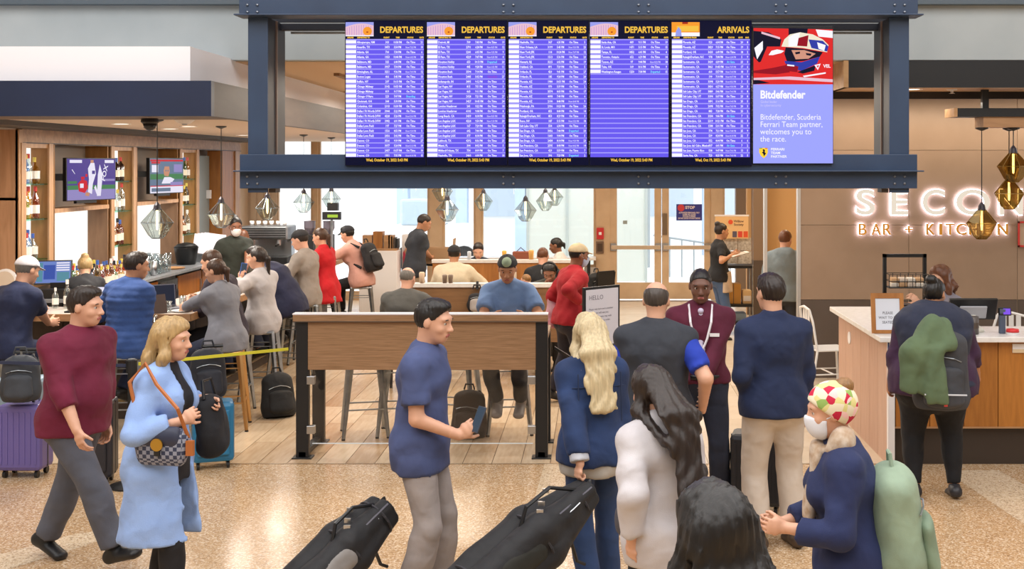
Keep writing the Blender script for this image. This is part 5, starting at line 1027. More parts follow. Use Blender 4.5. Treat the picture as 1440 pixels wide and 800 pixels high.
    if cap:
        cc = cap['c']; F_ = Field(Hc - .24, Hc + .24, fres); F_.ell(hd(0, -.014, .034), V3(*((.094, .116, .100) if not cap.get('deep') else (.102, .122, .112))) * kh, Hm, .0); (F_.cut(hd(0, .09, .055), Hm @ nrm(V3(0, .62, -.78))) if cap.get('deep') else F_.cut(hd(0, 0, .040), Hm @ V3(0, .12, -1))); bk = -1 if cap.get('back') else 1
        if cap.get('brim', 1):
            F_.tube(hd(0, bk * .08, .044), hd(0, bk * .150, .034), (.072 * kh, .007), (.058 * kh, .007), w=Hm[:, 0], k=.006)
        o = link('cap', np_mesh('cap', [(*F_.mesh(), 0)], [mat('cap_' + cc + cap.get('kind', ''), cc, .8, kind=cap.get('kind', 'fabric'), col2=cap.get('c2'), bump=.2, scale=cap.get('scale', 6))]), root)
        F_ = None; MB().sphere((0, 0, 0), .009, 8, 5, (1, 1, .6)).build('button', mat('cap_' + cc + cap.get('kind', ''), cc), o, hd(0, -.014, .134))
    if mask:
        F_ = Field(Hc - .2, Hc + .2, fres); F_.ell(hd(0, .03, -.03), V3(.071, .079, .094) * kh, Hm, .0).ell(hd(0, .06, -.08), V3(.046, .044, .04) * kh, Hm, .03).ell(hd(0, .10, -.03), V3(.03, .026, .04) * kh, Hm, .03)
        F_.cut(hd(0, .03, 0), Hm @ V3(0, -1, 0)); F_.cut(hd(0, .1, -.012), Hm @ V3(0, -.25, 1)); o = link('face_mask', np_mesh('face_mask', [(*F_.mesh(), 0)], [mat('mask_' + mask, mask, .8)]), root)
        for sg in (-1, 1): MB().tube([hd(sg * .068, .03, -.02), hd(sg * .084, -.01, .0), hd(sg * .085, -.028, .01)], .0025, 5).build('ear_loop', mat('mask_' + mask, mask), o)
    Mw = Mi.inverted(); wv = lambda p: Mw @ Vector(p)
    info = dict(root=root, Hm=Hm, hd=hd, kh=kh, loc=loc, P0=P0, P1=P1, P2=P2, P3=P3, u2=u2, fw=fw, rs=rs, S=S, J=J, k=k, dc=dc * gd * k, wv=wv)
    return info
# ------------------------------------------------------------------ high table with a privacy front in the middle
Y1 = 10.3; xa, xb = -2.61, -.43
ht = thing('high_table', 'wood laminate high table with deep front panel and black posts', 'table', ((xa + xb) / 2, Y1, 0)); hw = (xb - xa) / 2
MB().box(-hw - .03, hw, -.03, .07, 1.19, 1.252).build('panel_cap', m_lam, ht, bevel=.004); MB().box(-hw - .032, hw + .002, -.032, .072, 1.252, 1.263).build('white_edge', mat('laminate_white', '#e3dfe6', .35), ht); MB().box(-hw - .03, hw, .072, .68, 1.03, 1.07).build('table_top', m_lam, ht, bevel=.004)
MB().box(-hw + .09, hw - .1, .0, .03, .77, 1.19).build('front_panel', m_lam, ht, bevel=.003)
for x in (-hw + .045, hw - .055):
    for y, h_ in ((.03, 1.19), (.62, 1.03)): p = MB().box(x - .055, x + .055, y - .03, y + .03, .01, h_).build('post', m_black, ht, bevel=.004)
    MB().box(x - .03, x + .03, .0, .66, .012, .055).build('floor_rail', m_black, ht); MB().box(x - .085, x + .085, -.03, .10, 0, .012).build('foot_plate', m_black, ht, bevel=.003); MB().box(x - .085, x + .085, .56, .69, 0, .012).build('foot_plate', m_black, ht, bevel=.003)
MB().box(-hw + .13, hw - .13, .012, .022, .13, .77).build('glass_panel', m_glass, ht); MB().box(-hw + .13, hw - .13, .010, .024, .125, .131).build('glass_edge', mat('glass_edge', '#dfe9ee', .2), ht)
for x in (-hw + .12, hw - .14):
    for z in (.25, .68): MB().box(x - .035, x + .035, -.012, .04, z - .035, z + .035).build('glass_clip', m_chrome, ht, bevel=.004)
nl = MB(); nl.box(-hw - .031, hw + .001, -.0325, -.0305, 1.188, 1.196); nl.build('shadow_joint', m_brown, ht)
tag(MB().box(-.25, .25, -.17, .17, 0, .002).build('paper_sheet', mat('paper_tan', '#c8b79e', .7)), 'tan paper placemat on the high table', 'placemat').location = (-1.1, 10.72, 1.071)

def low_table(x0, x1, y, lab, legs=True):
    t = thing('panel_table', lab, 'table', ((x0 + x1) / 2, y, 0), 0, 'dining tables with wood privacy fronts'); w = (x1 - x0) / 2
    MB().box(-w, w, -.02, .10, 1.10, 1.15).build('panel_cap', m_quartz, t, bevel=.004); MB().box(-w, w, .10, .75, .96, 1.0).build('table_top', m_quartz, t, bevel=.004); MB().box(-w + .01, w - .01, 0, .03, .45, 1.10).build('front_panel', m_wal if y > 15 else m_brownw, t, bevel=.003)
    for x in (-w + .06, w - .06):
        for yy, zz in ((.06, 1.1), (.68, .96)): MB().box(x - .03, x + .03, yy - .03, yy + .03, 0, zz).build('leg', m_black, t)
    ou = MB().box(-.0 - .13, .13, -.012, .0, .86, .97).build('outlet_plate', mat('outlet_cream', '#d9cdbb', .5), t)
    for i in range(3): MB().box(-.10 + i * .075, -.05 + i * .075, -.015, -.012, .89, .94).build('socket', m_white, ou)
    return t
m_brownw = mat('walnut_front', '#8d6a48', .45, kind='wood', col2='#77573a', scale=5, stretch=(.5, 3, 4))
low_table(-2.2, -.38, 14.05, 'walnut fronted table behind the high table with white edge'); low_table(-2.45, -.2, 17.55, 'orange wood fronted table nearer the rear windows')
for i, (x, y, z, h, r, c, l) in enumerate(((-1.81, 14.2, 1.151, .10, .03, '#7d6a5a', 'left brown cup on the walnut fronted table'), (-1.74, 14.22, 1.151, .10, .03, '#7d6a5a', 'right brown cup on the walnut fronted table'), (-2.08, 14.2, 1.151, .13, .035, '#d9bfa4', 'tan bottle at the left end of the walnut fronted table'), (-1.38, 17.8, 1.151, .13, .035, '#e2b04a', 'yellow cup on the orange wood table'), (-1.9, 17.9, 1.151, .12, .03, '#cfd6e0', 'pale cup before the boy at the orange wood table'), (-.98, 17.7, 1.151, .14, .04, '#d9a65a', 'tan bottle on the orange wood table'))):
    o = tag(MB().lathe([(0, 0), (r * .85, 0), (r, h * .9), (r * .7, h), (0, h)], 12).build('table_cup', mat('cup' + c, c, .4), smooth=True), l, 'cup', 'cups on the tables'); o.location = (x, (14.06 if y < 16 else 17.58), z)
hb = thing('food_bag', 'brown paper food bag on the orange wood table', 'bag', (-1.12, 17.95, 1.001)); MB().box(-.16, .12, -.08, .08, 0, .24).build('bag', mat('kraft_red', '#8a4b34', .7), hb, bevel=.01); MB().tube([(-.1, 0, .24), (-.04, 0, .3), (.03, 0, .24)], .008, 6).build('handle', m_brown, hb)

# ------------------------------------------------------------------ metal bar stools
ST = None
def stool(x, y, rz, lab, tint=None, zs=.76):
    global ST
    if ST is None:
        t = thing('bar_stool', lab, 'stool', (x, y, 0), rz, 'galvanised metal bar stools')
        MB().box(-.155, .155, -.155, .155, zs - .035, zs).build('seat', m_galv, t, bevel=.02); MB().lathe([(.02, zs + .0006), (.0, zs + .0006)], 8).build('seat_hole', m_black, t)
        for sx in (-1, 1):
            for sy in (-1, 1): l = MB().bar((sx * .13, sy * .13, zs - .02), (sx * .205, sy * .205, .012), .055, .04, w2=.028, h2=.025, up=(sx, -sy, 0)).build('leg', m_galv, t, bevel=.004); MB().lathe([(0, 0), (.018, 0), (.016, .015), (0, .015)], 8, c=(sx * .206, sy * .206, 0)).build('rubber_foot', m_black, l)
        for a, b in (((-1, -1), (1, -1)), ((1, -1), (1, 1)), ((1, 1), (-1, 1)), ((-1, 1), (-1, -1))): MB().bar((a[0] * .178, a[1] * .178, .27), (b[0] * .178, b[1] * .178, .27), .02, .012).build('foot_rest', m_galv, t); MB().bar((a[0] * .148, a[1] * .148, .60), (b[0] * .148, b[1] * .148, .60), .012, .01).build('brace', m_galv, t)
        ST = t; return t
    return dup(ST, (x, y, 0), rz, lab)
for a in ((-5.44, 10.95, 0, 'metal bar stool under the man in the white cap'), (-4.46, 11.22, 8, 'metal bar stool under the man in the blue puffer jacket'), (-3.60, 11.50, 12, 'metal bar stool with a warm reflection in its colour under the ponytailed person in grey nearest the bar corner'), (-3.78, 12.20, 4, 'metal bar stool under the man in the dark plum top'), (-3.65, 12.89, 5, 'metal bar stool under the woman on the phone'), (-3.68, 14.20, -6, 'metal bar stool under the hunched person in navy'), (-3.75, 15.32, 4, 'metal bar stool under the man in the black cap and taupe jersey'), (-3.75, 16.37, 3, 'metal bar stool under the person in the red coat'), (-3.50, 17.57, 10, 'metal bar stool under the person in pink'),
          (-2.2, 11.22, 14, 'empty metal stool at the left end of the high table'), (-1.86, 11.28, 3, 'empty metal stool next to the leftmost one at the high table'), (-1.35, 11.45, -8, 'metal stool behind the brown backpack at the high table'), (-.845, 11.35, 6, 'metal stool under the man in the light blue tee shirt')): stool(*a)
m_warm_refl = mat('galv_warm_reflection', '#c79a62', .35, .85)  # galvanised steel with the warm light it reflects put into its colour
for o in [o for o in COL.objects if o.name.startswith('bar_stool') and 'nearest the bar corner' in o['label']]:
    for c in [*o.children, *[g for c in o.children for g in c.children]]:
        if c.data.materials[0] == m_galv: c.data = c.data.copy(); c.data.materials[0] = m_warm_refl
# black café chairs at the low tables
CC = None
def cafe_chair(x, y, rz, lab):
    global CC
    if CC is None:
        t = thing('cafe_chair', lab, 'chair', (x, y, 0), rz, 'black cafe chairs'); MB().box(-.21, .21, -.2, .2, .43, .46).build('seat', m_charcoal, t, bevel=.01)
        for sx in (-1, 1): MB().bar((sx * .18, .17, .43), (sx * .2, .2, 0), .03).build('leg', m_black, t); MB().bar((sx * .18, -.17, .43), (sx * .2, -.22, 0), .03).build('leg', m_black, t); MB().bar((sx * .18, -.19, .44), (sx * .17, -.25, .86), .028).build('back_post', m_black, t)
        MB().box(-.18, .18, -.255, -.235, .62, .88).build('backrest', m_charcoal, t, bevel=.008); CC = t; return
    dup(CC, (x, y, 0), rz, lab)
for a in ((-2.16, 13.36, 0, 'black chair under the bald man in grey'), (-2.03, 16.78, 0, 'black chair under the man in the cream shirt and black cap'), (-.76, 16.75, 0, 'black chair under the man in the black tee shirt'), (-.58, 15.05, 180, 'black chair under the person wearing headphones'), (-.89, 15.75, 60, 'black chair under the fair haired child'), (-1.86, 18.55, 180, 'black chair under the boy facing the room'), (-.55, 19.15, 90, 'black chair under the woman with tied back hair'), (-.02, 18.9, 40, 'black chair carrying a black backpack near the doors')): cafe_chair(*a)

# ------------------------------------------------------------------ kitchen counter on the right
cx0, yc = 2.47, 10.05
kc = thing('service_counter', 'white topped service counter with amber plank front', 'counter', (cx0, yc, 0))
MB().prism([(-.09, -.07), (4.5, -.07), (4.5, .62), (.5, .62), (.5, 2.1), (-.09, 2.1)], 1.055, 1.10, 'z').build('counter_top', m_quartz, kc, bevel=.006)
pw_ = .29; mp_ = MB().box(.006, pw_, .0, .025, .33, 1.05).mesh('front_plank', mat('counter_plank', '#b57530', .4, kind='piece', col2='#925a20', scale=6, stretch=(6, 6, .7), amount=.35, bump=.04))
for i in range(15): link('front_plank', mp_, kc, (.055 + i * pw_, 0, 0))
m_pale = mat('pale_side_wood', '#c9a48d', .5, kind='piece', col2='#b9917a', scale=5, stretch=(5, 5, .6), amount=.3)
for i in range(6): link('side_plank', MB().box(.0, .025, .045 + i * .34, .38 + i * .34, .0, 1.05).mesh('side_plank', m_pale), kc)
MB().box(-.005, .05, -.008, .045, .0, 1.055).build('corner_trim', m_white, kc); MB().box(.05, 4.45, .06, .09, .0, .33).build('toe_kick', mat('toe_brown', '#382d25', .5), kc); MB().box(.05, 4.45, -.006, .03, .318, .332).build('ledge_strip', m_oakx, kc); MB().box(.03, 4.45, .10, .55, 0, 1.05).build('carcass', m_brown, kc); MB().box(.03, .44, .56, 2.05, 0, 1.05).build('side_carcass', m_brown, kc)
MB().lathe([(0, 0), (.06, 0), (.06, .008), (0, .008)], 20, T=Matrix.Translation((-.0, 1.55, .86)) @ Matrix.Rotation(R_(-90), 4, 'Y')).build('round_plate', m_white, kc)
def onc(px, py, y): p = W(px, py, y); return p
nt_ = tag(MB().box(0, .115, -.008, .0, 0, .105).build('counter_notice', mat('notice_paper', '#dfe4ec', .6)), 'small blue edged notice on the counter front under the framed sign', 'notice'); p = W(1233.5, 496, 10.03); nt_.location = (p.x + .09, 10.045, p.z)
q = MB(); 
for a, b, c, d in ((0, .012, 0, .105), (.103, .115, 0, .105), (0, .115, 0, .012), (0, .115, .093, .105)): q.box(a, b, -.012, -.008, c, d)
q.build('blue_border', mat('border_blue', '#3a4a86', .5), nt_)
tpn = [(text_mesh('NOTICE', .016, 'CENTER', bold=.0006), Matrix.Translation((.057, -.0085, .07)) @ FACE, 0)]; link('lettering', join_meshes('lettering', tpn, [mat('ink_grey', '#6d6f78', .6)]), nt_)
plc = tag(MB().box(0, .35, -.01, .0, 0, .075).build('counter_placard', m_white), 'white placard with cream lower strip on the counter front at the right edge', 'placard'); p = W(1424, 496, 10.04); plc.location = (p.x, 10.049, p.z); MB().box(0, .35, -.0115, -.0101, 0, .03).build('lower_strip', mat('strip_cream', '#d9c4a0', .6), plc)
fs2 = thing('framed_notice', 'wood framed notice propped on the counter corner', 'sign', (W(1249, 468, 10.2).x, 10.2, 1.101)); T = Matrix.Rotation(R_(-8), 4, 'X')
for nm, a, b, c, d in (('frame_rail', -.14, .14, .30, .345), ('frame_rail', -.14, .14, 0, .03), ('frame_stile', -.14, -.105, .03, .30), ('frame_stile', .105, .14, .03, .30)): MB().box(a, b, -.012, .012, c, d, T=T).build(nm, m_wal, fs2)
MB().box(-.105, .105, -.006, .0, .03, .30, T=T).build('paper', mat('paper_blue_white', '#dbe0ea', .6), fs2)
tpn = [(text_mesh(t, .030, 'CENTER', bold=.0005, xscale=.95), T @ Matrix.Translation((0, -.0068, .165 - i * .04)) @ FACE, 0) for i, t in enumerate(('PLEASE', 'WAIT TO BE', 'SEATED'))]; link('lettering', join_meshes('lettering', tpn, [mat('ink_grey', '#8f949c')]), fs2); MB().bar((0, .04, .2), (0, .13, .0), .05, .01).build('easel_leg', m_wal, fs2)
# snack stand
ss = thing('snack_stand', 'black square metal stand with a wire basket of wrapped snacks', 'stand', (W(1272, 420, 12.6).x, 12.6, 0)); bz0 = 1.10
x0, x1, zt_ = -.23, .23, W(0, 357, 12.6).z
tbs = tag(MB().box(-.26, .68, -.25, .25, 1.02, 1.06).build('rear_shelf', m_wal), 'amber wood shelf behind the counter holding the snack stand', 'shelf'); tbs.location = (ss.location.x, 12.6, 0)
for x in (-.2, .62): MB().box(x - .03, x + .03, -.22, .22, 0, 1.02).build('leg_panel', m_brown, tbs)
for a, b in ((x0, x0 + .035), (x1 - .035, x1)): MB().box(a, b, -.02, .02, 1.06, zt_).build('upright', m_black, ss)
MB().box(x0, x1, -.02, .02, zt_ - .035, zt_).build('top_bar', m_black, ss); MB().box(x0, x1, -.1, .1, 1.06, 1.075).build('base_plate', m_black, ss)
zb_ = W(0, 404, 12.5).z; bk_ = MB()
for z in (zb_, zb_ + .07, zb_ + .14): bk_.tube([(x0 + .03, -.16, z), (x1 - .02, -.16, z), (x1 - .02, .03, z), (x0 + .03, .03, z), (x0 + .03, -.16, z)], .004, 5)
for i in range(6): xx = x0 + .03 + i * (x1 - x0 - .05) / 5; bk_.tube([(xx, .03, zb_ + .14), (xx, .03, zb_), (xx, -.16, zb_), (xx, -.16, zb_ + .14)], .004, 5)
bk_.build('wire_basket', m_black, ss); MB().box(x0 + .03, x1 - .02, -.16, .03, zb_ - .006, zb_).build('basket_tray', m_charcoal, ss)
for i in range(8): o = tag(MB().box(-.042, .042, -.05, .05, 0, .05).build('wrapped_snack', mat('wrap%d' % (i % 3), ('#e6ddd0', '#c9a27a', '#d9c9b9')[i % 3], .5), bevel=.012), '%s wrapped snack in the wire basket from the left, %s row' % (ordw[i % 4], 'lower' if i < 4 else 'upper'), 'snack', 'wrapped snacks'); o.location = (ss.location.x - .13 + (i % 4) * .088, 12.6 - .065, zb_ + .001 + (i // 4) * .051)
# till and card terminals
tl = thing('till', 'black till monitor seen from behind on the service counter', 'till', (W(1368, 0, 10.35).x, 10.35, 1.101)); T = Matrix.Translation((0, .05, .1)) @ Matrix.Rotation(R_(22), 4, 'X')
MB().box(-.21, .21, -.015, .015, 0, .20, T=T).build('monitor', m_black, tl, bevel=.006); MB().box(-.12, .12, -.035, -.016, .02, .14, T=T).build('rear_cover', mat('till_grey', '#a9aab0', .4), tl, bevel=.01); MB().lathe([(0, 0), (.1, 0), (.09, .03), (.03, .06), (.025, .14), (0, .14)], 18).build('stand', mat('till_cream', '#d8d2c4', .4), tl, smooth=True)
ct_ = thing('card_terminal', 'card terminal with a pale lit screen beside the till', 'card terminal', (W(1349, 0, 10.2).x, 10.2, 1.101)); MB().box(-.04, .04, -.01, .02, 0, .15, T=Matrix.Rotation(R_(-12), 4, 'X')).build('body', m_charcoal, ct_, bevel=.006); MB().box(-.033, .033, -.012, -.01, .05, .14, T=Matrix.Rotation(R_(-12), 4, 'X')).build('screen', scr('terminal_lilac', '#b9b6f2', .9), ct_)
for i in range(6): MB().box(-.03 + (i % 3) * .022, -.012 + (i % 3) * .022, -.013, -.01, .015 + (i // 3) * .016, .027 + (i // 3) * .016, T=Matrix.Rotation(R_(-12), 4, 'X')).build('key', m_white, ct_)
pc_ = thing('pen_canister', 'dark mesh canister on the counter before the till', 'canister', (W(1367, 0, 10.18).x, 10.18, 1.101)); MB().lathe([(0, 0), (.055, 0), (.055, .15), (.05, .15), (.05, .01), (0, .01)], 18).build('canister', mat('mesh_grey', '#57504c', .4), pc_, smooth=True); MB().lathe([(.056, .05), (.057, .055), (.057, .095), (.056, .1)], 18).build('band', m_brown, pc_)
kt = thing('card_reader_post', 'slim dark payment post with a violet screen', 'payment terminal', (W(1410, 0, 10.2).x, 10.2, 1.101)); MB().box(-.03, .02, -.02, .02, 0, .21).build('post', mat('post_slate', '#4a5568', .4), kt, bevel=.005); MB().box(-.03, .07, -.05, .0, .15, .22, T=Matrix.Rotation(R_(-10), 4, 'X')).build('head', m_charcoal, kt, bevel=.006); MB().box(.0, .06, -.052, -.05, .16, .21, T=Matrix.Rotation(R_(-10), 4, 'X')).build('screen', scr('terminal_violet', '#8a5cf0', .9), kt)
rd = thing('sauce_tub', 'white tub with a red lid beside the payment post', 'tub', (W(1424, 0, 10.15).x, 10.15, 1.101)); MB().lathe([(0, 0), (.05, 0), (.052, .02), (0, .02)], 16).build('tub', m_white, rd); MB().lathe([(.056, .02), (.052, .045), (.02, .05), (0, .05)], 16).build('lid', mat('lid_red', '#d12e30', .4), rd, smooth=True)
# white metal chairs
WC = None
def white_chair(x, y, rz, lab, z=0):
    global WC
    m = mat('white_metal', '#e6e4e2', .35)
    if WC is None:
        t = thing('metal_chair', lab, 'chair', (x, y, z), rz, 'white metal chairs'); MB().box(-.2, .2, -.2, .2, .455, .475).build('seat', m, t, bevel=.008)
        for sx in (-1, 1): MB().tube([(sx * .19, .18, .46), (sx * .21, .21, 0)], .014, 8).build('leg', m, t); MB().tube([(sx * .19, -.19, .46), (sx * .21, -.27, 0)], .014, 8).build('leg', m, t); MB().tube([(sx * .19, -.19, .46), (sx * .185, -.24, .78), (sx * .15, -.27, .92)], .014, 8).build('back_post', m, t)
        MB().tube([(-.15, -.27, .92), (0, -.28, .95), (.15, -.27, .92)], .014, 8).build('top_rail', m, t)
        for i in range(3): MB().box(-.10 + i * .075, -.05 + i * .075, -.255, -.247, .48, .93).build('back_slat', m, t)
        for sx in (-1, 1): MB().tube([(sx * .198, .19, .2), (sx * .204, -.23, .2)], .009, 6).build('stretcher', m, t)
        MB().tube([(-.2, 0, .2), (.2, 0, .2)], .009, 6).build('stretcher', m, t); WC = t; return
    dup(WC, (x, y, z), rz, lab)
white_chair(2.62, 13.5, -80, 'white metal chair between the counter and the kitchen wall'); white_chair(4.35, 12.6, 150, 'white metal chair behind the counter at the right edge')
# news rack by the rear doors
nr = thing('newspaper_rack', 'dark metal rack of newspapers with a cream headed panel by the doors', 'rack', (2.12, 17.95, 0))
for z in (.18, .44, 1.02): MB().box(-.24, .22, -.18, .18, z - .02, z + .02).build('shelf', m_charcoal, nr)
for x in (-.23, .21):
    for y in (-.17, .17): MB().tube([(x, y, 0), (x, y, 1.05)], .012, 6).build('upright', m_galv, nr)
for i in range(2):
    for j in range(2): MB().box(-.20 + i * .21, -.0 + i * .21, -.14, -.12, 1.05 + j * .2, 1.24 + j * .2, T=Matrix.Rotation(R_(-6), 4, 'X')).build('newspaper', mat('newsprint', '#c6beb2', .8, kind='plain', col2='#8f877c', scale=30), nr)
MB().box(-.34, .16, -.06, -.05, 1.44, 1.78).build('header_board', mat('header_cream', '#e9c088', .6), nr); MB().box(-.35, .17, -.062, -.048, 1.775, 1.80).build('board_edge', m_white, nr)
for i, c in enumerate(('#5a5568', '#d94a34', '#e0572f')): MB().box(-.08 + i * .083, -.015 + i * .083, -.064, -.06, 1.46, 1.55).build('product_picture', mat('product' + c, c, .5), nr)
MB().lathe([(0, 0), (.035, 0), (.035, .004), (0, .004)], 18, T=Matrix.Translation((-.11, -.061, 1.69)) @ Matrix.Rotation(R_(90), 4, 'X')).build('emblem', mat('emblem_red', '#e0552f', .5), nr)
link('lettering', join_meshes('lettering', [(text_mesh('Willow', .05, bold=.001), Matrix.Translation((-.06, -.062, 1.685)) @ FACE, 0), (text_mesh('Society', .05, bold=.001), Matrix.Translation((-.06, -.062, 1.635)) @ FACE, 0)], [mat('ink_brown', '#6a4a3a', .6)]), nr)
bxs = tag(MB().box(-.18, .04, -.12, .12, 0, .3).build('cardboard_box', mat('cardboard', '#b8863f', .8), bevel=.004), 'orange cardboard box on the lower shelf of the newspaper rack', 'box'); bxs.location = (2.12, 17.95, .461); MB().box(-.075, -.065, -.121, .121, 0.0, .301).build('tape', m_brown, bxs)
bxs2 = tag(MB().box(-.06, .07, -.1, .1, 0, .2).build('carton', mat('carton_cream', '#d9b98a', .8), bevel=.004), 'small cream carton beside the cardboard box on the rack', 'box'); bxs2.location = (2.25, 17.95, .461); MB().box(-.05, .06, -.102, -.1, .04, .12).build('carton_label', m_white, bxs2)
tag(MB().box(-.16, .14, -.14, .14, 0, .12).build('storage_bin', mat('bin_blue', '#6f8294', .5), bevel=.01), 'blue grey storage bin on the bottom shelf of the newspaper rack', 'bin').location = (2.1, 17.95, .201)
# cart with cardboard boxes beside the man in the dark polo
pd = thing('pedestal_table', 'dark pedestal table carrying an open cardboard box by the window', 'table', (-2.48, 18.7, 0)); MB().lathe([(0, .98), (.3, .98), (.3, 1.01), (0, 1.01)], 24).build('table_top', m_charcoal, pd); MB().lathe([(.04, .01), (.04, .98)], 10).build('column', m_black, pd); MB().lathe([(0, 0), (.24, 0), (.22, .02), (.05, .03), (0, .03)], 20).build('base', m_black, pd)
ob = thing('open_carton', 'open cardboard box with packing on the dark pedestal table', 'box', (-2.48, 18.66, 1.011)); m_cd = mat('carton_brown', '#b08f6c', .8)
for nm, a in (('side', (-.2, .2, -.16, -.15)), ('side', (-.2, .2, .15, .16)), ('side', (-.2, -.19, -.15, .15)), ('side', (.19, .2, -.15, .15))): MB().box(a[0], a[1], a[2], a[3], 0, .24).build('carton_' + nm, m_cd, ob)
MB().box(-.19, .19, -.15, .15, 0, .16).build('packing', mat('packing_grey', '#c2bfc0', .8), ob); MB().box(.2, .21, -.15, .15, .24, .40, T=Matrix.Rotation(R_(4), 4, 'Y')).build('carton_flap', m_cd, ob)

# ------------------------------------------------------------------ queue barriers and the notice stand
def stanchion(x, y, lab, h=1.0):
    t = thing('belt_barrier_post', lab, 'barrier post', (x, y, 0), 0, 'belt barrier posts'); MB().lathe([(0, 0), (.17, 0), (.17, .012), (.06, .03), (0, .032)], 28).build('base', m_black, t, smooth=False); MB().lathe([(.03, .03), (.03, h - .08)], 14).build('post', m_black, t); MB().lathe([(0, h - .1), (.042, h - .1), (.042, h), (.03, h + .01), (0, h + .01)], 14).build('belt_head', m_charcoal, t)
stanchion(-3.70, 9.42, 'black belt barrier post between the black suitcase and the blue cardigan'); stanchion(-5.1, 9.55, 'black belt barrier post at the left edge beside the violet suitcase')
def belt(a, b, lab, m, z=.965): o = tag(MB().bar((a[0], a[1], z), (b[0], b[1], z - .01), .004, .026, up=(0, 0, 1)).build('barrier_belt', m), lab, 'belt', 'barrier belts'); return o
belt((-3.66, 9.45), (-2.68, 10.28), 'yellow barrier belt running to the left post of the high table', mat('belt_yellow', '#c9c334', .6)); belt((-5.05, 9.55), (-3.75, 9.43), 'navy barrier belt on the left between two posts', mat('belt_navy', '#27304a', .6)); belt((-.37, 10.28), (-.12, 9.45), 'black barrier belt from the high table to the notice stand', m_black)
sn = thing('notice_stand', 'black framed notice on a stand behind the blond woman in denim', 'sign', (.03, 9.3, 0), 42); MB().lathe([(0, 0), (.17, 0), (.17, .012), (.05, .03), (0, .032)], 28).build('base', m_black, sn); MB().lathe([(.022, .03), (.022, 1.15)], 12).build('post', m_black, sn); MB().box(-.19, .19, -.012, .012, 1.12, 1.60).build('frame', m_black, sn, bevel=.004); MB().box(-.17, .17, -.0135, -.012, 1.14, 1.58).build('paper', mat('paper_grey', '#cfcbd0', .5), sn)
tpn = [(text_mesh(t, sz, 'LEFT', bold=.0004), Matrix.Translation((-.14, -.0142, z)) @ FACE, 0) for t, sz, z in (('HELLO', .05, 1.50), ('Please wait here and a member', .02, 1.42), ('of our team will seat you.', .02, 1.39), ('Grab and go guests may walk', .02, 1.36), ('up to the counter to order.', .02, 1.33), ('Thank you', .02, 1.30))]; link('lettering', join_meshes('lettering', tpn, [mat('ink_dark', '#7c7880', .6)]), sn)

# ------------------------------------------------------------------ luggage standing about
def field_obj(nm, F_, m, parent=None, loc=None, rot=None): return link(nm, np_mesh(nm, [(*F_.mesh(), 0)], [m]), parent, loc, 0, rot)
def suitcase(lab, x, y, rz, w, d, h, col, ribs=True, handle=.4, grp=None):
    t = thing('suitcase', lab, 'suitcase', (x, y, 0), rz, grp); m = mat('case_' + col, col, .4)
    MB().box(-w / 2, w / 2, -d / 2, d / 2, .06, h).build('shell', m, t, bevel=.035)
    if ribs:
        for i in range(7): xx = -w / 2 + .04 + i * (w - .08) / 6; MB().box(xx - .008, xx + .008, -d / 2 - .006, d / 2 + .006, .12, h - .06).build('rib', m, t)
    else: MB().box(-w / 2 + .04, w / 2 - .04, -d / 2 - .03, -d / 2, .12, h * .55).build('front_pocket', m, t, bevel=.02); MB().box(-w / 2 + .04, w / 2 - .04, -d / 2 - .02, -d / 2, h * .6, h - .06).build('front_pocket', m, t, bevel=.015)
    MB().box(-w / 2 - .002, w / 2 + .002, -.008, .008, .08, h - .02).build('zip_band', m_black, t)
    for sx in (-1, 1):
        for sy in (-1, 1): MB().lathe([(.005, -.012), (.03, -.012), (.03, .012), (.005, .012)], 12, T=Matrix.Translation((sx * (w / 2 - .05), sy * (d / 2 - .05), .03)) @ Matrix.Rotation(R_(90), 4, 'Y')).build('wheel', m_black, t)
        if handle: MB().tube([(sx * .075, d / 2 - .05, h - .01), (sx * .075, d / 2 - .05, h + handle)], .009, 6).build('handle_tube', m_galv, t)
    if handle: MB().tube([(-.085, d / 2 - .05, h + handle), (.085, d / 2 - .05, h + handle)], .015, 8).build('grip', m_black, t)
    MB().tube([(-.07, 0, h - .005), (-.05, 0, h + .025), (.05, 0, h + .025), (.07, 0, h - .005)], .011, 6).build('carry_handle', m_black, t); return t
suitcase('violet ribbed hard suitcase behind the man in maroon at the left edge', -4.70, 9.75, 0, .36, .26, .60, '#6a5f9e', True, .42); suitcase('tall black suitcase just right of the man in maroon', -4.05, 9.50, 10, .36, .26, .68, '#24242b', False, .3)
suitcase('teal blue suitcase standing behind the blue cardigan by the stools', -3.25, 10.02, 20, .34, .24, .56, '#1f6f99', False, .45); suitcase('black hard suitcase half hidden behind the man in cream trousers', 1.18, 8.75, -12, .38, .26, .58, '#1b1d24', True, .0)
suitcase('pale blue grey suitcase behind the violet one', -4.98, 10.25, 6, .4, .26, .72, '#8fa3b0', True, .2)
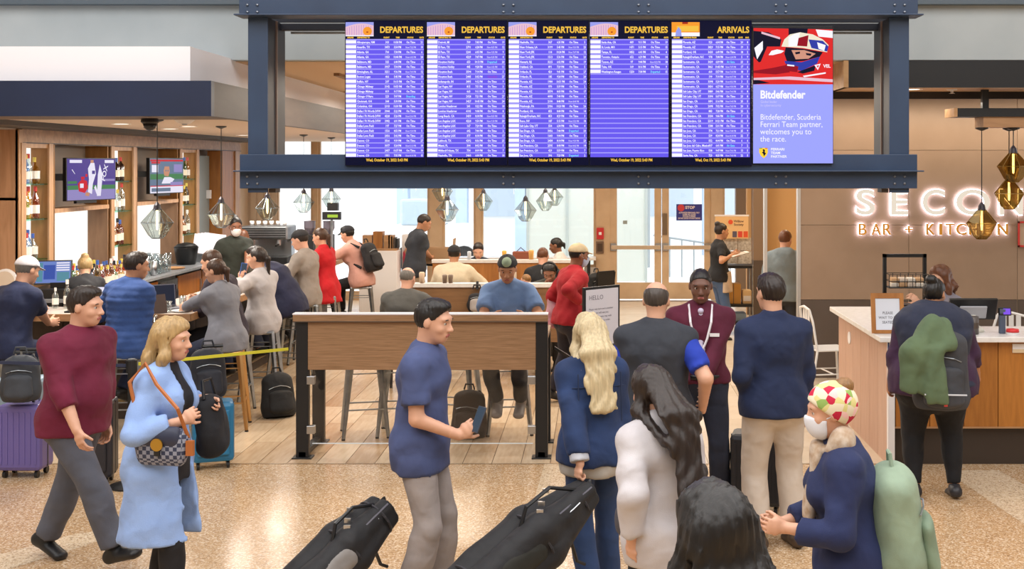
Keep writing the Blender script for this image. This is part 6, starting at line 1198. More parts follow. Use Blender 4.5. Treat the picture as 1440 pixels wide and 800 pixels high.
def backpack(lab, loc, rz, w=.3, d=.18, h=.45, col='#1c1d20', tilt=0, straps=True, back=None, grp='backpacks', pocket=None):
    t = thing('backpack', lab, 'backpack', loc, rz, grp); t.rotation_euler[0] = R_(tilt); m = mat('pack_' + col, col, .75, kind='fabric', bump=.2, scale=5)
    F_ = Field((-w / 2 - .05, -d / 2 - .08, -.02), (w / 2 + .05, d / 2 + .05, h + .05), .014); F_.tube((0, 0, .09), (0, 0, h - .11), (w / 2, d / 2), (w / 2 * .93, d / 2 * .85), w=(1, 0, 0), k=.02); F_.tube((0, 0, .05), (0, 0, .1), (w / 2 * .98, d / 2), (w / 2, d / 2), w=(1, 0, 0), k=.03); F_.cut((0, 0, 0), (0, 0, -1)); F_.ripple(.002); field_obj('main_body', F_, m, t)
    F_ = Field((-w / 2, -d / 2 - .09, .0), (w / 2, 0, h * .75), .013); F_.tube((0, -d / 2 + .005, .07), (0, -d / 2 + .01, h * .48), (w * .37, .05), (w * .35, .04), w=(1, 0, 0), k=.01); F_.cut((0, 0, .01), (0, 0, -1)); field_obj('front_pocket', F_, mat('pack_' + (pocket or col), pocket or col, .75, kind='fabric', bump=.2, scale=5), t)
    MB().tube([(-w * .32, -d / 2 * .72, h * .60), (-w * .18, -d / 2 * .9, h * .64), (0, -d / 2 * .985, h * .66), (w * .18, -d / 2 * .9, h * .64), (w * .32, -d / 2 * .72, h * .60)], .004, 5).build('zip', m_galv, t); MB().tube([(-.05, 0, h - .015), (-.035, 0, h + .035), (.035, 0, h + .035), (.05, 0, h - .015)], .009, 6).build('grab_handle', m, t)
    if straps:
        for sx in (-1, 1): MB().tube([(sx * .07, d / 2 - .02, h - .05), (sx * .09, d / 2 + .05, h - .10), (sx * .10, d / 2 + .06, h * .5), (sx * .12, d / 2 + .0, .08)], .016, 6).build('shoulder_strap', m, t)
    return t
backpack('black backpack lying on the floor behind the near bar stools', (-3.22, 12.0, 0.0), 30, .34, .24, .46, '#17181a', -14); backpack('dark brown backpack on the floor under the high table', (-1.2, 11.12, 0), -8, .33, .22, .46, '#2c2320', 0, True)
backpack('grey jacket draped backpack on the violet suitcase', (-4.68, 9.62, .635), 15, .3, .2, .4, '#3d4148'); backpack('black and brown backpack riding on the tall black suitcase', (-4.03, 9.42, .715), 10, .3, .2, .42, '#1f1c1c', 0, True, pocket='#4a3826'); backpack('dark navy backpack hung on the handle of the teal suitcase', (-3.27, 9.95, .60), 25, .3, .2, .44, '#20242f'); backpack('black backpack resting on the chair near the doors', (-.02, 18.88, .462), 40, .34, .2, .4, '#141518')
# ------------------------------------------------------------------ the people
def G(px, Y, z=.085): return Vector(((px - VX) * Y / F, Y, z))
def near(label, px, Y, **kw): return person(label, (px - VX) * Y / F, Y, **kw)
def far_(label, px, Y, **kw): return person(label, (px - VX) * Y / F, Y, far=True, **kw)
GW = 'travellers walking through the hall'; GB = 'guests seated along the bar'; GS = 'guests seated at the tables'
# man in maroon, striding to the right
p1 = near('man in maroon sweater and grey trousers striding right', 105, 7.55, H=1.76, rz=-112, build=1.16, belly=.03, lean=4, twist=-6, head=(16, 4), top=dict(c='#6e1434', sleeve=1.42, hem=.10, ease=.022, name='sweater'), bottom=dict(c='#595c68', ease=.02, flare=.02), shoe='#141416', hair=('short', 'dark'),
          R=W(116, 632, 7.2), L=W(150, 600, 7.75), fR=G(166, 7.42, .10), fL=G(64, 7.72, .10), hdir=((0, 0, -1), (.35, -.1, -1)), curl=(40, 28), group=GW)
# woman in blue cardigan
p2 = near('blond woman in long light blue cardigan with shoulder bag', 225, 6.62, H=1.68, rz=-98, sex='f', lean=3, head=(4, 3), top=dict(c='#17161c', sleeve=.6, hem=.12, ease=.012), over=dict(c='#96b3e4', c2='#86a4da', kind='knit', sleeve=1.72, hem=.43, flare=.05, style='open', ease=.016, name='cardigan', collar=0), bottom=dict(c='#1a191d', ease=.008, flare=.004), shoe='#1a1718', hair=('long', 'blond', .33, .03),
          R=W(255, 592, 6.42), L=W(292, 560, 6.85), fR=G(242, 6.5), fL=G(212, 6.75), hdir=((.6, -.2, -.6), (.5, .2, .35)), curl=(60, 60), group=GW)
# man in blue polo with phone
p3 = near('man in blue polo shirt looking at his phone while walking', 592, 6.85, H=1.76, rz=-100, lean=3, head=(-6, 8), top=dict(c='#48547f', c2='#3f4a72', sleeve=.72, hem=.16, ease=.022, name='polo shirt', cuff=.012), bottom=dict(c='#a39a97', ease=.018, flare=.02), shoe='#3a332f', hair=('short', 'black'),
          R=W(645, 612, 6.68), L=W(560, 690, 7.05), fR=G(572, 6.72, .10), fL=G(618, 6.98), hdir=(None, (.75, .05, .55)), curl=(50, 55), group=GW)
# blond woman in denim pulling the golf cover
p4 = near('blond woman in denim jacket pulling a long black cover', 834, 6.9, H=1.66, rz=20, sex='f', lean=4, head=(0, 4), top=dict(c='#b9b4ac', sleeve=.4, hem=.14, ease=.012), over=dict(c='#213a68', c2='#16284a', kind='denim', sleeve=1.82, hem=.07, ease=.022, name='denim jacket', cuff=.008), bottom=dict(c='#2b4470', kind='denim', ease=.012, flare=.02), shoe='#2a2422', hair=('long', 'pale', .42, .13),
          L=W(818, 668, 6.62), R=W(872, 660, 7.0), fR=G(856, 7.08), fL=G(832, 6.78), hdir=((-.2, -.1, -.9), None), curl=(75, 40), group=GW)
# man in dark vest, back to us
p5 = near('man in charcoal vest over bright blue polo, back turned', 922, 7.62, H=1.78, rz=-6, build=1.13, head=(-4, 4), top=dict(c='#2140b8', sleeve=.78, hem=.1, ease=.014, name='polo shirt', cuff=.012), over=dict(c='#343841', sleeve=0, hem=.13, ease=.02, name='vest', collar_h=.045), bottom=dict(c='#26282f', ease=.016), shoe='#1b1a1a', hair=('fringe', 'stubble'), skin='light',
          R=W(988, 572, 7.6), L=W(868, 610, 7.7), hdir=((0, .3, -1), (.2, .8, -.2)), group=None)
# staff man in maroon shirt facing us
p7 = near('staff man in maroon shirt with lanyard facing the counter queue', 985, 8.8, H=1.77, rz=176, build=1.06, skin='dark', head=(0, 10), top=dict(c='#5c1330', c2='#4e0f28', sleeve=1.9, hem=.02, ease=.018, name='shirt', collar_h=.03, cuff=.006), bottom=dict(c='#23283a', c2='#1d2231', ease=.016, flare=.016), shoe='#151417', hair=('buzz', 'black'),
          R=W(962, 545, 8.55), L=W(985, 548, 8.5), fR=G(966, 8.78), fL=G(1014, 8.8), hdir=((.2, -.8, -.2), (-.5, -.8, .1)), curl=(55, 45), group=None)
# man in navy quarter zip and cream trousers
p8 = near('man in navy pullover and cream trousers, hand on hip', 1088, 7.9, H=1.8, rz=10, build=1.06, head=(14, 2), top=dict(c='#17264a', c2='#122040', sleeve=1.93, hem=.09, ease=.02, name='pullover', collar_h=.05), bottom=dict(c='#c9bdb0', c2='#beb1a4', ease=.024, flare=.026), shoe='#4a3a2e', hair=('short', 'dark'),
          L=W(1054, 560, 7.95), R=W(1134, 590, 8.05), fL=G(1066, 7.88), fR=G(1118, 7.95), hdir=((.6, .5, -.3), None), group=None)
# dark haired woman in white sweater
p6 = near('dark haired woman in oversized white sweater walking left', 935, 5.45, H=1.60, rz=30, sex='f', lean=8, head=(6, 10), top=dict(c='#c6c2c4', c2='#bab5b8', sleeve=1.8, hem=.14, ease=.030, fold=.008, name='sweater', sl_ease=.004), bottom=dict(c='#191920', ease=.01), shoe='#e0dcd8', hair=('long', 'dark', .48, .24),
          L=W(888, 762, 5.3), R=W(985, 778, 5.5), fL=G(905, 5.3), fR=G(950, 5.65), group=GW)
# woman in floral cap with green pack
p9 = near('woman in flowered cap and navy top with green backpack', 1195, 5.05, H=1.60, rz=84, sex='f', lean=5, head=(4, 4), skin='light', top=dict(c='#222e5a', c2='#1b254b', sleeve=1.75, hem=.16, ease=.028, name='sweatshirt'), bottom=dict(c='#23242c', ease=.012), shoe='#3a3a40', hair=('bun', 'honey'), cap=dict(c='#e6dcc0', c2='#d9d08a', kind='blotch', scale=26, brim=0, deep=1), mask='#dfe2ea',
          L=W(1105, 742, 4.95), R=W(1098, 735, 5.2), fL=G(1165, 4.95), fR=G(1230, 5.2), hdir=((-.9, -.1, .1), (-.9, .1, .1)), curl=(70, 60), group=GW)
# close passer-by, only the crown of the head in view
p10 = near('close passer-by with dark hair at the bottom edge', 1017, 2.9, H=1.735, rz=22, head=(0, 6), top=dict(c='#2a2730', sleeve=1.9, hem=.12, ease=.02), bottom=dict(c='#1f1f26'), hair=('long', 'black', .16), group=GW)
# woman with the pack at the counter
p11 = near('woman in plum top and black leggings ordering at the counter', 1312, 9.12, H=1.66, rz=-6, sex='f', build=1.88, head=(-34, 4), skin='tan', top=dict(c='#3f2342', c2='#361d39', sleeve=1.42, hem=.10, ease=.014, name='top'), over=dict(c='#2a3046', sleeve=0, hem=.02, ease=.012, name='vest', collar_h=.05), bottom=dict(c='#121318', ease=.008, flare=.004), shoe='#2a2a2e', hair=('bun', 'black'),
          L=W(1246, 560, 9.25), R=W(1382, 556, 9.3), fL=G(1286, 9.1), fR=G(1342, 9.1), hdir=((0, .6, -.7), (0, .6, -.7)), group=None)
p12 = far_('cashier with long brown hair behind the service counter', 1328, 10.88, H=1.62, rz=120, sex='f', head=(0, 12), top=dict(c='#8d8790', sleeve=.6, hem=.1), bottom=dict(c='#26272c'), hair=('long', 'auburn', .26), L=W(1292, 425, 10.9), group=None)

# guests along the bar
def reach(X, Y, l=-.15, r=.2): return dict(L=(-4.16, Y + l, 1.14), R=(-4.16, Y + r, 1.14), fL=(X - .33, Y - .12, .36), fR=(X - .33, Y + .15, .36))
def barguest(fn, label, X, Y, **kw): q = reach(X, Y); q.update(kw); return fn(label, VX + X * F / Y, Y, **q)
b1 = near('man in white mesh cap and navy shirt at the front bar', 12, 10.95, H=1.8, rz=-22, seat=.765, lean=16, build=1.1, head=(-6, 12), top=dict(c='#1b2547', c2='#151d3a', sleeve=.85, hem=.12, ease=.022), bottom=dict(c='#20294a'), hair=('crop', 'grey'), cap=dict(c='#d9d6da', back=False), R=W(72, 462, 11.55), L=(-5.5, 11.55, 1.13), fL=(-5.45, 11.3, .36), fR=(-5.15, 11.25, .36), knees=.3, hdir=((.3, .9, 0), (.6, .8, 0)), group=GB)
b3 = near('man in blue puffer jacket holding a glass at the front bar', 178, 11.2, H=1.82, rz=-26, seat=.765, lean=6, build=1.08, head=(-26, 6), skin='tan', top=dict(c='#33528f', c2='#2c4880', sleeve=1.88, hem=.14, ease=.034, style='puffer', name='puffer jacket', collar_h=.05), bottom=dict(c='#232c4a'), hair=('short', 'dark'), R=W(207, 470, 11.4), L=(-4.6, 11.6, 1.14), fL=(-4.6, 11.5, .36), fR=(-4.2, 11.45, .36), knees=.35, hdir=((.3, .9, 0), (.3, .6, .6)), group=GB)
b4 = barguest(near, 'ponytailed person in plain grey sweater at the bar corner', -3.60, 11.50, L=(-4.10, 11.74, 1.14), R=(-4.08, 11.95, 1.14), H=1.66, rz=62, sex='f', seat=.765, lean=10, head=(14, 8), top=dict(c='#84868f', c2='#777983', sleeve=1.85, hem=.13, ease=.026, name='sweater'), bottom=dict(c='#2b3148', kind='denim'), hair=('pony', 'brown', .14), knees=.1, group=GB)
b5 = barguest(near, 'man in dark plum top leaning on the bar behind the grey sweater', -3.78, 12.20, H=1.78, rz=78, seat=.765, lean=16, head=(0, 14), top=dict(c='#2d2433', sleeve=1.2, hem=.1, ease=.022), bottom=dict(c='#2a2a30'), hair=('crop', 'brown'), group=GB)
b6 = barguest(near, 'woman in pale grey sweater holding a phone to her ear', -3.65, 12.89, H=1.68, rz=58, sex='f', seat=.765, lean=2, head=(20, 2), top=dict(c='#bab6b8', c2='#aeaaad', sleeve=1.85, hem=.14, ease=.024, name='sweater'), bottom=dict(c='#2b3350', kind='denim'), hair=('pony', 'dark', .22), L=W(338, 392, 12.74), hdir=((.15, .2, .95), None), curl=(60, 40), group=GB)
b7 = barguest(near, 'hunched person in navy jacket bent over the bar', -3.68, 14.20, H=1.8, rz=82, build=1.12, seat=.765, lean=34, hunch=16, head=(0, 10), top=dict(c='#1d2140', c2='#191c36', sleeve=1.85, hem=.13, ease=.035, name='jacket'), bottom=dict(c='#2b3145'), hair=('short', 'dark'), group=GB)
b8 = barguest(far_, 'man in black cap and taupe jersey at the bar', -3.75, 15.32, H=1.82, rz=74, seat=.765, lean=4, head=(4, 16), top=dict(c='#948b84', c2='#877e77', sleeve=1.85, hem=.13, ease=.022, name='jersey'), bottom=dict(c='#6d675d'), hair=('crop', 'dark'), cap=dict(c='#2b2a2e'), skin='pink', group=GB)
b9 = barguest(far_, 'person in bright red coat with brown tied hair at the bar', -3.75, 16.37, H=1.74, rz=72, sex='f', seat=.765, lean=4, head=(4, 8), top=dict(c='#c3121f', c2='#ad0e1a', sleeve=1.85, hem=.22, flare=.05, ease=.024, name='coat'), bottom=dict(c='#1b1a1f'), hair=('pony', 'brown', .2), group=GB)
b10 = barguest(far_, 'person in pink sweater and black cap wearing a black backpack', -3.50, 17.57, H=1.74, rz=70, sex='f', seat=.765, lean=20, head=(0, 12), top=dict(c='#d9a79a', c2='#cc998c', sleeve=1.85, hem=.13, ease=.03, name='sweater'), bottom=dict(c='#18181c'), hair=('short', 'black'), cap=dict(c='#26252b'), group=GB)
b11 = far_('bartender in dark green shirt and white face mask', 330, 16.6, H=1.80, rz=-150, skin='brown', head=(0, 8), top=dict(c='#2f342c', sleeve=.7, hem=.1), bottom=dict(c='#222326'), hair=('bun', 'black'), mask='#e9e6e6', L=(-4.8, 16.2, 1.12), R=(-5.2, 16.2, 1.12))
b12 = far_('bartender with long brown hair facing away by the shelves', 345, 17.4, H=1.60, rz=30, sex='f', head=(0, 22), lean=14, top=dict(c='#4a4238', sleeve=1.2, hem=.1), bottom=dict(c='#222326'), hair=('long', 'auburn', .3))
b2 = far_('bartender with a blond bun bending behind the front bar', 121, 12.95, H=1.62, rz=25, sex='f', lean=30, hunch=14, head=(0, 14), top=dict(c='#2a2a2e', sleeve=.6, hem=.1), bottom=dict(c='#222326'), hair=('bun', 'blond'))

# guests in the seating area
m1 = far_('man in dark polo shirt standing over an open box by the window', 583, 18.15, H=1.80, rz=-62, lean=8, head=(-8, 24), top=dict(c='#363a42', c2='#2f333a', sleeve=.72, hem=.14, ease=.026, name='polo shirt', cuff=.014), bottom=dict(c='#b59f83', ease=.022), hair=('crop', 'dark'), skin='tan', R=W(606, 362, 18.45), L=W(594, 362, 18.55), group=None)
s1 = far_('bald man in dark grey shirt sitting with his back to us', 570, 13.35, H=1.78, rz=0, seat=.455, lean=4, build=1.12, head=(-14, 12), top=dict(c='#575755', c2='#4e4e4c', sleeve=1.6, hem=.12, ease=.026), bottom=dict(c='#33343a'), hair=('fringe', 'grey'), skin='pink', L=(-2.3, 13.75, .9), R=(-1.8, 13.75, .9), fL=(-2.2, 13.85, .09), fR=(-1.9, 13.85, .09), group=GS)
s2 = far_('man in cream shirt and black cap sitting with his back to us', 638, 16.78, H=1.80, rz=0, seat=.455, lean=2, build=1.16, head=(0, 6), top=dict(c='#d9cdb4', c2='#cdc0a6', sleeve=1.4, hem=.12, ease=.03), bottom=dict(c='#33343a'), hair=('crop', 'dark'), cap=dict(c='#26262a', back=False), skin='tan', L=(-2.2, 17.15, .9), R=(-1.7, 17.15, .9), fL=(-2.0, 17.2, .09), fR=(-1.8, 17.2, .09), group=GS)
s3 = far_('boy facing the room behind the orange wood table', 673, 18.55, H=1.72, rz=184, seat=.455, lean=8, head=(0, 22), top=dict(c='#39424f', sleeve=.7, hem=.1, ease=.022), bottom=dict(c='#33343a'), hair=('short', 'dark'), L=(-1.7, 18.25, 1.02), R=(-2.0, 18.25, 1.02), fL=(-1.75, 18.4, .09), fR=(-1.95, 18.4, .09), group=GS)
s4 = near('man in light blue tee shirt and backward cap at the high table', 716, 11.35, H=1.80, rz=176, seat=.765, lean=8, build=1.05, head=(4, 18), top=dict(c='#7391c0', c2='#6886b4', sleeve=.75, hem=.13, ease=.026, name='tee shirt', cuff=.016), bottom=dict(c='#22242c'), shoe='#77706c', hair=('crop', 'brown'), cap=dict(c='#2b2f36', back=True), skin='tan', L=W(742, 446, 10.85), R=W(690, 446, 10.85), fL=(-.72, 11.12, .34), fR=(-.94, 11.12, .34), knees=.12, hdir=((-.8, -.6, 0), (.8, -.6, 0)), group=GS)
s5 = far_('man in black tee shirt sitting with his back to us', 763, 16.7, H=1.78, rz=4, seat=.455, lean=10, head=(-10, 10), top=dict(c='#1f2024', sleeve=.7, hem=.1, ease=.022), bottom=dict(c='#2a2b30'), hair=('buzz', 'auburn'), skin='pink', L=(-.95, 17.15, .9), R=(-.6, 17.15, .9), fL=(-.88, 17.15, .09), fR=(-.66, 17.15, .09), group=GS)
s6 = far_('young man with black headphones looking down at the walnut table', 777, 15.05, H=1.74, rz=172, seat=.455, lean=12, head=(0, 30), skin='brown', top=dict(c='#3c3d36', sleeve=1.8, hem=.1, ease=.024), bottom=dict(c='#2a2b30'), hair=('short', 'black'), L=(-.45, 14.75, 1.03), R=(-.65, 14.75, 1.03), fL=(-.5, 14.75, .09), fR=(-.66, 14.75, .09), group=GS)
s9 = far_('fair haired child sitting between the two panel tables', 746, 15.75, H=1.15, rz=60, seat=.455, lean=6, head=(0, 10), top=dict(c='#9c8f86', sleeve=1.6, hem=.1, ease=.024), bottom=dict(c='#2a2b30'), hair=('crop', 'honey'), skin='pink', group=GS)
s7 = far_('woman with tied back black hair sitting sideways by the ledge', 790, 19.15, H=1.76, rz=78, sex='f', seat=.455, lean=4, head=(4, 14), skin='brown', top=dict(c='#d5cfc9', sleeve=1.2, hem=.1, ease=.024), bottom=dict(c='#2a2b30'), hair=('pony', 'black', .1), L=(-.9, 19.0, .95), R=(-.9, 19.3, .95), fL=(-.95, 19.05, .09), fR=(-.95, 19.25, .09), group=GS)
s8 = near('man in red jacket, khaki cap and mask walking past the tables', 800, 12.55, H=1.70, rz=-62, lean=8, head=(-4, 6), skin='brown', top=dict(c='#a3101f', c2='#8e0c19', sleeve=1.9, hem=.05, ease=.026, name='jacket', collar_h=.04), bottom=dict(c='#241f2a', ease=.022), shoe='#1c1b20', hair=('crop', 'black'), cap=dict(c='#c4b18f'), mask='#a9b4cc', R=W(817, 425, 12.35), L=W(806, 428, 12.75), fR=G(818, 12.5), fL=G(776, 12.75, .12), hdir=((.8, -.2, .1), (.8, -.2, .1)), group=GW)
w1 = far_('waitress in black tee shirt, beige apron and jeans by the rack', 1011, 17.35, H=1.68, rz=-78, sex='f', head=(6, 4), skin='tan', top=dict(c='#1d1e22', sleeve=.7, hem=.06, ease=.016, name='tee shirt'), bottom=dict(c='#4a6288', kind='denim', ease=.01), apron='#c7b39c', hair=('bun', 'dark'), R=W(1030, 358, 17.15), L=W(1030, 356, 17.4), hdir=((.9, 0, .1), (.9, 0, .1)))
w2 = far_('man in grey hooded jacket facing away in the corridor', 1103, 15.1, H=1.70, rz=-12, head=(-18, 4), top=dict(c='#7d8a91', c2='#717e85', sleeve=1.9, hem=.1, ease=.03, style='hood', name='hooded jacket'), bottom=dict(c='#33343a'), hair=('crop', 'auburn'), skin='pink', R=W(1124, 372, 15.4))
# ------------------------------------------------------------------ things carried and worn
m_tanl = mat('tan_leather', '#a8622f', .5); m_gold = mat('gold_metal', '#c9a24a', .3, .9)
def at_person(p, name, label, cat, group=None):
    """a thing whose frame is that of the person wearing it"""
    t = thing(name, label, cat, p['root'].location, 0, group); t.rotation_euler = p['root'].rotation_euler; return t
# phone in the hand of the man in the blue polo
def phone(lab, p, hand, col, tilt=(60, 0, 0), off=(0, 0, 0)):
    h = p['J'][hand]; w = p['wv'](h + np.array(off)); t = thing('mobile_phone', lab, 'phone', w); t.rotation_euler = [R_(a) for a in tilt]
    MB().box(-.037, .037, -.004, .004, -.075, .075).build('case', mat('phone_' + col, col, .3), t, bevel=.003); MB().box(-.033, .033, -.0048, -.004, -.068, .068).build('screen', scr('phone_screen', '#5b6a7c', .5), t); MB().box(.008, .03, .004, .007, .04, .068).build('camera_bump', m_black, t)
phone('dark phone in the hand of the man in the blue polo', p3, 'hR', '#3a4250', (-25, 0, -50), (.0, .03, .03)); phone('blue phone held to the ear of the woman in pale grey', b6, 'hL', '#2f5fb0', (0, 12, 50), (.015, .0, .0))
# shoulder bag and dark coat of the woman in the blue cardigan
hbg = at_person(p2, 'shoulder_bag', 'dark blue patterned shoulder bag with gold buckle and tan strap', 'handbag'); c = np.array(p2['loc'](W(228, 622, 6.38)))
m_hb = mat('bag_weave', '#2d3650', .6, kind='check', col2='#8b90a0', scale=46); F_ = Field(c - .22, c + .22, .012); F_.tube(c + V3(0, -.10, -.05), c + V3(0, .10, -.05), (.045, .075), (.045, .075), w=(1, 0, 0), k=.02).tube(c + V3(0, -.12, .02), c + V3(0, .12, .02), (.04, .06), (.04, .06), w=(1, 0, 0), k=.03); field_obj('bag_body', F_, m_hb, hbg)
F_ = Field(c - .2, c + .2, .011); F_.tube(c + V3(.012, -.085, .03), c + V3(.012, .085, .03), (.042, .062), (.042, .062), w=(1, 0, 0), k=.02); F_.cut(c + V3(.0, 0, 0), V3(-1, 0, 0)); field_obj('flap', F_, mat('bag_navy', '#2a3046', .5), hbg)
MB().lathe([(.018, 0), (.034, 0), (.034, .008), (.018, .008)], 18, T=Matrix.Translation(c + V3(.055, 0, .0)) @ Matrix.Rotation(R_(90), 4, 'Y')).build('buckle', m_gold, hbg); MB().box(-.006, .006, -.015, .015, -.06, .0, T=Matrix.Translation(c + V3(.055, 0, 0))).build('tab', m_black, hbg)
sR = p2['S']['R']; MB().tube([c + V3(-.0, -.15, .03), c + V3(.03, -.13, .16), sR + V3(.105, -.06, .03), sR + V3(.05, .0, .125), sR + V3(.095, .09, .02), c + V3(.08, .13, .2), c + V3(.0, .15, .03)], .011, 6).build('strap', m_tanl, hbg)
MB().box(-.012, .012, -.02, .02, -.08, .0, T=Matrix.Translation(c + V3(.02, .17, .02))).build('tassel', m_tanl, hbg)
ctb = at_person(p2, 'black_tote', 'black tote bag hugged at the front of the blue cardigan', 'bag'); c = np.array(p2['loc'](W(304, 600, 6.85))); F_ = Field(c - .26, c + .26, .014); F_.tube(c + V3(0, -.04, .12), c + V3(0, -.02, -.1), (.12, .07), (.14, .08), w=(1, 0, 0), k=.02); F_.ripple(.008); field_obj('tote_body', F_, mat('tote_black', '#15151a', .85, kind='fabric', bump=.3), ctb)
MB().tube([c + V3(-.07, -.04, .17), c + V3(-.05, -.06, .27), c + V3(.05, -.06, .27), c + V3(.07, -.04, .17)], .01, 6).build('tote_handle', m_black, ctb)
# golf bag of the man in the polo
def golf_bag(lab, T_, B_, rt, rb, m, m2):
    """flat sided padded travel bag lying back on its wheels: body, hooded top, pockets, webbing, piping"""
    T_ = Vector(T_); B_ = Vector(B_); t = thing('golf_travel_bag', lab, 'golf bag', (B_.x, B_.y, 0)); o = Vector((B_.x, B_.y, 0)); a = np.array(B_ - o); b = np.array(T_ - o); d = nrm(b - a); w = nrm(np.cross(d, V3(0, 0, 1))); u = np.cross(w, d); L_ = np.linalg.norm(b - a)
    if w[1] > 0: w = -w
    A = lambda f, uu=0.0, ww=0.0: a + d * L_ * f + u * uu + w * ww
    lo, hi = np.minimum(a, b) - .34, np.maximum(a, b) + .34
    F_ = Field(lo, hi, .016)
    for q in (-.45, .45):
        for e in (-.35, .35): F_.tube(A(.0, rb * e, rb * q), A(.55, rb * e, rb * q), rb * .52, rb * .54, k=.03); F_.tube(A(.55, rb * e, rb * q), A(1.0, rt * e, rt * q), rb * .54, rt * .5, k=.03)
    F_.cut(A(-.06), -d); F_.cut(A(1.03), d); F_.ripple(.006, (5, 5, 12)); field_obj('bag_body', F_, m, t)
    F_ = Field(lo, hi, .014); F_.tube(A(.08, rb * .15, rb * .72), A(.46, rb * .15, rb * .75), (rb * .55, .05), (rb * .5, .05), w=u, k=.02); field_obj('side_pocket', F_, m2, t)
    F_ = Field(lo, hi, .014); F_.tube(A(.62, rt * .6, rt * .5), A(.88, rt * .5, rt * .5), (rt * .6, .05), (rt * .55, .045), w=w, k=.02); field_obj('top_pocket', F_, m, t)
    for f in (.04, .52, .9):
        r = (rb if f < .6 else rt * 1.15) * 1.02; MB().tube([A(f, r * .88 * math.sin(x), r * math.cos(x)) for x in np.linspace(0, 2 * math.pi, 21)], .008, 5).build('webbing_band', mat('webbing', '#2b2b31', .6), t)
    for q in (-1, 1): MB().tube([A(f, (rb if f < .6 else rb + (rt - rb) * (f - .6) / .4) * .62, (rb if f < .6 else rb + (rt - rb) * (f - .6) / .4) * .82 * q) for f in np.linspace(0, 1, 8)], .006, 5).build('piping', mat('piping_grey', '#5b5964', .5), t)
    MB().tube([A(f, rb * (.55 + .2 * math.sin(f * 6)), rb * (.35 - f * .1)) + w * rb * .45 for f in np.linspace(.5, .85, 7)], .004, 5).build('zip', m_chrome, t)
    for q in (-1, 1): MB().lathe([(.01, -.018), (.05, -.018), (.05, .018), (.01, .018)], 14, T=Matrix.Translation(V3(*(A(-.05, 0, q * rb * .7)[:2]), .05)) @ Matrix(np.column_stack([u, np.cross(w, u), w])).to_4x4()).build('wheel', m_black, t)
    MB().tube([A(.45, rb * .8, rb * .3), A(.55, rb * 1.25, rb * .3), A(.75, rb * 1.2, rb * .25), A(.92, rt * .9, rt * .3)], .011, 6).build('carry_strap', m_black, t)
    for f, q in ((.66, .2), (.76, -.2), (.6, .5)): MB().box(-.018, .018, -.007, .007, -.012, .012, T=Matrix.Translation(A(f, rb * .92, rb * q))).build('buckle', m_chrome, t)
    MB().tube([A(.7, -rb * .7, rb * .5), A(.68, -rb * 1.3, rb * .5), A(.72, -rb * 1.6, rb * .5)], .010, 6).build('loose_strap', m_black, t); MB().tube([A(1.0, rt * .3, rt * .3), A(1.05, rt * .5, 0), A(1.0, rt * .3, -rt * .3)], .012, 6).build('pull_handle', m_black, t); return t
m_gb = mat('bag_black', '#17171b', .7, kind='fabric', bump=.3, scale=4); m_gg = mat('bag_grey', '#8b8784', .7, kind='fabric', bump=.2); m_ol = mat('bag_olive', '#23241f', .75, kind='fabric', bump=.2)
golf_bag('black and grey golf bag trailing behind the man in the blue polo', W(540, 716, 6.75), W(418, 838, 6.35), .105, .15, m_gb, m_gg)
golf_bag('long black golf travel cover pulled by the blond woman in denim', W(826, 692, 6.62), W(660, 838, 6.15), .085, .175, m_gb, m_ol)
# lanyard and badge of the staff man
ly = at_person(p7, 'lanyard', 'white lanyard with badge on the staff man in maroon', 'lanyard'); P3_, P2_, fw_, u_, rs_, dc_ = p7['P3'], p7['P2'], p7['fw'], p7['u2'], p7['rs'], p7['dc']
fr_ = lambda x, dn, o=.03: P3_ - u_ * dn + rs_ * x + fw_ * (dc_ + o); m_ly = mat('lanyard_white', '#e2dde2', .7)
for s_ in (-1, 1): MB().tube([P3_ + rs_ * s_ * .07 + u_ * .03 - fw_ * .03, P3_ + rs_ * s_ * .085 + u_ * .015 + fw_ * .05, fr_(s_ * .075, .10, .022), fr_(s_ * .045, .22, .034), fr_(0, .33, .036)], .009, 6).build('strap', m_ly, ly)
MB().box(-.035, .035, -.003, .003, -.10, 0, T=Matrix.Translation(fr_(0, .33, .038))).build('badge', m_white, ly); nt2 = tag(MB().box(-.035, .035, -.003, .003, -.012, .012, T=Matrix.Translation(fr_(-.10, .19, .026))).build('name_tag', m_white), 'small white name tag on the maroon shirt', 'name tag'); nt2.location = ly.location; nt2.rotation_euler = ly.rotation_euler
tie = at_person(p7, 'neck_tie', 'pale lilac tie on the staff man in maroon', 'tie'); F_ = Field(fr_(0, .2) - .3, fr_(0, .2) + .3, .01); F_.tube(fr_(0, .02, -.015), fr_(0, .36, .028), (.018, .006), (.036, .006), w=rs_, k=.0); field_obj('tie_blade', F_, mat('tie_lilac', '#c8bfd6', .6), tie); MB().sphere(tuple(fr_(0, .02, -.01)), .022, 8, 6).build('knot', mat('tie_lilac', '#c8bfd6'), tie, smooth=True)
bl = at_person(p7, 'leather_belt', 'black leather belt on the staff man in maroon', 'belt'); F_ = Field(p7['P0'] - .3, p7['P0'] + .3, .013); F_.tube(p7['P0'] + V3(0, 0, .015), p7['P0'] + V3(0, 0, .055), (.20, .155), (.20, .155), w=(1, 0, 0), k=0, fa=True, fb=True); field_obj('strap', F_, m_black, bl); MB().box(-.025, .025, .15, .165, .02, .05, T=Matrix.Translation(p7['P0'])).build('buckle', m_chrome, bl)
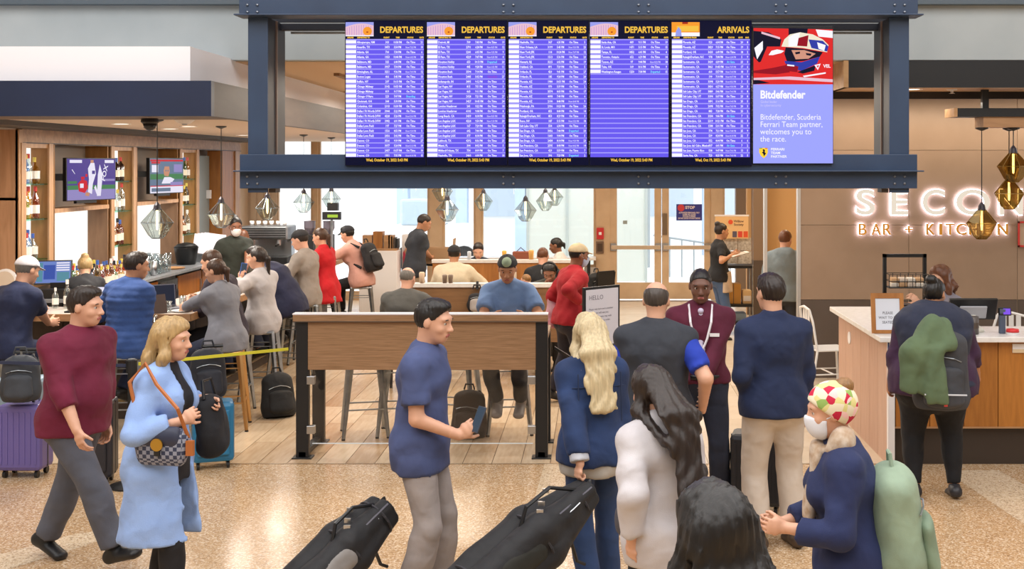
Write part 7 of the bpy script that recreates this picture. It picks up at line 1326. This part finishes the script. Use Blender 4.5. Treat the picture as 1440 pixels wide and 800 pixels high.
# backpacks worn
def worn_pack(p, lab, col, w, d, h, back, drop, pocket=None):
    P3_, u_, fw_, rs_ = p['P3'], p['u2'], p['fw'], p['rs']; base = P3_ - u_ * (drop + h) - fw_ * (p['dc'] + back + d / 2); t = backpack(lab, (0, 0, 0), 0, w, d, h, col, 0, False, pocket=pocket)
    M = Matrix(np.column_stack([rs_, fw_, u_])).to_4x4(); M.translation = Vector(base); t.matrix_world = Matrix.Translation(p['root'].location) @ p['root'].rotation_euler.to_matrix().to_4x4() @ M
    m = mat('pack_' + col, col); g = p['dc'] + back
    for s_ in (-1, 1): MB().tube([(s_ * .08, d / 2 - .01, h - .06), (s_ * .11, d / 2 + g * .6, h + drop - .01), (s_ * .12, d / 2 + 2 * g - .01, h + drop - .14), (s_ * .145, d / 2 + g * 1.7, h * .62), (s_ * .15, d / 2 + .02, h * .22)], .02, 6).build('shoulder_strap', m, t)
    return t
pk11 = worn_pack(p11, 'large grey hiking backpack worn by the woman ordering at the counter', '#3f4147', .40, .22, .60, .03, .06); MB().box(-.15, .15, -.178, -.17, .13, .14).build('reflective_strip', mat('strip_grey', '#c9ccd2', .4), pk11); MB().box(-.012, .012, -.178, -.168, .05, .08).build('red_badge', mat('badge_red', '#c23a34', .4), pk11)
jk = thing('green_jacket', 'olive green jacket draped over the grey hiking backpack', 'jacket', pk11.matrix_world.translation); jk.matrix_world = pk11.matrix_world.copy(); F_ = Field((-.40, -.34, -.06), (.2, .2, .72), .016)
F_.tube((-.05, -.02, .60), (-.19, -.10, .40), (.11, .09), (.13, .08), w=(1, .3, 0), k=.04).tube((-.19, -.10, .42), (-.22, -.11, .13), (.12, .06), (.14, .04), w=(1, .1, 0), k=.05, fb=True).tube((-.08, -.15, .45), (-.06, -.165, .06), (.075, .035), (.07, .03), w=(1, 0, 0), k=.03, fb=True).tube((.02, .0, .60), (.04, -.12, .48), .06, .05, k=.04)
F_.ripple(.011, (14, 10, 9)); field_obj('cloth', F_, mat('jacket_olive', '#5d7050', .85, kind='fabric', bump=.3, scale=4, col2='#52644a'), jk)
pk9 = worn_pack(p9, 'pale green backpack worn by the woman in the flowered cap', '#93a890', .40, .25, .50, -.03, .08, '#869c83'); worn_pack(b10, 'round black backpack worn by the person in pink', '#1b1b1f', .36, .20, .46, .03, .04)
sc9 = at_person(p9, 'scarf', 'white and brown scarf hanging in front of the navy top', 'scarf'); P3_, u_, fw_, rs_, dc_ = p9['P3'], p9['u2'], p9['fw'], p9['rs'], p9['dc']; F_ = Field(P3_ - V3(.3, .3, .5), P3_ + .25, .014); F_.tube(P3_ - rs_ * .07 + u_ * .01, P3_ + rs_ * .07 + u_ * .01, (.06, .085), w=fw_, k=.03); F_.tube(P3_ + fw_ * .10 - u_ * .0, P3_ + fw_ * (dc_ + .06) - u_ * .30, (.06, .03), (.09, .028), w=rs_, k=.03, fb=True); F_.ripple(.008); field_obj('cloth', F_, mat('scarf_cloth', '#cdbfae', .85, kind='fabric', bump=.3, col2='#a88a6c', scale=26), sc9)
# small shoulder bag of the woman in white
sb6 = at_person(p6, 'hand_bag', 'small grey hand bag beside the woman in the white sweater', 'bag'); c = np.array(p6['loc'](W(882, 735, 5.55))); F_ = Field(c - .2, c + .2, .013); F_.tube(c + V3(0, -.06, 0), c + V3(0, .06, 0), (.03, .075), (.03, .075), w=(1, 0, 0), k=.02); field_obj('bag_body', F_, mat('bag_grey_d', '#4b4a52', .7), sb6); MB().tube([c + V3(0, -.06, .05), c + V3(0, -.03, .13), c + V3(0, .03, .13), c + V3(0, .06, .05)], .008, 6).build('strap', m_black, sb6)
# headphones
hp_ = at_person(s6, 'headphones', 'black headphones on the young man at the walnut table', 'headphones'); hd_ = s6['hd']; MB().tube([hd_(.10 * math.cos(a), -.01, .03 + .11 * math.sin(a)) for a in np.linspace(0, math.pi, 11)], .011, 6).build('headband', m_black, hp_)
for s_ in (-1, 1): MB().sphere(tuple(hd_(s_ * .098, -.008, -.005)), .042, 10, 7, (.5, 1, 1)).build('ear_cup', m_galv if s_ > 0 else m_charcoal, hp_, smooth=True)
# shopping carried by the man in red
sb8 = at_person(s8, 'carrier_bag', 'pink and grey carrier bag held by the man in the red jacket', 'bag'); c = np.array(s8['loc'](W(781, 438, 12.75))); F_ = Field(c - .3, c + .3, .016); F_.tube(c + V3(0, 0, .14), c + V3(0, 0, -.12), (.09, .045), (.12, .06), w=(0, 1, 0), k=.02); F_.ripple(.006); field_obj('bag_body', F_, mat('carrier_pink', '#b8465e', .7, kind='plain', col2='#c9c2cc', scale=7), sb8); MB().tube([c + V3(0, -.05, .16), c + V3(0, .0, .30), c + V3(0, .05, .16)], .008, 6).build('bag_handle', m_white, sb8)
# papers, glasses, bags in other hands
for p, hand, lab, nm in ((w1, 'hR', 'white paper menu held by the waitress', 'menu'), (w2, 'hR', 'cream paper held by the man in the grey hooded jacket', 'paper')):
    w_ = p['wv'](p['J'][hand]); t = thing('paper_sheet', lab, 'paper', w_, -78 if p is w1 else 10); MB().box(-.10, .10, -.13, .13, -.002, .002, T=Matrix.Rotation(R_(14), 4, 'X')).build('sheet', mat('paper_white', '#e8e3da', .6), t); MB().box(-.09, .09, -.06, .1, .0022, .003, T=Matrix.Rotation(R_(14), 4, 'X')).build('print', mat('print_grey', '#b9b2a8', .6), t)
w_ = b3['wv'](b3['J']['hR']); tumbler(w_.x, w_.y, w_.z - .02, .13, .036, 'drinking glass in the hand of the man in the puffer jacket', 'glasses on the bar top')
bd = backpack('black and white patterned bag hung on the walnut table front', (-1.42, 13.982, .80), 0, .22, .12, .30, '#2a282c', 0, False, pocket='#b9b2ae'); MB().bar((0, .03, .28), (0, .06, .37), .03).build('hook', m_black, bd)

e_, w2_ = p4['J']['eL'], p4['J']['wL']; dd_ = nrm(w2_ - e_); F_ = Field(w2_ - .14, w2_ + .1, .010); F_.tube(w2_ - dd_ * .075, w2_ - dd_ * .01, .054, .056, k=0, fa=True, fb=True); field_obj('turned_cuff', F_, mat('cuff_pale', '#b9bcc4', .8, kind='denim', bump=.2), p4['root'])
for s_ in (-1, 1): MB().tube([p4['P3'] + p4['rs'] * s_ * .13 - p4['fw'] * (p4['dc'] + .03) - p4['u2'] * q for q in (.06, .2, .34)], .004, 5).build('seam', mat('denim_seam', '#1c2c4c', .8), p4['root'])
MB().tube([p4['P3'] + p4['rs'] * x - p4['fw'] * (p4['dc'] + .045 - abs(x) * .25) - p4['u2'] * .14 for x in np.linspace(-.16, .16, 9)], .004, 5).build('yoke_seam', mat('denim_seam', '#1c2c4c'), p4['root'])
F_ = Field(s4['hd'](0, .05, .1) - .12, s4['hd'](0, .05, .1) + .12, .009); F_.ell(s4['hd'](0, .03, .085), V3(.05, .078, .045) * s4['kh'], s4['Hm'], 0); field_obj('cap_patch', F_, mat('patch_sage', '#9db39a', .8), s4['root'])
